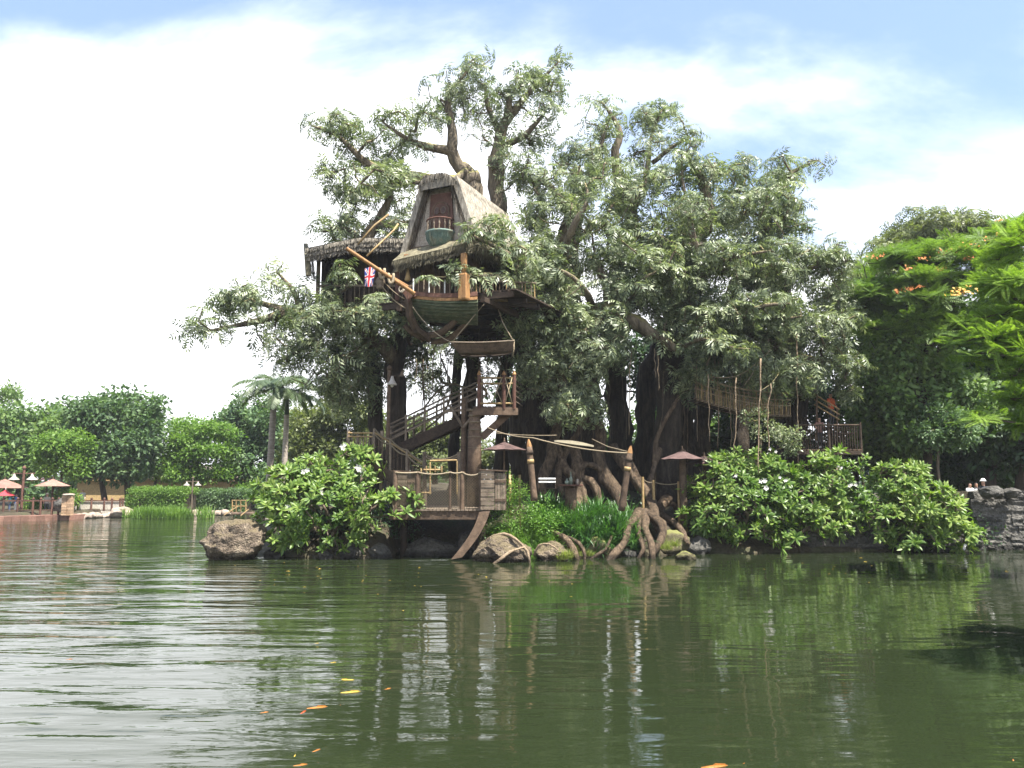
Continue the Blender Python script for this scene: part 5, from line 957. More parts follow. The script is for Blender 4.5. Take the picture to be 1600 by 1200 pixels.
# ------------------------------------------------------------------ rocks
def rock_mesh(name, size, seed, mat, sub=4, amp=.22, facet=9, flat=.35):
    bm = bmesh.new(); bmesh.ops.create_icosphere(bm, subdivisions=sub, radius=1); rr = random.Random(seed)
    pl = [(Vector((rr.gauss(0, 1), rr.gauss(0, 1), rr.gauss(0, .8))).normalized(), rr.uniform(.66, .92)) for _ in range(facet)]; o_ = Vector((seed * 1.7, seed * .3, 0))
    for v in bm.verts:
        q = v.co.copy()
        for n_, d in pl:
            k = q.dot(n_)
            if k > d: q -= n_ * (k - d) * .96
        q += q.normalized() * (amp * fbm(q * 1.1 + o_, 5) + .075 * fbm(q * 3.4 + o_, 4) - .16 * max(0, .35 - abs(fbm(q * 1.7 + o_ * 2, 3)) * 2.2))
        v.co = Vector((q.x * size[0], q.y * size[1], q.z * size[2]))
    me = bpy.data.meshes.new(name); bm.to_mesh(me); bm.free(); setmat(me, mat); me.polygons.foreach_set('use_smooth', [True] * len(me.polygons)); return me
def rock(label, px, py, Y, size, seed, mat, rz=0.0, sub=4, name='rock', group=None, cat='rock', tilt=0, **kw):
    q = P(px, py, Y); o_ = put(name, rock_mesh(name, size, seed, mat, sub, **kw), None, Matrix.Translation(q) @ Matrix.Rotation(rz, 4, 'Z') @ Matrix.Rotation(tilt, 4, 'Y')); return tag(o_, label, cat, group)
rock('big brown boulder standing in the water left of the frangipani', 368, 846, 31.3, (1.22, 1.1, .88), 3, 'rock', .3, 5, 'boulder', tilt=-.12, facet=12, amp=.16)
rock('low boulder clasped by pale roots at the water edge under the deck brace', 786, 866, 30.55, (1.12, .9, .74), 14, 'rock', .2, 5, 'boulder', facet=10, amp=.16)
rock('smaller rounded boulder with a grass tuft beside the root clasped one', 860, 868, 31.0, (.66, .6, .55), 21, 'rock', .5, 5, 'boulder', amp=.15)
rock('little mossy yellow rock alone in the water off the right shrubs', 1073, 871, 30.95, (.38, .34, .28), 8, 'rock_moss', 0, 4)
for i, (px, py, Y, s, lb) in enumerate([(668, 862, 33.2, (1.15, .7, .65), 'long grey rock inside the dark cave under the deck'), (700, 868, 33.0, (.7, .5, .4), 'flat grey rock at the foot of the curved brace in the cave'), (508, 870, 31.3, (.32, .3, .22), 'small brown rock under the left frangipani leaves'), (590, 868, 32.0, (.7, .5, .45), 'dark rock at the waterline where the frangipani meets the cave'), (548, 868, 31.8, (.45, .4, .35), 'rounded dark rock in the shade under the frangipani'), (640, 868, 33.6, (.6, .5, .5), 'dark rock at the back left of the cave'), (735, 858, 33.8, (.8, .6, .8), 'tall dark rock behind the curved brace'), (932, 862, 32.4, (.7, .6, .6), 'mossy rock between the water roots'), (905, 852, 32.8, (.6, .5, .55), 'mossy rock above the left water root'), (1050, 852, 33.2, (.8, .6, .6), 'mossy rock right of the forked water roots'), (985, 870, 32.4, (.5, .4, .35), 'dark rock behind the forked water roots'), (1090, 858, 33.6, (.7, .6, .5), 'dark rock below the right frangipani at the waterline'), (428, 872, 31.9, (.5, .4, .35), 'dark rock between the big boulder and the frangipani')]):
    rock(lb, px, py, Y, s, 30 + i, 'rock_dark' if i not in (7, 8, 9) else 'rock_moss', i * .7, 4)
# ------------------------------------------------------------------ frangipani shrubs
tm_ros = [t_rosette(npr.integers(8, 14), npr.uniform(.36, .54), .13) for _ in range(8)]
_leaf = {}
def single_leaf(k, mat):
    if (k, mat) not in _leaf:
        V, Fq = t_rosette(1, .48, .135); V = V.copy(); bend = (.0, .12, -.1, .2)[k]; V[:, 2] += bend * (V[:, 0] ** 2 + V[:, 1] ** 2); _leaf[k, mat] = mesh_np('leaf', V, Fq, mat, smooth=True)
    return _leaf[k, mat]
def frangipani(label, base, blobs, n, flowers, nleaf=230, mat='leaf_plumeria', scale=(.7, 1.1)):
    n = int(n * 1.55); base = Vector(base); t_ = thing('frangipani_shrub', label, 'shrub', base, 'frangipani shrubs along the waterside'); sk = Skel()
    for k, bl in enumerate(blobs):
        c = Vector(bl[0]); m_ = base.lerp(c, .5) + V3(rnd.uniform(-.2, .2), rnd.uniform(-.1, .1), .2); pts = catmull([(base + V3(rnd.uniform(-.3, .3), rnd.uniform(-.2, .2), -.2), .11), (m_, .08), (c, .05)])
        MB().tube([q for q, r in pts], [r for q, r in pts], 8, rough=.08).build('stem', 'wood_grey', t_, smooth=True); sk.limb(pts)
    an = in_blobs(blobs, n, .4) + npr.normal(size=(n, 3)) * [.14, .10, .12]; an = an[an[:, 2] > .12]; dirs = sk.grow(an, .08, .02); sk.twigs(.016, 5, .4).build('twigs', 'wood_grey', t_, smooth=True)['kind'] = 'stuff'
    cs = np.array([b_[0] for b_ in blobs]); out_ = []
    for a, d in zip(an, dirs):
        o_ = unitv(a - cs[np.argmin(np.sum((cs - a) ** 2, 1))]); out_.append(frame(unitv(o_ * .55 + d * .25 + np.array([0, -.18, .62]) + npr.normal(size=3) * .22)))
    scl = npr.uniform(*scale, len(an)); near = np.argsort(an[:, 1] - .35 * an[:, 2]); k1 = max(1, int(nleaf / 10)); single = set(near[:k1].tolist()); rest = [i for i in range(len(an)) if i not in single]
    V, Fq = scatter(tm_ros, an[rest], [out_[i] for i in rest], scl[rest]); put('foliage', mesh_np('foliage', V, Fq, mat, smooth=True), t_)['kind'] = 'stuff'
    for i in single:      # the nearest leaves, one by one
        for k in range(10):
            Rm = Matrix(out_[i].tolist()).to_4x4() @ Matrix.Rotation(k * 2.4 + rnd.gauss(0, .2), 4, 'Z') @ Matrix.Rotation(-(1.0 * k / 10), 4, 'Y') @ Matrix.Scale(scl[i] * (1.05 - .03 * k), 4)
            put('leaf', single_leaf(k % 4, mat), t_, Matrix.Translation(an[i]) @ Rm)
    for px, py, Y, s in flowers:
        q = P(px, py, Y); b = MB()
        for f in range(3):
            o_ = Vector((rnd.gauss(0, .09), rnd.gauss(0, .05), rnd.gauss(0, .07)))
            for k in range(5):
                a = k * 1.2566 + f; d = Vector((math.cos(a), -.4, math.sin(a))); e = Vector((-math.sin(a), 0, math.cos(a))); b.add([o_, o_ + (d * .07 + e * .035) * s, o_ + d * .13 * s, o_ + (d * .07 - e * .035) * s], [(0, 1, 2, 3)])
        put('flower', b.mesh('flower', 'petal_white', fix=False), t_, Matrix.Translation(q))
    return t_
frangipani('broad sunlit frangipani shrub left of the deck with a few white flowers', (P(530, 850, 32.8).x, 32.8, .6), [pxblob(*q) for q in [(455, 770, 58, 38, 32.2, 1.1), (525, 735, 66, 30, 33, 1.2), (505, 790, 90, 40, 31.8, 1.3), (590, 790, 68, 34, 31.2, .9), (440, 820, 44, 34, 31.8, .8), (520, 835, 62, 26, 31.4, .8), (570, 725, 30, 18, 33, .7), (552, 708, 24, 11, 33, .6), (480, 748, 60, 24, 32.8, 1)]], 330, [(554, 715, 32.5, 1.1), (562, 733, 32.3, 1.2), (477, 738, 31.9, .9), (450, 795, 31.1, .8), (540, 697, 32.6, .8), (502, 770, 30.8, .6)], 290)
frangipani('dense frangipani shrub left of the right row beneath the hanging roots', (P(1160, 850, 34.6).x, 34.6, .8), [pxblob(*q) for q in [(1130, 760, 56, 40, 34.4, 1.1), (1180, 730, 50, 26, 34.9, 1), (1165, 800, 78, 40, 33.7, 1.1), (1110, 810, 40, 28, 33.8, .8), (1205, 760, 44, 30, 34.4, 1), (1185, 838, 50, 16, 33.4, .7), (1150, 722, 34, 14, 35, .7)]], 280, [(1150, 742, 33.4, .6), (1192, 752, 33.3, .9), (1198, 762, 33.2, .9), (1228, 748, 33.5, .6), (1205, 705, 34.3, .6)], 230)
frangipani('frangipani shrub in the middle of the right row with upswept leaf tips', (P(1290, 840, 34.8).x, 34.8, .9), [pxblob(*q) for q in [(1280, 750, 50, 34, 34.8, 1), (1310, 728, 40, 22, 35, .9), (1255, 790, 46, 34, 34.2, 1), (1310, 785, 50, 34, 34.6, 1), (1242, 840, 18, 10, 33.6, .4), (1300, 820, 44, 16, 34.2, .7)]], 210, [(1331, 756, 33.6, .7), (1313, 730, 34.1, .5)], 190)
frangipani('yellow green frangipani shrub at the far end of the row by the stone wall', (P(1430, 840, 34.6).x, 34.6, .9), [pxblob(*q) for q in [(1405, 752, 44, 30, 34.8, 1), (1440, 785, 56, 40, 34.2, 1.1), (1390, 810, 40, 34, 34.2, .9), (1475, 810, 48, 34, 34, .9), (1430, 845, 40, 14, 33.8, .6), (1508, 840, 22, 16, 33.7, .5), (1420, 728, 26, 12, 35, .6)]], 240, [(1508, 852, 33.1, .6)], 210)
# ------------------------------------------------------------------ strap leaved and grassy plants on the bank
tm_lily = [t_blades(46, .85, .05, 1.05, 4, .16, .45) for _ in range(4)]; tm_grass = [t_blades(60, .55, .018, 1.1, 3, .22, .4) for _ in range(4)]; tm_reed = [t_blades(70, 1.0, .05, .5, 3, .5, .75) for _ in range(4)]; tm_fern = [t_broad(90, .5, .12, .05, .8, .1) for _ in range(4)]
def clump(name, label, px, py, Y, n, tm, mat, spread, scale, group=None, cat='plant', zfix=None, hug=True):
    q = P(px, py, Y); base = V3(q.x, Y, gz(q.x, Y) if zfix is None else zfix); pos = []
    for _ in range(n):
        dx, dy = rnd.gauss(0, spread[0]), rnd.gauss(0, spread[1]); zz = max(gz(base.x + dx, base.y + dy), 0.02) if hug else base.z; pos.append([dx, dy, zz - base.z - .03 if hug else rnd.gauss(0, spread[2])])
    rots = [frame(unitv(np.array([rnd.gauss(0, .12), rnd.gauss(-.08, .12), 1]))) for _ in range(n)]
    V, Fq = scatter(tm, np.array(pos), rots, npr.uniform(*scale, n)); o_ = put(name, mesh_np(name, V, Fq, mat), None, Matrix.Translation(base)); return tag(o_, label, cat, group)
clump('lily_clump', 'dark green strap leaved clump left of the round table', 862, 790, 33.0, 9, tm_lily, 'leaf_lily', (.35, .4), (1.2, 1.6)); clump('lily_clump', 'large strap leaved clump below the round table', 905, 815, 32.7, 16, tm_lily, 'leaf_lily', (.45, .4), (1.2, 1.6)); clump('lily_clump', 'strap leaved clump against the leaning carved post', 955, 818, 32.8, 16, tm_lily, 'leaf_lily', (.45, .35), (1.2, 1.6)); clump('lily_clump', 'strap leaved clump hanging over the dark roots in the middle of the bank', 925, 838, 32.3, 10, tm_lily, 'leaf_lily', (.5, .25), (.9, 1.3)); clump('lily_clump', 'tall strap leaved clump hiding the bench and table legs', 875, 790, 33.9, 14, tm_lily, 'leaf_lily', (.6, .3), (1.2, 1.6)); clump('lily_clump', 'strap leaved clump at the foot of the thick buttress roots', 935, 800, 34.0, 14, tm_lily, 'leaf_lily', (.6, .3), (1.0, 1.4)); clump('lily_clump', 'strap leaved clump at the top of the forked roots', 985, 812, 33.4, 5, tm_lily, 'leaf_lily', (.2, .25), (.7, 1.0))
clump('grass_mound', 'light green fine leaved mound above the root clasped boulder', 812, 828, 31.9, 34, tm_grass, 'leaf_grass', (.45, .45), (.9, 1.4)); clump('grass_mound', 'feathery green mound beside the slatted cupboard', 785, 818, 31.8, 26, tm_grass, 'leaf_grass', (.3, .4), (.8, 1.2)); clump('grass_mound', 'yellow green grassy mound above the smaller boulder', 850, 840, 31.9, 30, tm_grass, 'leaf_grass', (.4, .4), (.9, 1.3)); clump('grass_tuft', 'lime green grass tuft growing on the smaller boulder', 878, 868, 30.6, 5, tm_grass, 'leaf_lime', (.1, .1), (.7, 1.0), zfix=P(878, 872, 30.6).z, hug=False) if False else clump('grass_tuft', 'lime green grass tuft growing on the smaller boulder', 880, 872, 30.55, 5, tm_grass, 'leaf_lime', (.09, .08, .03), (.7, .95), zfix=P(880, 872, 30.55).z, hug=False)
for px, py, Y, lb in ((918, 868, 31.7, 'small mossy tuft on the rock between the water roots'), (1040, 858, 32.0, 'lime tuft right of the forked water roots'), (1052, 852, 32.4, 'pale grass tuft below the right frangipani'), (895, 862, 31.9, 'pale moss tuft on the left water root')): clump('grass_tuft', lb, px, py, Y, 4, tm_grass, 'leaf_lime', (.12, .08, .03), (.5, .75), zfix=P(px, py, Y).z, hug=False)
clump('leafy_shrub', 'small round leaved shrub with yellow tips behind the cupboard', 800, 782, 32.0, 14, tm_fern, 'leaf_bright', (.28, .28, .35), (.7, 1.0), zfix=P(800, 772, 32).z, hug=False, cat='shrub'); clump('leafy_shrub', 'low bright leafed shrub at the foot of the cupboard', 783, 800, 31.7, 18, tm_fern, 'leaf_grass', (.3, .3, .3), (.7, 1.0), zfix=P(783, 805, 31.7).z, hug=False, cat='shrub'); clump('leafy_shrub', 'leafy shrub spilling over the bank between boulder and lilies', 835, 815, 32.3, 26, tm_fern, 'leaf_grass', (.5, .3, .3), (.8, 1.1), zfix=P(835, 812, 32.3).z, hug=False, cat='shrub')
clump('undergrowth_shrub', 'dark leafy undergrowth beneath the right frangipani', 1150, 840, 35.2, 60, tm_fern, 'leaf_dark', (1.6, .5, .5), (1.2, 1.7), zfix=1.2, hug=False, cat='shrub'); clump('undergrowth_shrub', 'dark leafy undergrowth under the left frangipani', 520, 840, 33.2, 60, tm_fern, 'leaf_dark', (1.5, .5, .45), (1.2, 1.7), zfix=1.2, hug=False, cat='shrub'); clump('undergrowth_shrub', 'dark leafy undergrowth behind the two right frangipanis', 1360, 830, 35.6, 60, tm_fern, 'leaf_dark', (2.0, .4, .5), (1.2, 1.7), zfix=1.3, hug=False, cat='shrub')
bm_ = [t_broad(26, .42, .20, .10, .8, .1) for _ in range(5)]
tree('orchid_shrub', 'small pale leaved bush with orange bloom in front of the rope bridge', P(1200, 740, 35) - V3(0, 0, 1), P(1190, 680, 35), [pxblob(1175, 650, 16, 14, 34.8, .5), pxblob(1200, 672, 24, 14, 34.6, .6), pxblob(1230, 682, 24, 12, 34.6, .6), pxblob(1235, 700, 14, 10, 34.6, .4)], 60, 'leaf_banyan', bm_, .05, cat='shrub', scale=(.5, .8), bark='bark', twig=.01)
# ------------------------------------------------------------------ stone wall on the right
wl = thing('stone_wall', 'dark retaining wall of rough stone blocks rising from the water on the right', 'wall', G(1560, 860)); rr = random.Random(5)
smesh = []
for k in range(6):      # rough squared blocks
    bm = bmesh.new(); bmesh.ops.create_cube(bm, size=1); bmesh.ops.subdivide_edges(bm, edges=bm.edges[:], cuts=2, use_grid_fill=True)
    for v in bm.verts:
        l = max(abs(c) for c in v.co); rl = v.co.length; v.co *= 1 - .16 * max(0, rl - .62); v.co += Vector((fbm(v.co * 2 + Vector((k * 3, 0, 0))), fbm(v.co * 2 + Vector((0, k * 3, 5))), fbm(v.co * 2 + Vector((7, 0, k * 3))))) * .09
    me = bpy.data.meshes.new('stone'); bm.to_mesh(me); bm.free(); setmat(me, 'rock_dark'); smesh.append(me)
core = MB(); wp = [G(1250, 861), G(1400, 860), G(1545, 859), G(1700, 859), G(1900, 859)]
for row in range(7):
    for a, e in zip(wp[:-1], wp[1:]):
        L = (e - a).length; x = rr.uniform(-.2, 0)
        while x < L:
            w = rr.uniform(.42, .85); q = a.lerp(e, min(1, (x + w / 2) / L)) + V3(0, .25 + row * .04, .12 + row * .37)
            top = 2.75 if q.x > 20.2 else 1.0
            if q.z < top + rr.uniform(-.1, .1): put('stone', smesh[rr.randrange(6)], wl, Matrix.Translation(q + V3(0, rr.uniform(-.06, .06), 0)) @ Matrix.Rotation(rr.uniform(-.1, .1), 4, 'Y') @ Matrix.Diagonal((w * 1.03, .75, .385, 1)))
            x += w
for a, e in zip(wp[:-1], wp[1:]): core.hexa([a + V3(0, .3, -1), e + V3(0, .3, -1), e + V3(0, .9, -1), a + V3(0, .9, -1), a + V3(0, .5, .9 if e.x < 20.6 else 2.5), e + V3(0, .5, .9 if e.x < 20.6 else 2.5), e + V3(0, .9, .9 if e.x < 20.6 else 2.5), a + V3(0, .9, .9 if e.x < 20.6 else 2.5)])
core.build('wall_core', 'soil', wl)
for i, (px, py, s, lb) in enumerate(((1548, 768, (.5, .4, .26), 'large rounded capstone boulder on the stone wall behind the visitors'), (1580, 770, (.42, .4, .22), 'grey capstone boulder at the right end of the stone wall'), (1562, 773, (.25, .25, .16), 'small capstone between two boulders on the stone wall'))): rock(lb, px, py, 34.9, s, 80 + i, 'rock_dark', i, 4)
# ------------------------------------------------------------------ trees behind and on the right
tb1 = [t_broad(40, .75, .36, .19, .65, .3) for _ in range(6)]; tb2 = [t_broad(44, .7, .30, .15, .7, .15) for _ in range(6)]; tb3 = [t_broad(60, .62, .2, .09, .75, .3) for _ in range(6)]
tfe = [t_feather(7, .85, 11, .18, .042) for _ in range(6)]; tfn = [t_feather(6, .75, 17, .155, .030) for _ in range(6)]
tpa = [t_pinnate(7, 5, .6, .24, .08) for _ in range(5)]
def at(px, Y, z=None): q = P(px, 740, Y); return V3(q.x, Y, gz(q.x, Y) if z is None else z)
BGT = 'trees beyond the far bank'
tree('broad_tree', 'wide domed green tree at the left edge behind the parasols', at(30, 76), P(40, 700, 76), [pxblob(*q) for q in [(10, 690, 70, 46, 76, 4), (70, 690, 60, 44, 75, 4), (40, 655, 66, 26, 76, 4), (95, 660, 36, 24, 77, 3), (-50, 700, 60, 60, 76, 4), (20, 730, 70, 30, 74, 3)]], 520, 'leaf_bg', tb1, .35, group=BGT, scale=(1.0, 1.6))
tree('broad_tree', 'thin leafed tree top showing above the domed tree at the far left', at(-10, 84), P(-5, 620, 84), [pxblob(*q) for q in [(0, 618, 34, 16, 84, 3), (-30, 640, 50, 24, 84, 3)]], 90, 'leaf_bg', tb2, .3, group=BGT, scale=(.9, 1.3))
tree('broad_tree', 'tall dark blue green tree with two trunks in the left middle distance', at(160, 70), P(170, 690, 70), [pxblob(*q) for q in [(150, 640, 44, 28, 70, 3), (210, 635, 40, 24, 70, 3), (130, 672, 34, 40, 70, 3), (180, 680, 60, 46, 69, 3.4), (225, 690, 28, 40, 70, 2.6), (180, 724, 62, 26, 68.5, 3), (130, 715, 30, 30, 70, 2.4), (235, 655, 18, 16, 70, 2)]], 560, 'leaf_bg_dark', tb1, .26, group=BGT, scale=(.9, 1.45), trunks=[(at(168, 70), P(165, 700, 70)), (at(203, 70), P(205, 700, 70))])
tree('small_tree', 'small bright yellow green tree between parasol and tall dark tree', at(85, 66), P(98, 715, 66), [pxblob(*q) for q in [(98, 702, 34, 26, 65, 2), (80, 722, 24, 18, 65, 1.6), (118, 722, 20, 20, 65.4, 1.6)]], 150, 'leaf_bright', tb2, .14, group=BGT, scale=(.8, 1.2))
tree('layered_tree', 'light green tree with layered level boughs behind the right hedge', at(310, 74), P(312, 700, 74), [pxblob(*q) for q in [(300, 668, 44, 12, 74, 3), (335, 676, 36, 12, 73, 2.6), (285, 692, 30, 12, 73, 2.6), (325, 705, 46, 12, 73, 3), (290, 722, 34, 14, 73, 2.6), (345, 728, 26, 18, 73, 2.4), (310, 742, 50, 8, 72, 2.4)]], 330, 'leaf_bright', tb2, .2, group=BGT, scale=(.8, 1.25), up=.8)
tree('broad_tree', 'low green tree filling the gap left of the layered tree', at(240, 82), P(245, 720, 82), [pxblob(*q) for q in [(245, 720, 32, 26, 82, 2.6), (262, 730, 24, 20, 82, 2)]], 110, 'leaf_bg', tb1, .2, group=BGT, scale=(.8, 1.3))
tree('broad_tree', 'dark tree rising behind the palms with airy top', at(390, 78), P(385, 680, 78), [pxblob(*q) for q in [(375, 640, 34, 34, 78, 3), (410, 660, 40, 40, 77, 3), (365, 690, 34, 40, 78, 3), (400, 720, 44, 40, 76, 3), (450, 700, 44, 50, 77, 3), (430, 750, 60, 30, 75, 3)]], 420, 'leaf_bg_dark', tb1, .3, group=BGT, scale=(.9, 1.4))
tree('broad_tree', 'olive green tree seen between the palms and the stairs', at(520, 62), P(520, 680, 62), [pxblob(*q) for q in [(500, 660, 40, 26, 62, 2.6), (545, 645, 44, 26, 62, 2.6), (580, 665, 36, 30, 62, 2.4), (520, 695, 56, 30, 61, 2.6), (580, 705, 40, 30, 61, 2.4), (480, 700, 36, 30, 62, 2.4)]], 420, 'leaf_olive', tb2, .22, group=BGT, scale=(.9, 1.3))
tree('broad_tree', 'green tree glimpsed through the trunks behind the staircase', at(680, 64), P(680, 690, 64), [pxblob(*q) for q in [(660, 680, 44, 24, 64, 2.4), (715, 690, 36, 30, 64, 2.4), (640, 715, 44, 28, 63, 2.4), (700, 725, 50, 20, 62, 2.4), (770, 720, 40, 30, 62, 2.4)]], 330, 'leaf_olive', tb2, .22, group=BGT, scale=(.9, 1.3))
tree('broad_tree', 'bright green tree glimpsed through the gap beside the middle trunk', at(960, 62), P(960, 710, 62), [pxblob(*q) for q in [(960, 695, 34, 30, 62, 2.4), (1000, 715, 34, 26, 62, 2.4), (930, 720, 30, 26, 61, 2), (1012, 650, 22, 40, 61, 1.8), (925, 660, 18, 40, 61, 1.6), (1080, 710, 50, 40, 60, 2.4), (1130, 700, 40, 40, 60, 2.4)]], 320, 'leaf_bg', tb2, .22, group=BGT, scale=(.9, 1.3))
RG = 'trees on the right bank'
tree('leafy_tree', 'pale feathery topped tree rising behind the flame tree on the right', at(1450, 52), P(1450, 480, 52), [pxblob(*q) for q in [(1440, 365, 56, 36, 52, 2.6), (1490, 372, 40, 36, 52, 2.4), (1540, 380, 40, 30, 52, 2.4), (1395, 395, 40, 28, 52, 2.4), (1450, 420, 70, 40, 51, 3), (1360, 420, 40, 30, 51, 2.4), (1425, 338, 12, 14, 52, 1)]], 330, 'leaf_olive', tpa, .3, group=RG, scale=(1.0, 1.5), shell=.2)
tree('leafy_tree', 'dense dark tree in shade between banyan and flame tree', at(1380, 42), P(1380, 560, 42), [pxblob(*q) for q in [(1370, 480, 52, 46, 42, 2.6), (1420, 500, 56, 50, 42, 2.8), (1360, 560, 50, 50, 42, 2.6), (1420, 580, 60, 54, 42, 2.8), (1370, 640, 56, 50, 41, 2.4), (1440, 650, 56, 46, 41, 2.4), (1390, 700, 60, 30, 40.5, 2), (1400, 550, 56, 44, 38, 1.2), (1450, 590, 50, 44, 38, 1.2), (1360, 600, 46, 44, 38.4, 1.2), (1500, 600, 50, 50, 38.4, 1.2), (1430, 660, 56, 40, 38, 1.0)]], 820, 'leaf_bg', tb2, .26, group=RG, scale=(.8, 1.2))
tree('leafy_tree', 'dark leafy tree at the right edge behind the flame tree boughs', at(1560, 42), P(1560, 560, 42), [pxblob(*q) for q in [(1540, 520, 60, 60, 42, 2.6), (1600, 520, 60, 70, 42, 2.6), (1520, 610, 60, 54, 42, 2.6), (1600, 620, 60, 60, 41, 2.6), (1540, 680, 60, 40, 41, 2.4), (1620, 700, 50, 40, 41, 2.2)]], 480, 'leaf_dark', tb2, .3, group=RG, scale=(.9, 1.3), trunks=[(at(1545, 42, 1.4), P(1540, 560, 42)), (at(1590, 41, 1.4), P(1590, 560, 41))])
fl1 = tree('flame_tree', 'tall flame tree with feathery layered boughs and orange flowers at right', at(1440, 38.5, 1.4), P(1440, 560, 38.5), [pxblob(*q) for q in [(1375, 412, 48, 10, 38, 2.2), (1420, 440, 60, 10, 37.4, 2.2), (1470, 412, 60, 12, 38, 2.4), (1520, 385, 56, 14, 38, 2.4), (1430, 478, 64, 12, 37, 2.2), (1500, 450, 56, 14, 37.4, 2.2), (1360, 450, 40, 12, 38, 2), (1570, 365, 40, 12, 38, 2.2), (1460, 520, 60, 16, 37, 2), (1390, 510, 44, 14, 37.4, 2), (1340, 480, 36, 26, 38, 1.8), (1500, 500, 50, 30, 37, 2), (1440, 400, 60, 16, 38.4, 2), (1540, 420, 50, 24, 37.4, 2.2)]], 760, 'leaf_flame', tfe, .22, group=RG, scale=(.8, 1.25), up=.9, shell=.1, forks=9)
fl2 = tree('flame_tree', 'near flame tree reaching in from the right edge with bright feathery fronds', V3(P(1720, 740, 25).x, 25, 1.2), P(1700, 560, 25), [pxblob(*q) for q in [(1560, 395, 40, 14, 25, 1.3), (1600, 375, 40, 18, 25, 1.4), (1540, 440, 40, 14, 24.6, 1.2), (1590, 450, 50, 16, 24.6, 1.3), (1560, 490, 44, 14, 24.4, 1.2), (1530, 525, 36, 12, 24.2, 1), (1590, 530, 46, 16, 24.4, 1.2), (1560, 555, 40, 10, 24, 1), (1600, 580, 36, 16, 24, 1.1), (1585, 620, 30, 14, 24, 1), (1528, 655, 26, 7, 23.6, .6), (1590, 665, 24, 10, 23.8, .8), (1660, 480, 60, 100, 25, 2), (1650, 620, 50, 60, 25, 1.6)]], 560, 'leaf_flame_sunlit', tfn, .2, group=RG, scale=(.75, 1.15), up=.9, shell=.1, forks=12)
def blossoms(root, spots, mat):
    for px, py, Y, s in spots:
        b = MB(); q0 = P(px, py, Y)
        for k in range(22):
            o_ = Vector((rnd.gauss(0, .2), rnd.gauss(0, .25), rnd.gauss(0, .05))) * s; a = rnd.uniform(0, 6.28); d = Vector((math.cos(a), rnd.uniform(-.8, .2), math.sin(a) * .6 + .3)).normalized() * .1; e = d.orthogonal().normalized() * .05
            b.add([o_, o_ + d * .6 + e, o_ + d, o_ + d * .6 - e], [(0, 1, 2, 3)])
        put('blossom', b.mesh('blossom', mat, fix=False), root, Matrix.Translation(q0))
blossoms(fl1, [(1372, 402, 36.4, .8), (1440, 405, 36.2, .6), (1418, 420, 35.8, .7), (1468, 421, 36, .6), (1476, 394, 36.4, 1), (1510, 384, 36.4, 1), (1545, 376, 36.6, 1.1), (1560, 366, 36.6, 1), (1432, 448, 35.4, .7), (1403, 455, 35.6, .5), (1420, 452, 35.4, .5), (1565, 346, 37, .9), (1586, 388, 36.4, .8), (1514, 404, 36, .7)], 'petal_orange')
blossoms(fl2, [(1507, 455, 23.6, .9), (1500, 458, 23.7, .6)], 'petal_yellow')
tree('small_tree', 'slim young tree with a thin straight trunk beside the stone wall', at(1472, 37, 1.4), P(1470, 660, 37), [pxblob(*q) for q in [(1470, 655, 22, 20, 37, 1), (1450, 680, 24, 16, 37, 1), (1490, 670, 26, 22, 37, 1)]], 110, 'leaf_bg_dark', tb3, .085, group=RG, scale=(.7, 1), bark='bark')
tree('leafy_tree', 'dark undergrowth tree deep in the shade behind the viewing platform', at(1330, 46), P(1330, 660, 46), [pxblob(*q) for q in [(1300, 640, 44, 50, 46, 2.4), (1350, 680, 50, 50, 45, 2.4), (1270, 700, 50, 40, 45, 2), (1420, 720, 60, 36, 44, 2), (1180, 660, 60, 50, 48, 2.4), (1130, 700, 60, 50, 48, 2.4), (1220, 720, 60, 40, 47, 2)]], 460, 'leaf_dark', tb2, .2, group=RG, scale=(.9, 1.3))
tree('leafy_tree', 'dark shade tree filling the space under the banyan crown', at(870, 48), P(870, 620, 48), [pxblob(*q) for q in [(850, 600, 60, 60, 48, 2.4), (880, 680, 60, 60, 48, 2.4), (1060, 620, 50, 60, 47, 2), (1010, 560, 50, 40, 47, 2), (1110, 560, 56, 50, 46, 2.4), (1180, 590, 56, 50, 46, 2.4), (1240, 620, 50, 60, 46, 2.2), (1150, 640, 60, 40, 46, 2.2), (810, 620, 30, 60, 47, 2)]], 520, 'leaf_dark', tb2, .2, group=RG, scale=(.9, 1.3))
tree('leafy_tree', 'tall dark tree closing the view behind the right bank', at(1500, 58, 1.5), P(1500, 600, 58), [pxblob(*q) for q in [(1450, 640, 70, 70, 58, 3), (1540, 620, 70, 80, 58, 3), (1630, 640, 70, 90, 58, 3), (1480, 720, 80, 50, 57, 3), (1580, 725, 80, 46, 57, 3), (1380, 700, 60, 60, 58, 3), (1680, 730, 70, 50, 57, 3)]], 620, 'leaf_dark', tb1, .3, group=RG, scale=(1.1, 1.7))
tree('leafy_tree', 'low dark shrubby tree right behind the stone wall', at(1590, 46, 1.4), P(1590, 700, 46), [pxblob(*q) for q in [(1540, 725, 50, 40, 46, 2), (1600, 720, 60, 46, 46, 2), (1660, 730, 50, 40, 46, 2), (1480, 735, 50, 34, 45, 2)]], 330, 'leaf_dark', tb2, .2, group=RG, scale=(.9, 1.3))
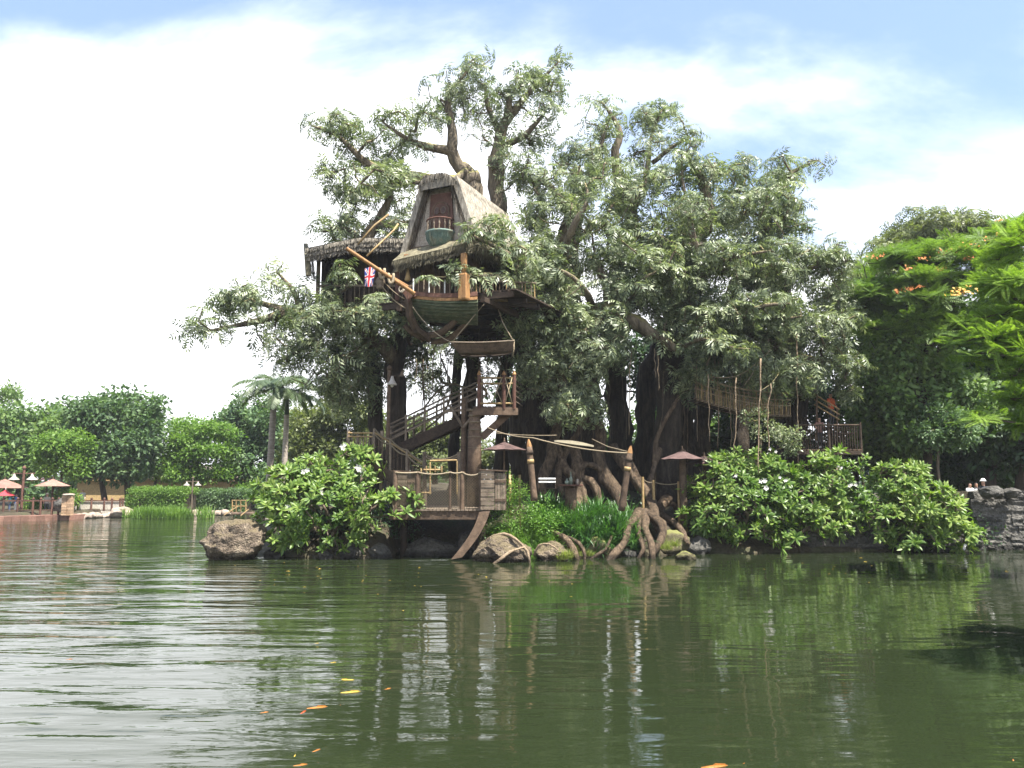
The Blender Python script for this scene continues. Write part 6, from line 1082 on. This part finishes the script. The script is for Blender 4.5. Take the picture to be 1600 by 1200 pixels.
tree('shade_tree', 'tree on the near right bank just out of view shading the pond', V3(14.2, 11.0, 1.0), V3(12.8, 11.8, 4.2), [(np.array([10.6, 12.6, 5.2]), np.array([1.7, 1.7, .9]), 1), (np.array([12.2, 11.2, 5.6]), np.array([2, 1.8, 1.0]), 1), (np.array([13.5, 13.0, 6.0]), np.array([2.2, 2, 1.2]), 1), (np.array([11.6, 14.4, 6.2]), np.array([1.4, 1.4, .8]), 1), (np.array([14.5, 10.5, 6.8]), np.array([2.2, 2, 1.2]), 1)], 420, 'leaf_flame', tfn, .2, group=RG, scale=(.8, 1.2), up=.9, shell=.1)
n_ = 1500; xx = npr.uniform(-110, 70, n_); hh = 3.4 + 1.6 * np.sin(xx * .23) + 1.3 * np.sin(xx * .61 + 1); zz = .4 + npr.random(n_) ** .8 * hh; yy = 97 + npr.normal(size=n_) * 1.6
V, Fq = scatter(tb1, np.stack([xx, yy, zz], 1), [frame(unitv(np.array([0, -.3, 1]) + npr.normal(size=3) * .35)) for _ in range(n_)], npr.uniform(1.4, 2.2, n_)); tag(put('treeline', mesh_np('treeline', V, Fq, 'leaf_bg_dark')), 'distant mass of trees closing the horizon behind the far bank', 'treeline', kind='stuff')
# ------------------------------------------------------------------ palms
def frond_mesh(L=2.9, droop=1.0, n=30):
    q = []; d = np.array([math.cos(.9), 0, math.sin(.9)]); pos = np.zeros(3); prev = pos; st = L / n; w = .03
    for i in range(n):
        u = i / n; el = .95 - (1.15 + .75 * droop) * u ** 1.15; d = np.array([math.cos(el), 0, math.sin(el)]); nx = pos + d * st; ww = w * (1 - .8 * u)
        q.append([pos + [0, ww, 0], pos - [0, ww, 0], nx - [0, ww * .95, 0], nx + [0, ww * .95, 0]])
        if i > 3:
            for s in (-1, 1):
                ld = unitv(np.array([0, s * 1.0, 0]) + d * .55 + np.array([0, 0, -.55 - .3 * npr.random()])); ll = .62 * math.sin(math.pi * (.12 + .82 * u)) ** .7
                q.append(leaf_quad(nx, ld, unitv(np.cross(ld, [0, 0, 1.0])), ll * 1.1, .10, .1))
        pos = nx
    V, Fq = tmpl(q); return mesh_np('frond', V, Fq, 'leaf_palm')
fm = [frond_mesh(2.9, d) for d in (.7, 1.0, 1.25)]
def palm(label, px, pyb, pxt, pyt, Y, nf=15, s=1.0, r=.2):
    a, e = P(px, pyb, Y), P(pxt, pyt, Y); a.z = gz(a.x, Y) - .2; t_ = thing('palm_tree', label, 'palm', a, 'royal palms on the far bank')
    pts = [a.lerp(e, k / 12) for k in range(13)]; MB().tube(pts, [r * (1.15 - .02 * k) * (1 + .03 * (k % 2)) for k in range(13)], 12).build('trunk', 'palm_bark', t_, smooth=True)
    MB().tube([e, e + V3(0, 0, .5), e + V3(0, 0, 1.1)], [r * .9, r * .75, .08], 10).build('crownshaft', 'leaf_palm', t_, smooth=True); top = e + V3(0, 0, 1.0)
    for k in range(nf):
        put('frond', fm[k % 3], t_, Matrix.Translation(top) @ Matrix.Rotation(k * 2.4 + rnd.uniform(-.2, .2), 4, 'Z') @ Matrix.Rotation(rnd.uniform(-.45, .5), 4, 'Y') @ Matrix.Scale(s * rnd.uniform(.85, 1.1), 4))
    return t_
palm('royal palm with the thicker trunk nearer the layered tree', 420, 740, 427, 640, 46, 17, 1.0, .19); palm('royal palm with the slimmer grey trunk nearer the stairs', 443, 740, 448, 648, 46, 16, .95, .16)
# ------------------------------------------------------------------ far bank on the left
bld = thing('low_building', 'low yellow plastered building with grey roof behind the far trees', 'building', P(270, 765, 86)); bx0, bx1 = P(120, 760, 86).x, P(405, 760, 86).x; bz0, bz1 = .4, P(270, 748, 86).z
MB().box(((bx0 + bx1) / 2, 88, (bz0 + bz1) / 2), (bx1 - bx0, 4, bz1 - bz0)).build('wall', 'stucco_yellow', bld); beam('eave_beam', V3(bx0 - .3, 85.7, bz1), V3(bx1 + .3, 85.7, bz1), .4, .22, 'wood', bld)
MB().hexa([(bx0 + 6, 85.8, bz1 + .1), (bx1 - 3, 85.8, bz1 + .1), (bx1 - 3, 90.2, bz1 + .1), (bx0 + 6, 90.2, bz1 + .1), (bx0 + 6.6, 87.4, bz1 + 1.5), (bx1 - 3.6, 87.4, bz1 + 1.5), (bx1 - 3.6, 88.8, bz1 + 1.5), (bx0 + 6.6, 88.8, bz1 + 1.5)]).build('roof', 'roof_grey', bld)
qa, qb = G(-90, 817.5), G(118, 812); dkz = P(60, 806, 60).z
q_ = thing('quay', 'red brown landing quay at the left edge of the pond', 'quay', (qa + qb) / 2); 
for k in range(16):
    a, e = qa.lerp(qb, k / 16), qa.lerp(qb, (k + 1) / 16); MB().hexa([a + V3(.01, 0, -.5), e + V3(-.01, 0, -.5), e + V3(-.01, 4, -.5), a + V3(.01, 4, -.5), a + V3(.01, 0, dkz), e + V3(-.01, 0, dkz), e + V3(-.01, 4, dkz), a + V3(.01, 4, dkz)]).build('quay_slab', 'deck_red', q_)
fz = dkz; fn = thing('post_fence', 'wooden post and rail fence with knobbed posts along the far bank', 'fence', P(90, 802, 62)); fy0, fy1 = 61.2, 66.2
fpx = [-40, -18, 6, 28, 52, 64, 82, 92]; fpx2 = [122, 143, 163, 175, 188, 192]; kn = MB().lathe([(.075, 0), (.1, .04), (.1, .1), (.06, .16), (0, .2)], (0, 0, 0), 8).mesh('knob', 'wood_red', smooth=True)
for i, px in enumerate(fpx + fpx2):
    Y = 61.5 if px < 110 else 65.5; zb = dkz if px < 110 else .6; a = P(px, 783, Y); p_ = rod('fence_post', V3(a.x, Y, zb - .1), a + V3(0, 0, .12), .085, 'wood_red', fn); put('knob', kn, fn, Matrix.Translation(a + V3(0, 0, .1)))
for x0, x1, Y in ((-60, 100, 61.5), (118, 194, 65.5)): beam('top_rail', P(x0, 782.5, Y), P(x1, 782.5, Y), .09, .11, 'wood_red', fn); beam('lower_rail', P(x0, 797, Y), P(x1, 797, Y), .06, .07, 'wood', fn)
pw = thing('low_wall', 'pale stucco wall behind the knobbed fence posts', 'wall', P(155, 802, 66.2)); a, e = P(117, 784.5, 66.2), P(193, 784.5, 66.2)
MB().hexa([(a.x, 66.2, .2), (e.x, 66.2, .2), (e.x, 66.5, .2), (a.x, 66.5, .2), (a.x, 66.2, a.z), (e.x, 66.2, a.z), (e.x, 66.5, a.z), (a.x, 66.5, a.z)]).build('wall_panel', 'stucco', pw); beam('coping', a + V3(-.05, .15, .04), e + V3(.05, .15, .04), .42, .08, 'stucco', pw)
pl_ = P(109, 775, 61.0); bp = thing('brick_pillar', 'sunlit sandy brick pillar with a rock cap at the quay end', 'pillar', V3(pl_.x, 61, dkz)); nr = 12; hp = pl_.z - dkz
for k in range(nr):
    for j in range(2): x = pl_.x - .2 + .4 * j + (.1 if k % 2 else -.1) * 0; beam('brick', V3(x - .19, 60.8, dkz + (k + .5) * hp / nr), V3(x + .19, 60.8, dkz + (k + .5) * hp / nr), .36 + .02 * (k % 2), hp / nr - .012, 'brick', bp)
put('cap_stone', rock_mesh('cap_stone', (.5, .34, .12), 91, 'rock_pale', 3), bp, Matrix.Translation((pl_.x, 60.8, dkz + hp + .08)))
rock('dark flat rock slab standing behind the brick pillar', 97, 788, 61.6, (.7, .5, .55), 92, 'rock_dark', 0, 4)
LG = 'lamp posts on the far bank'
hang_lamp('lamp_post', 'twin armed lamp post with bell shades at the left between parasols', 32.5, 806, 733, 61.8, LG, True, 1.25, 'wood_red'); hang_lamp('lamp_post', 'twin armed lamp post rising behind the second parasol', 80, 800, 741, 66, LG, True, 1.1, 'wood_red'); hang_lamp('lamp_post', 'slim lamp post between the two hedges', 299, 798, 748, 67, LG, True, .85, 'wood_grey')
PG = 'parasols on the quay'
parasol('parasol', 'pink brown parasol cut by the left edge of the view', 8, 748, 762, 36, 64, .6, 'parasol_pink', PG, 'wood', .06, 6); parasol('parasol', 'terracotta parasol between the two twin lamp posts', 83, 748, 759, 27, 63.5, .6, 'parasol_pink', PG, 'wood', .06, 6); parasol('parasol', 'half hidden pale parasol in shade behind the terracotta one', 74, 744, 750, 18, 70, .6, 'parasol_pink', PG, 'wood', .06, 6)
um = parasol('umbrella', 'bright red hand held umbrella over a visitor on the quay', 9, 765, 774, 13.5, 61.9, P(9, 786, 61.9).z, 'cloth_red', None, 'metal_lamp', .012, 8); um['category'] = 'umbrella'
# hedges, reeds, edging stones
def hedge(label, px0, px1, py0, py1, Y, depth, n, mat, seed):
    a, e = P(px0, py1, Y), P(px1, py0, Y); t_ = thing('clipped_hedge', label, 'hedge', ((a.x + e.x) / 2, Y + depth / 2, gz((a.x + e.x) / 2, Y + depth / 2)), 'clipped hedges'); zb = t_.location.z; b = MB().box(((a.x + e.x) / 2, Y + depth / 2 + .15, (zb + e.z) / 2 - .15), (e.x - a.x - .5, depth - .5, e.z - zb - .3)); b.build('branch_core', 'bark_dark', t_)
    pos, rots = [], []
    for _ in range(n):
        f = rnd.random(); x = rnd.uniform(a.x, e.x)
        if f < .5: q = [x, Y + rnd.uniform(-.1, .15), rnd.uniform(zb, e.z)]; d = [0, -1, .5]
        else: q = [x, Y + rnd.uniform(0, depth), e.z + rnd.gauss(0, .08)]; d = [0, -.2, 1]
        pos.append(q); rots.append(frame(unitv(np.array(d) + npr.normal(size=3) * .3)))
    V, Fq = scatter([t_broad(26, .28, .16, .09, .8, -.1) for _ in range(4)], np.array(pos), rots, npr.uniform(.8, 1.2, n)); put('foliage', mesh_np('foliage', V, Fq, mat), t_)['kind'] = 'stuff'
hedge('sunlit clipped hedge behind the reed bed', 196, 290, 767, 795, 66.5, 3.0, 620, 'leaf_bright', 1); hedge('shaded clipped hedge right of the slim lamp post', 302, 384, 769, 797, 70, 2.5, 460, 'leaf_bg_dark', 2)  # lighter and darker leaf colours give the sunlit and shaded look
tree('small_tree', 'round yellow green bush behind the bamboo gate', at(385, 73), P(385, 775, 73), [pxblob(385, 770, 22, 9, 73, 1.2), pxblob(400, 775, 20, 10, 73, 1.2)], 70, 'leaf_bright', tb2, .08, group=BGT, scale=(.6, .9))
tree('small_tree', 'leafy bush behind the fence near the brick pillar', at(108, 64.5, .6), P(105, 785, 64.5), [pxblob(106, 778, 14, 9, 64.5, .8), pxblob(52, 790, 12, 12, 64, .8)], 60, 'leaf_bright', tb2, .06, group=BGT, scale=(.5, .8))
q = P(250, 805, 64.5); pos = [[rnd.gauss(0, 1.05) * 1.2, rnd.uniform(-1.2, .9), 0] for _ in range(60)]; V, Fq = scatter(tm_reed, np.array(pos), [frame(np.array([rnd.gauss(0, .08), rnd.gauss(0, .08), 1])) for _ in pos], npr.uniform(.7, 1.15, len(pos)))
tag(put('reed_bed', mesh_np('reed_bed', V, Fq, 'leaf_bright'), None, Matrix.Translation((q.x, 64.5, .02))), 'bright green reeds growing out of the water below the hedge', 'reeds', kind='stuff')
sm = [rock_mesh('edging_stone', (.5, .4, .3), 100 + k, 'rock_pale', 3, .1, 8) for k in range(5)]
def edge_stones(p0, p1, n, label, group):
    a, e = G(*p0), G(*p1)
    for k in range(n): q = a.lerp(e, (k + .5) / n) + V3(0, rnd.uniform(-.1, .3), rnd.uniform(.08, .2)); s = rnd.uniform(.75, 1.15); tag(put('edging_stone', sm[k % 5], None, Matrix.Translation(q) @ Matrix.Rotation(k * 1.3, 4, 'Z') @ Matrix.Scale(s, 4)), label, 'stone', group)
edge_stones((118, 811), (180, 808), 11, 'pale rounded stone in the row along the water below the stucco wall', 'pale edging stones by the stucco wall'); edge_stones((300, 806), (362, 805), 9, 'pale rounded stone in the row right of the reeds', 'pale edging stones right of the reeds')
rock('larger pale pointed rock at the left end of the reeds', 190, 802, 65.5, (1.0, .7, .55), 130, 'rock_pale', .2, 4)
bg_ = thing('bamboo_gate', 'small yellow bamboo gate on the far bank behind the boulder', 'gate', P(376, 800, 68))
for px in (363, 369, 376, 384): rod('gate_post', P(px, 800, 68), P(px, 781, 68), .06, 'bamboo', bg_)
for py in (782, 791): rod('gate_rail', P(362, py, 68), P(386, py, 68), .05, 'bamboo', bg_)
jt = thing('low_jetty', 'low dark plank jetty at the water behind the boulder', 'jetty', P(378, 803, 64))
for k in range(7): beam('jetty_plank', P(362 + k * 5, 800.5, 66), P(366 + k * 5.5, 803, 61), .26, .08, 'wood', jt)
rod('jetty_pole', P(350, 805, 62), P(372, 791, 66), .05, 'bamboo', jt); rod('jetty_pole', P(376, 806, 60), P(388, 796, 63), .05, 'bamboo', jt)
# ------------------------------------------------------------------ visitors
def person(label, foot, rz, h, shirt, legs, arm=(0, 0), hat=None, group=None, lean=0.0):
    """one skinned body; clothing colours follow the body zones; hair cap and hat are children"""
    J = {'pel': (0, 0, .53), 'che': (0, lean * .5, .70), 'nek': (0, lean, .835), 'hed': (0, lean - .005, .90), 'top': (0, lean, .965)}
    for s, n_ in ((-1, 'l'), (1, 'r')):
        J['hip' + n_] = (s * .052, 0, .5); J['kne' + n_] = (s * .058, -.012, .28); J['ank' + n_] = (s * .06, .012, .045); J['toe' + n_] = (s * .068, -.07, .015)
        up = arm[0 if s < 0 else 1]; J['sho' + n_] = (s * .105, lean * .9, .80); J['elb' + n_] = (s * .135, lean - .05 * up, .64 + .02 * up); J['wri' + n_] = (s * (.14 - .05 * up), lean - .03 - .13 * up, .50 + .22 * up); J['han' + n_] = (s * (.14 - .06 * up), lean - .04 - .17 * up, .45 + .30 * up)
    E = [('pel', 'che'), ('che', 'nek'), ('nek', 'hed'), ('hed', 'top')]
    for n_ in 'lr': E += [('pel', 'hip' + n_), ('hip' + n_, 'kne' + n_), ('kne' + n_, 'ank' + n_), ('ank' + n_, 'toe' + n_), ('che', 'sho' + n_), ('sho' + n_, 'elb' + n_), ('elb' + n_, 'wri' + n_), ('wri' + n_, 'han' + n_)]
    RD = {'pel': .078, 'che': .085, 'nek': .034, 'hed': .05, 'top': .042, 'hip': .058, 'kne': .038, 'ank': .026, 'toe': .024, 'sho': .042, 'elb': .029, 'wri': .02, 'han': .022}
    ks = list(J); me = bpy.data.meshes.new('person'); me.from_pydata([tuple(c * h for c in J[k]) for k in ks], [(ks.index(a), ks.index(b_)) for a, b_ in E], []); ob = bpy.data.objects.new('person', me); COL.objects.link(ob)
    md = ob.modifiers.new('skin', 'SKIN'); md.use_smooth_shade = True
    for i, k in enumerate(ks): sv = me.skin_vertices[0].data[i]; r = RD[k if k in RD else k[:3]] * h; sv.radius = (r * (1.25 if k in ('pel', 'che') else 1), r * (.8 if k in ('pel', 'che') else 1)); sv.use_root = (k == 'pel')
    ob.modifiers.new('sub', 'SUBSURF').levels = 2; ob.modifiers['sub'].render_levels = 2
    bpy.context.view_layer.update(); dg = bpy.context.evaluated_depsgraph_get(); m2 = bpy.data.meshes.new_from_object(ob.evaluated_get(dg)); bpy.data.objects.remove(ob)
    m2.materials.clear(); setmat(m2, 'skin', shirt, legs, 'hair')
    for pl in m2.polygons:
        c = pl.center / h; arm_ = abs(c.x) > .118 and c.z < .70
        pl.material_index = 0 if (c.z > .83 or arm_) else 1 if c.z > .51 else 2 if c.z > .05 else 3
        if c.z > .925 or (c.z > .88 and c.y > lean + .012): pl.material_index = 3
        pl.use_smooth = True
    o_ = put('person', m2, None, Matrix.Translation(foot) @ Matrix.Rotation(rz, 4, 'Z')); tag(o_, label, 'person', group)
    Mw = WORLD[o_.name]
    for s in (-1, 1): put('eye', MB().lathe([(.0, -.012), (.012, 0), (0, .012)], (s * .02 * h, (lean - .052) * h, .905 * h), 6).mesh('eye', 'hair'), o_, Mw)
    put('nose', MB().lathe([(.016, 0), (.01, .03), (0, .05)], (0, (lean - .056) * h, .88 * h), 6).mesh('nose', 'skin'), o_, Mw)
    if hat: put('hat', MB().lathe([(.15, 0), (.145, .012), (.1, .02), (.095, .08), (.05, .12), (0, .125)], (0, lean * h, .945 * h), 14).mesh('hat', hat, smooth=True), o_, Mw)
    return o_
VG = 'visitors behind the stone wall'
for px, Y, rz, sh, lb, hat, ar in ((1512, 36.6, .4, 'fabric_white', 'person in a white shirt stooping at the wall beside the frangipani', None, (.6, .6)), (1525, 36.9, -.5, 'fabric_white', 'second person in a white shirt, right of the stooping one', None, (.3, .6)), (1536, 36.4, -.2, 'cloth_dark', 'person in a pale cap and dark top standing by the wall boulders', 'fabric_white', (.6, .2))):
    q = P(px, 760, Y); person(lb, (q.x, Y, gz(q.x, Y)), rz, 1.62 if hat is None else 1.74, sh, 'cloth_jeans', ar, hat, VG, lean=-.06 if hat is None else -.02)
q = P(1113, 625, 36.9); person('person in an orange top crossing the left end of the rope bridge', q - V3(0, 0, .03), 1.2, 1.6, 'cloth_orange', 'cloth_dark', (.5, .2))
q = P(1298, 632, 37.6); person('person in an orange red top on the bamboo railed steps', V3(q.x, 37.6, P(1298, 667, 37.6).z), .5, 1.65, 'cloth_orange', 'cloth_dark', (.4, .4))
q = P(1280, 690, 37); person('person in pale pink shirt leaning on the viewing platform rail', V3(q.x, 36.9, pz + .04), .1, 1.55, 'parasol_pink', 'cloth_dark', (.5, .5))
sp_ = thing('step_block', 'dark stepped timber landing under the bamboo handrail', 'steps', V3(P(1308, 700, 37.8).x, 37.8, 2.2))
for px, py in ((1298, 667), (1317, 676)): a = P(px, py, 37.75); beam('tread', V3(a.x - .35, 37.75, a.z - .05), V3(a.x + .35, 37.75, a.z - .05), .9, .08, 'wood_dark', sp_); rod('post', V3(a.x, 37.9, 1.5), V3(a.x, 37.9, a.z - .05), .1, 'wood_dark', sp_)
QG = 'visitors on the quay'
for px, sh, lg, lb, Y, hat in ((15, 'cloth_teal', 'cloth_jeans', 'person in light teal under the red umbrella', 62.1, None), (25, 'cloth_blue', 'fabric_white', 'person in a blue top beside the red umbrella', 62.5, None), (73, 'stucco', 'cloth_dark', 'person in grey with a wide pale hat behind the quay fence', 63.0, 'stucco'), (128, 'fabric_white', 'cloth_jeans', 'person in white sitting low behind the stucco wall', 68, None)):
    q = P(px, 790, Y); person(lb, (q.x, Y, dkz if px < 110 else .62), rnd.uniform(-1, 1), 1.62, sh, lg, (.7 if px == 15 else .1, .2), hat, QG)
# ------------------------------------------------------------------ koi and drifting leaves
def koi(label, px, py, L, rz, mat, z=-.002):
    q = G(px, py); t_ = thing('koi', label, 'fish', V3(q.x, q.y, 0), 'koi near the surface'); b = MB(); st = [(-.5, .012, .03), (-.46, .035, .045), (-.36, .07, .07), (-.2, .095, .085), (0, .10, .085), (.2, .075, .065), (.36, .04, .042), (.46, .02, .03)]
    pts = [Vector((x * L, .05 * L * math.sin(x * 4), z - .055 * L)) for x, _, _ in st]; vs = []
    for p_, (x, w, hh) in zip(pts, st):
        for k in range(10): a = k * .6283; vs.append(p_ + Vector((0, w * L * math.cos(a), hh * L * math.sin(a))))
    b.add(vs, [(i * 10 + j, i * 10 + (j + 1) % 10, i * 10 + 10 + (j + 1) % 10, i * 10 + 10 + j) for i in range(7) for j in range(10)] + [tuple(range(9, -1, -1)), tuple(range(70, 80))])
    Mw = Matrix.Translation((q.x, q.y, 0)) @ Matrix.Rotation(rz, 4, 'Z'); put('body', b.mesh('body', mat, smooth=True), t_, Mw)
    y9 = pts[-1].y; put('tail_fin', MB().prism([(.44 * L, y9, z - .05 * L), (.62 * L, y9 + .02, z + .02 * L), (.58 * L, y9 + .02, z - .05 * L), (.62 * L, y9 + .02, z - .11 * L)], (0, .012 * L, 0)).mesh('tail_fin', mat), t_, Mw); put('dorsal_fin', MB().prism([(-.12 * L, 0, z + .02 * L), (.2 * L, 0, z + .0 * L), (.16 * L, 0, z + .045 * L), (-.06 * L, 0, z + .06 * L)], (0, .012 * L, 0)).mesh('dorsal_fin', mat), t_, Mw)
    for s in (-1, 1): put('pectoral_fin', MB().prism([(-.25 * L, s * .07 * L, z - .02 * L), (-.12 * L, s * .2 * L, z - .03 * L), (-.08 * L, s * .08 * L, z - .02 * L)], (0, 0, .008 * L)).mesh('pectoral_fin', mat), t_, Mw)
    return t_
for a in [('long golden koi, brightest of the group in the middle of the pond', 552, 1081, .46, .15, 'koi_yellow'), ('yellow koi just above the long golden one', 540, 1062, .34, 2.9, 'koi_yellow'), ('small orange koi right of the long golden one', 607, 1076, .2, .6, 'koi_orange'), ('orange koi with its back to the camera left of centre', 500, 1105, .44, .2, 'koi_orange'), ('deep red koi left of the orange pair', 475, 1112, .26, 1.2, 'koi_red'), ('small red orange koi farthest left of the shoal', 415, 1113, .2, .3, 'koi_orange'), ('orange koi near the bottom edge left of centre', 496, 1172, .2, .8, 'koi_orange'), ('pale orange koi at the bottom edge', 473, 1195, .26, .2, 'koi_orange'), ('little yellow koi near the bottom left shoal', 461, 1180, .15, 1.5, 'koi_yellow'), ('large orange and yellow koi at the bottom edge right of centre', 1122, 1197, .5, .1, 'koi_orange'), ('tiny orange koi at the lower right edge', 1583, 1187, .14, .9, 'koi_orange'), ('small orange koi far left in the bright ripples', 110, 1030, .2, .2, 'koi_orange'), ('little yellow koi up among the dark reflections', 522, 1035, .2, .3, 'koi_yellow'), ('little green gold koi behind the others', 496, 1005, .16, .3, 'koi_yellow')]: koi(*a)
for i, (px, py, lb) in enumerate([(450, 893, 'fallen leaf floating below the left frangipani'), (500, 889, 'orange fallen leaf floating near the shaded rocks'), (655, 887, 'fallen leaf floating in front of the cave'), (1352, 878, 'yellow fallen leaf floating below the right frangipani'), (1362, 884, 'fallen leaf floating nearest the stone wall shade'), (1345, 872, 'fallen leaf floating close under the right frangipani'), (1573, 893, 'fallen leaf floating before the stone wall'), (760, 902, 'fallen leaf floating before the root clasped boulder')]):
    q = G(px, py); s = .07; b = MB().add([(-s, 0, .012), (0, s * .5, .02), (s, 0, .01), (0, -s * .5, .02), (-s, 0, .004), (0, s * .5, .012), (s, 0, .002), (0, -s * .5, .012)], [(0, 1, 2, 3), (7, 6, 5, 4), (0, 3, 7, 4), (1, 0, 4, 5), (2, 1, 5, 6), (3, 2, 6, 7)]); o_ = put('floating_leaf', b.mesh('floating_leaf', 'dead_leaf'), None, Matrix.Translation((q.x, q.y, 0)) @ Matrix.Rotation(i * 1.1, 4, 'Z')); tag(o_, lb, 'leaf', 'leaves drifting on the pond')

lm_ = MB().add([(-.05, 0, .008), (0, .022, .014), (.05, 0, .008), (0, -.022, .014)], [(0, 1, 2, 3)]).mesh('floating_leaf', 'dead_leaf')
for px, py in [(rnd.choice((rnd.gauss(540, 90), rnd.gauss(1330, 120), rnd.gauss(820, 120))), 878 + abs(rnd.gauss(0, 26))) for _ in range(34)]:
    q = G(px, py); tag(put('floating_leaf', lm_, None, Matrix.Translation((q.x, q.y, 0)) @ Matrix.Rotation(rnd.uniform(0, 6), 4, 'Z')), 'tiny speck of leaf litter drifting close along the island shore', 'leaf', 'leaf litter drifting along the shore')
# ------------------------------------------------------------------ thin haze, added to stand in for veiling lens glare
hm = bpy.data.materials.new('haze'); hm.use_nodes = True; ht = hm.node_tree; ht.nodes.clear(); ho = N(ht, 'ShaderNodeOutputMaterial'); hv = N(ht, 'ShaderNodeVolumePrincipled')
hv.inputs['Color'].default_value = (0.93, 0.96, 1.0, 1); hv.inputs['Density'].default_value = 0.00035; hv.inputs['Anisotropy'].default_value = 0.2; ht.links.new(hv.outputs[0], ho.inputs['Volume']); MATS['haze'] = hm
hz_ = MB().box((0, 0, 13.5), (3400, 3400, 31.5)).build('haze', 'haze'); tag(hz_, 'thin haze added to lighten the view like lens glare', kind='stuff')
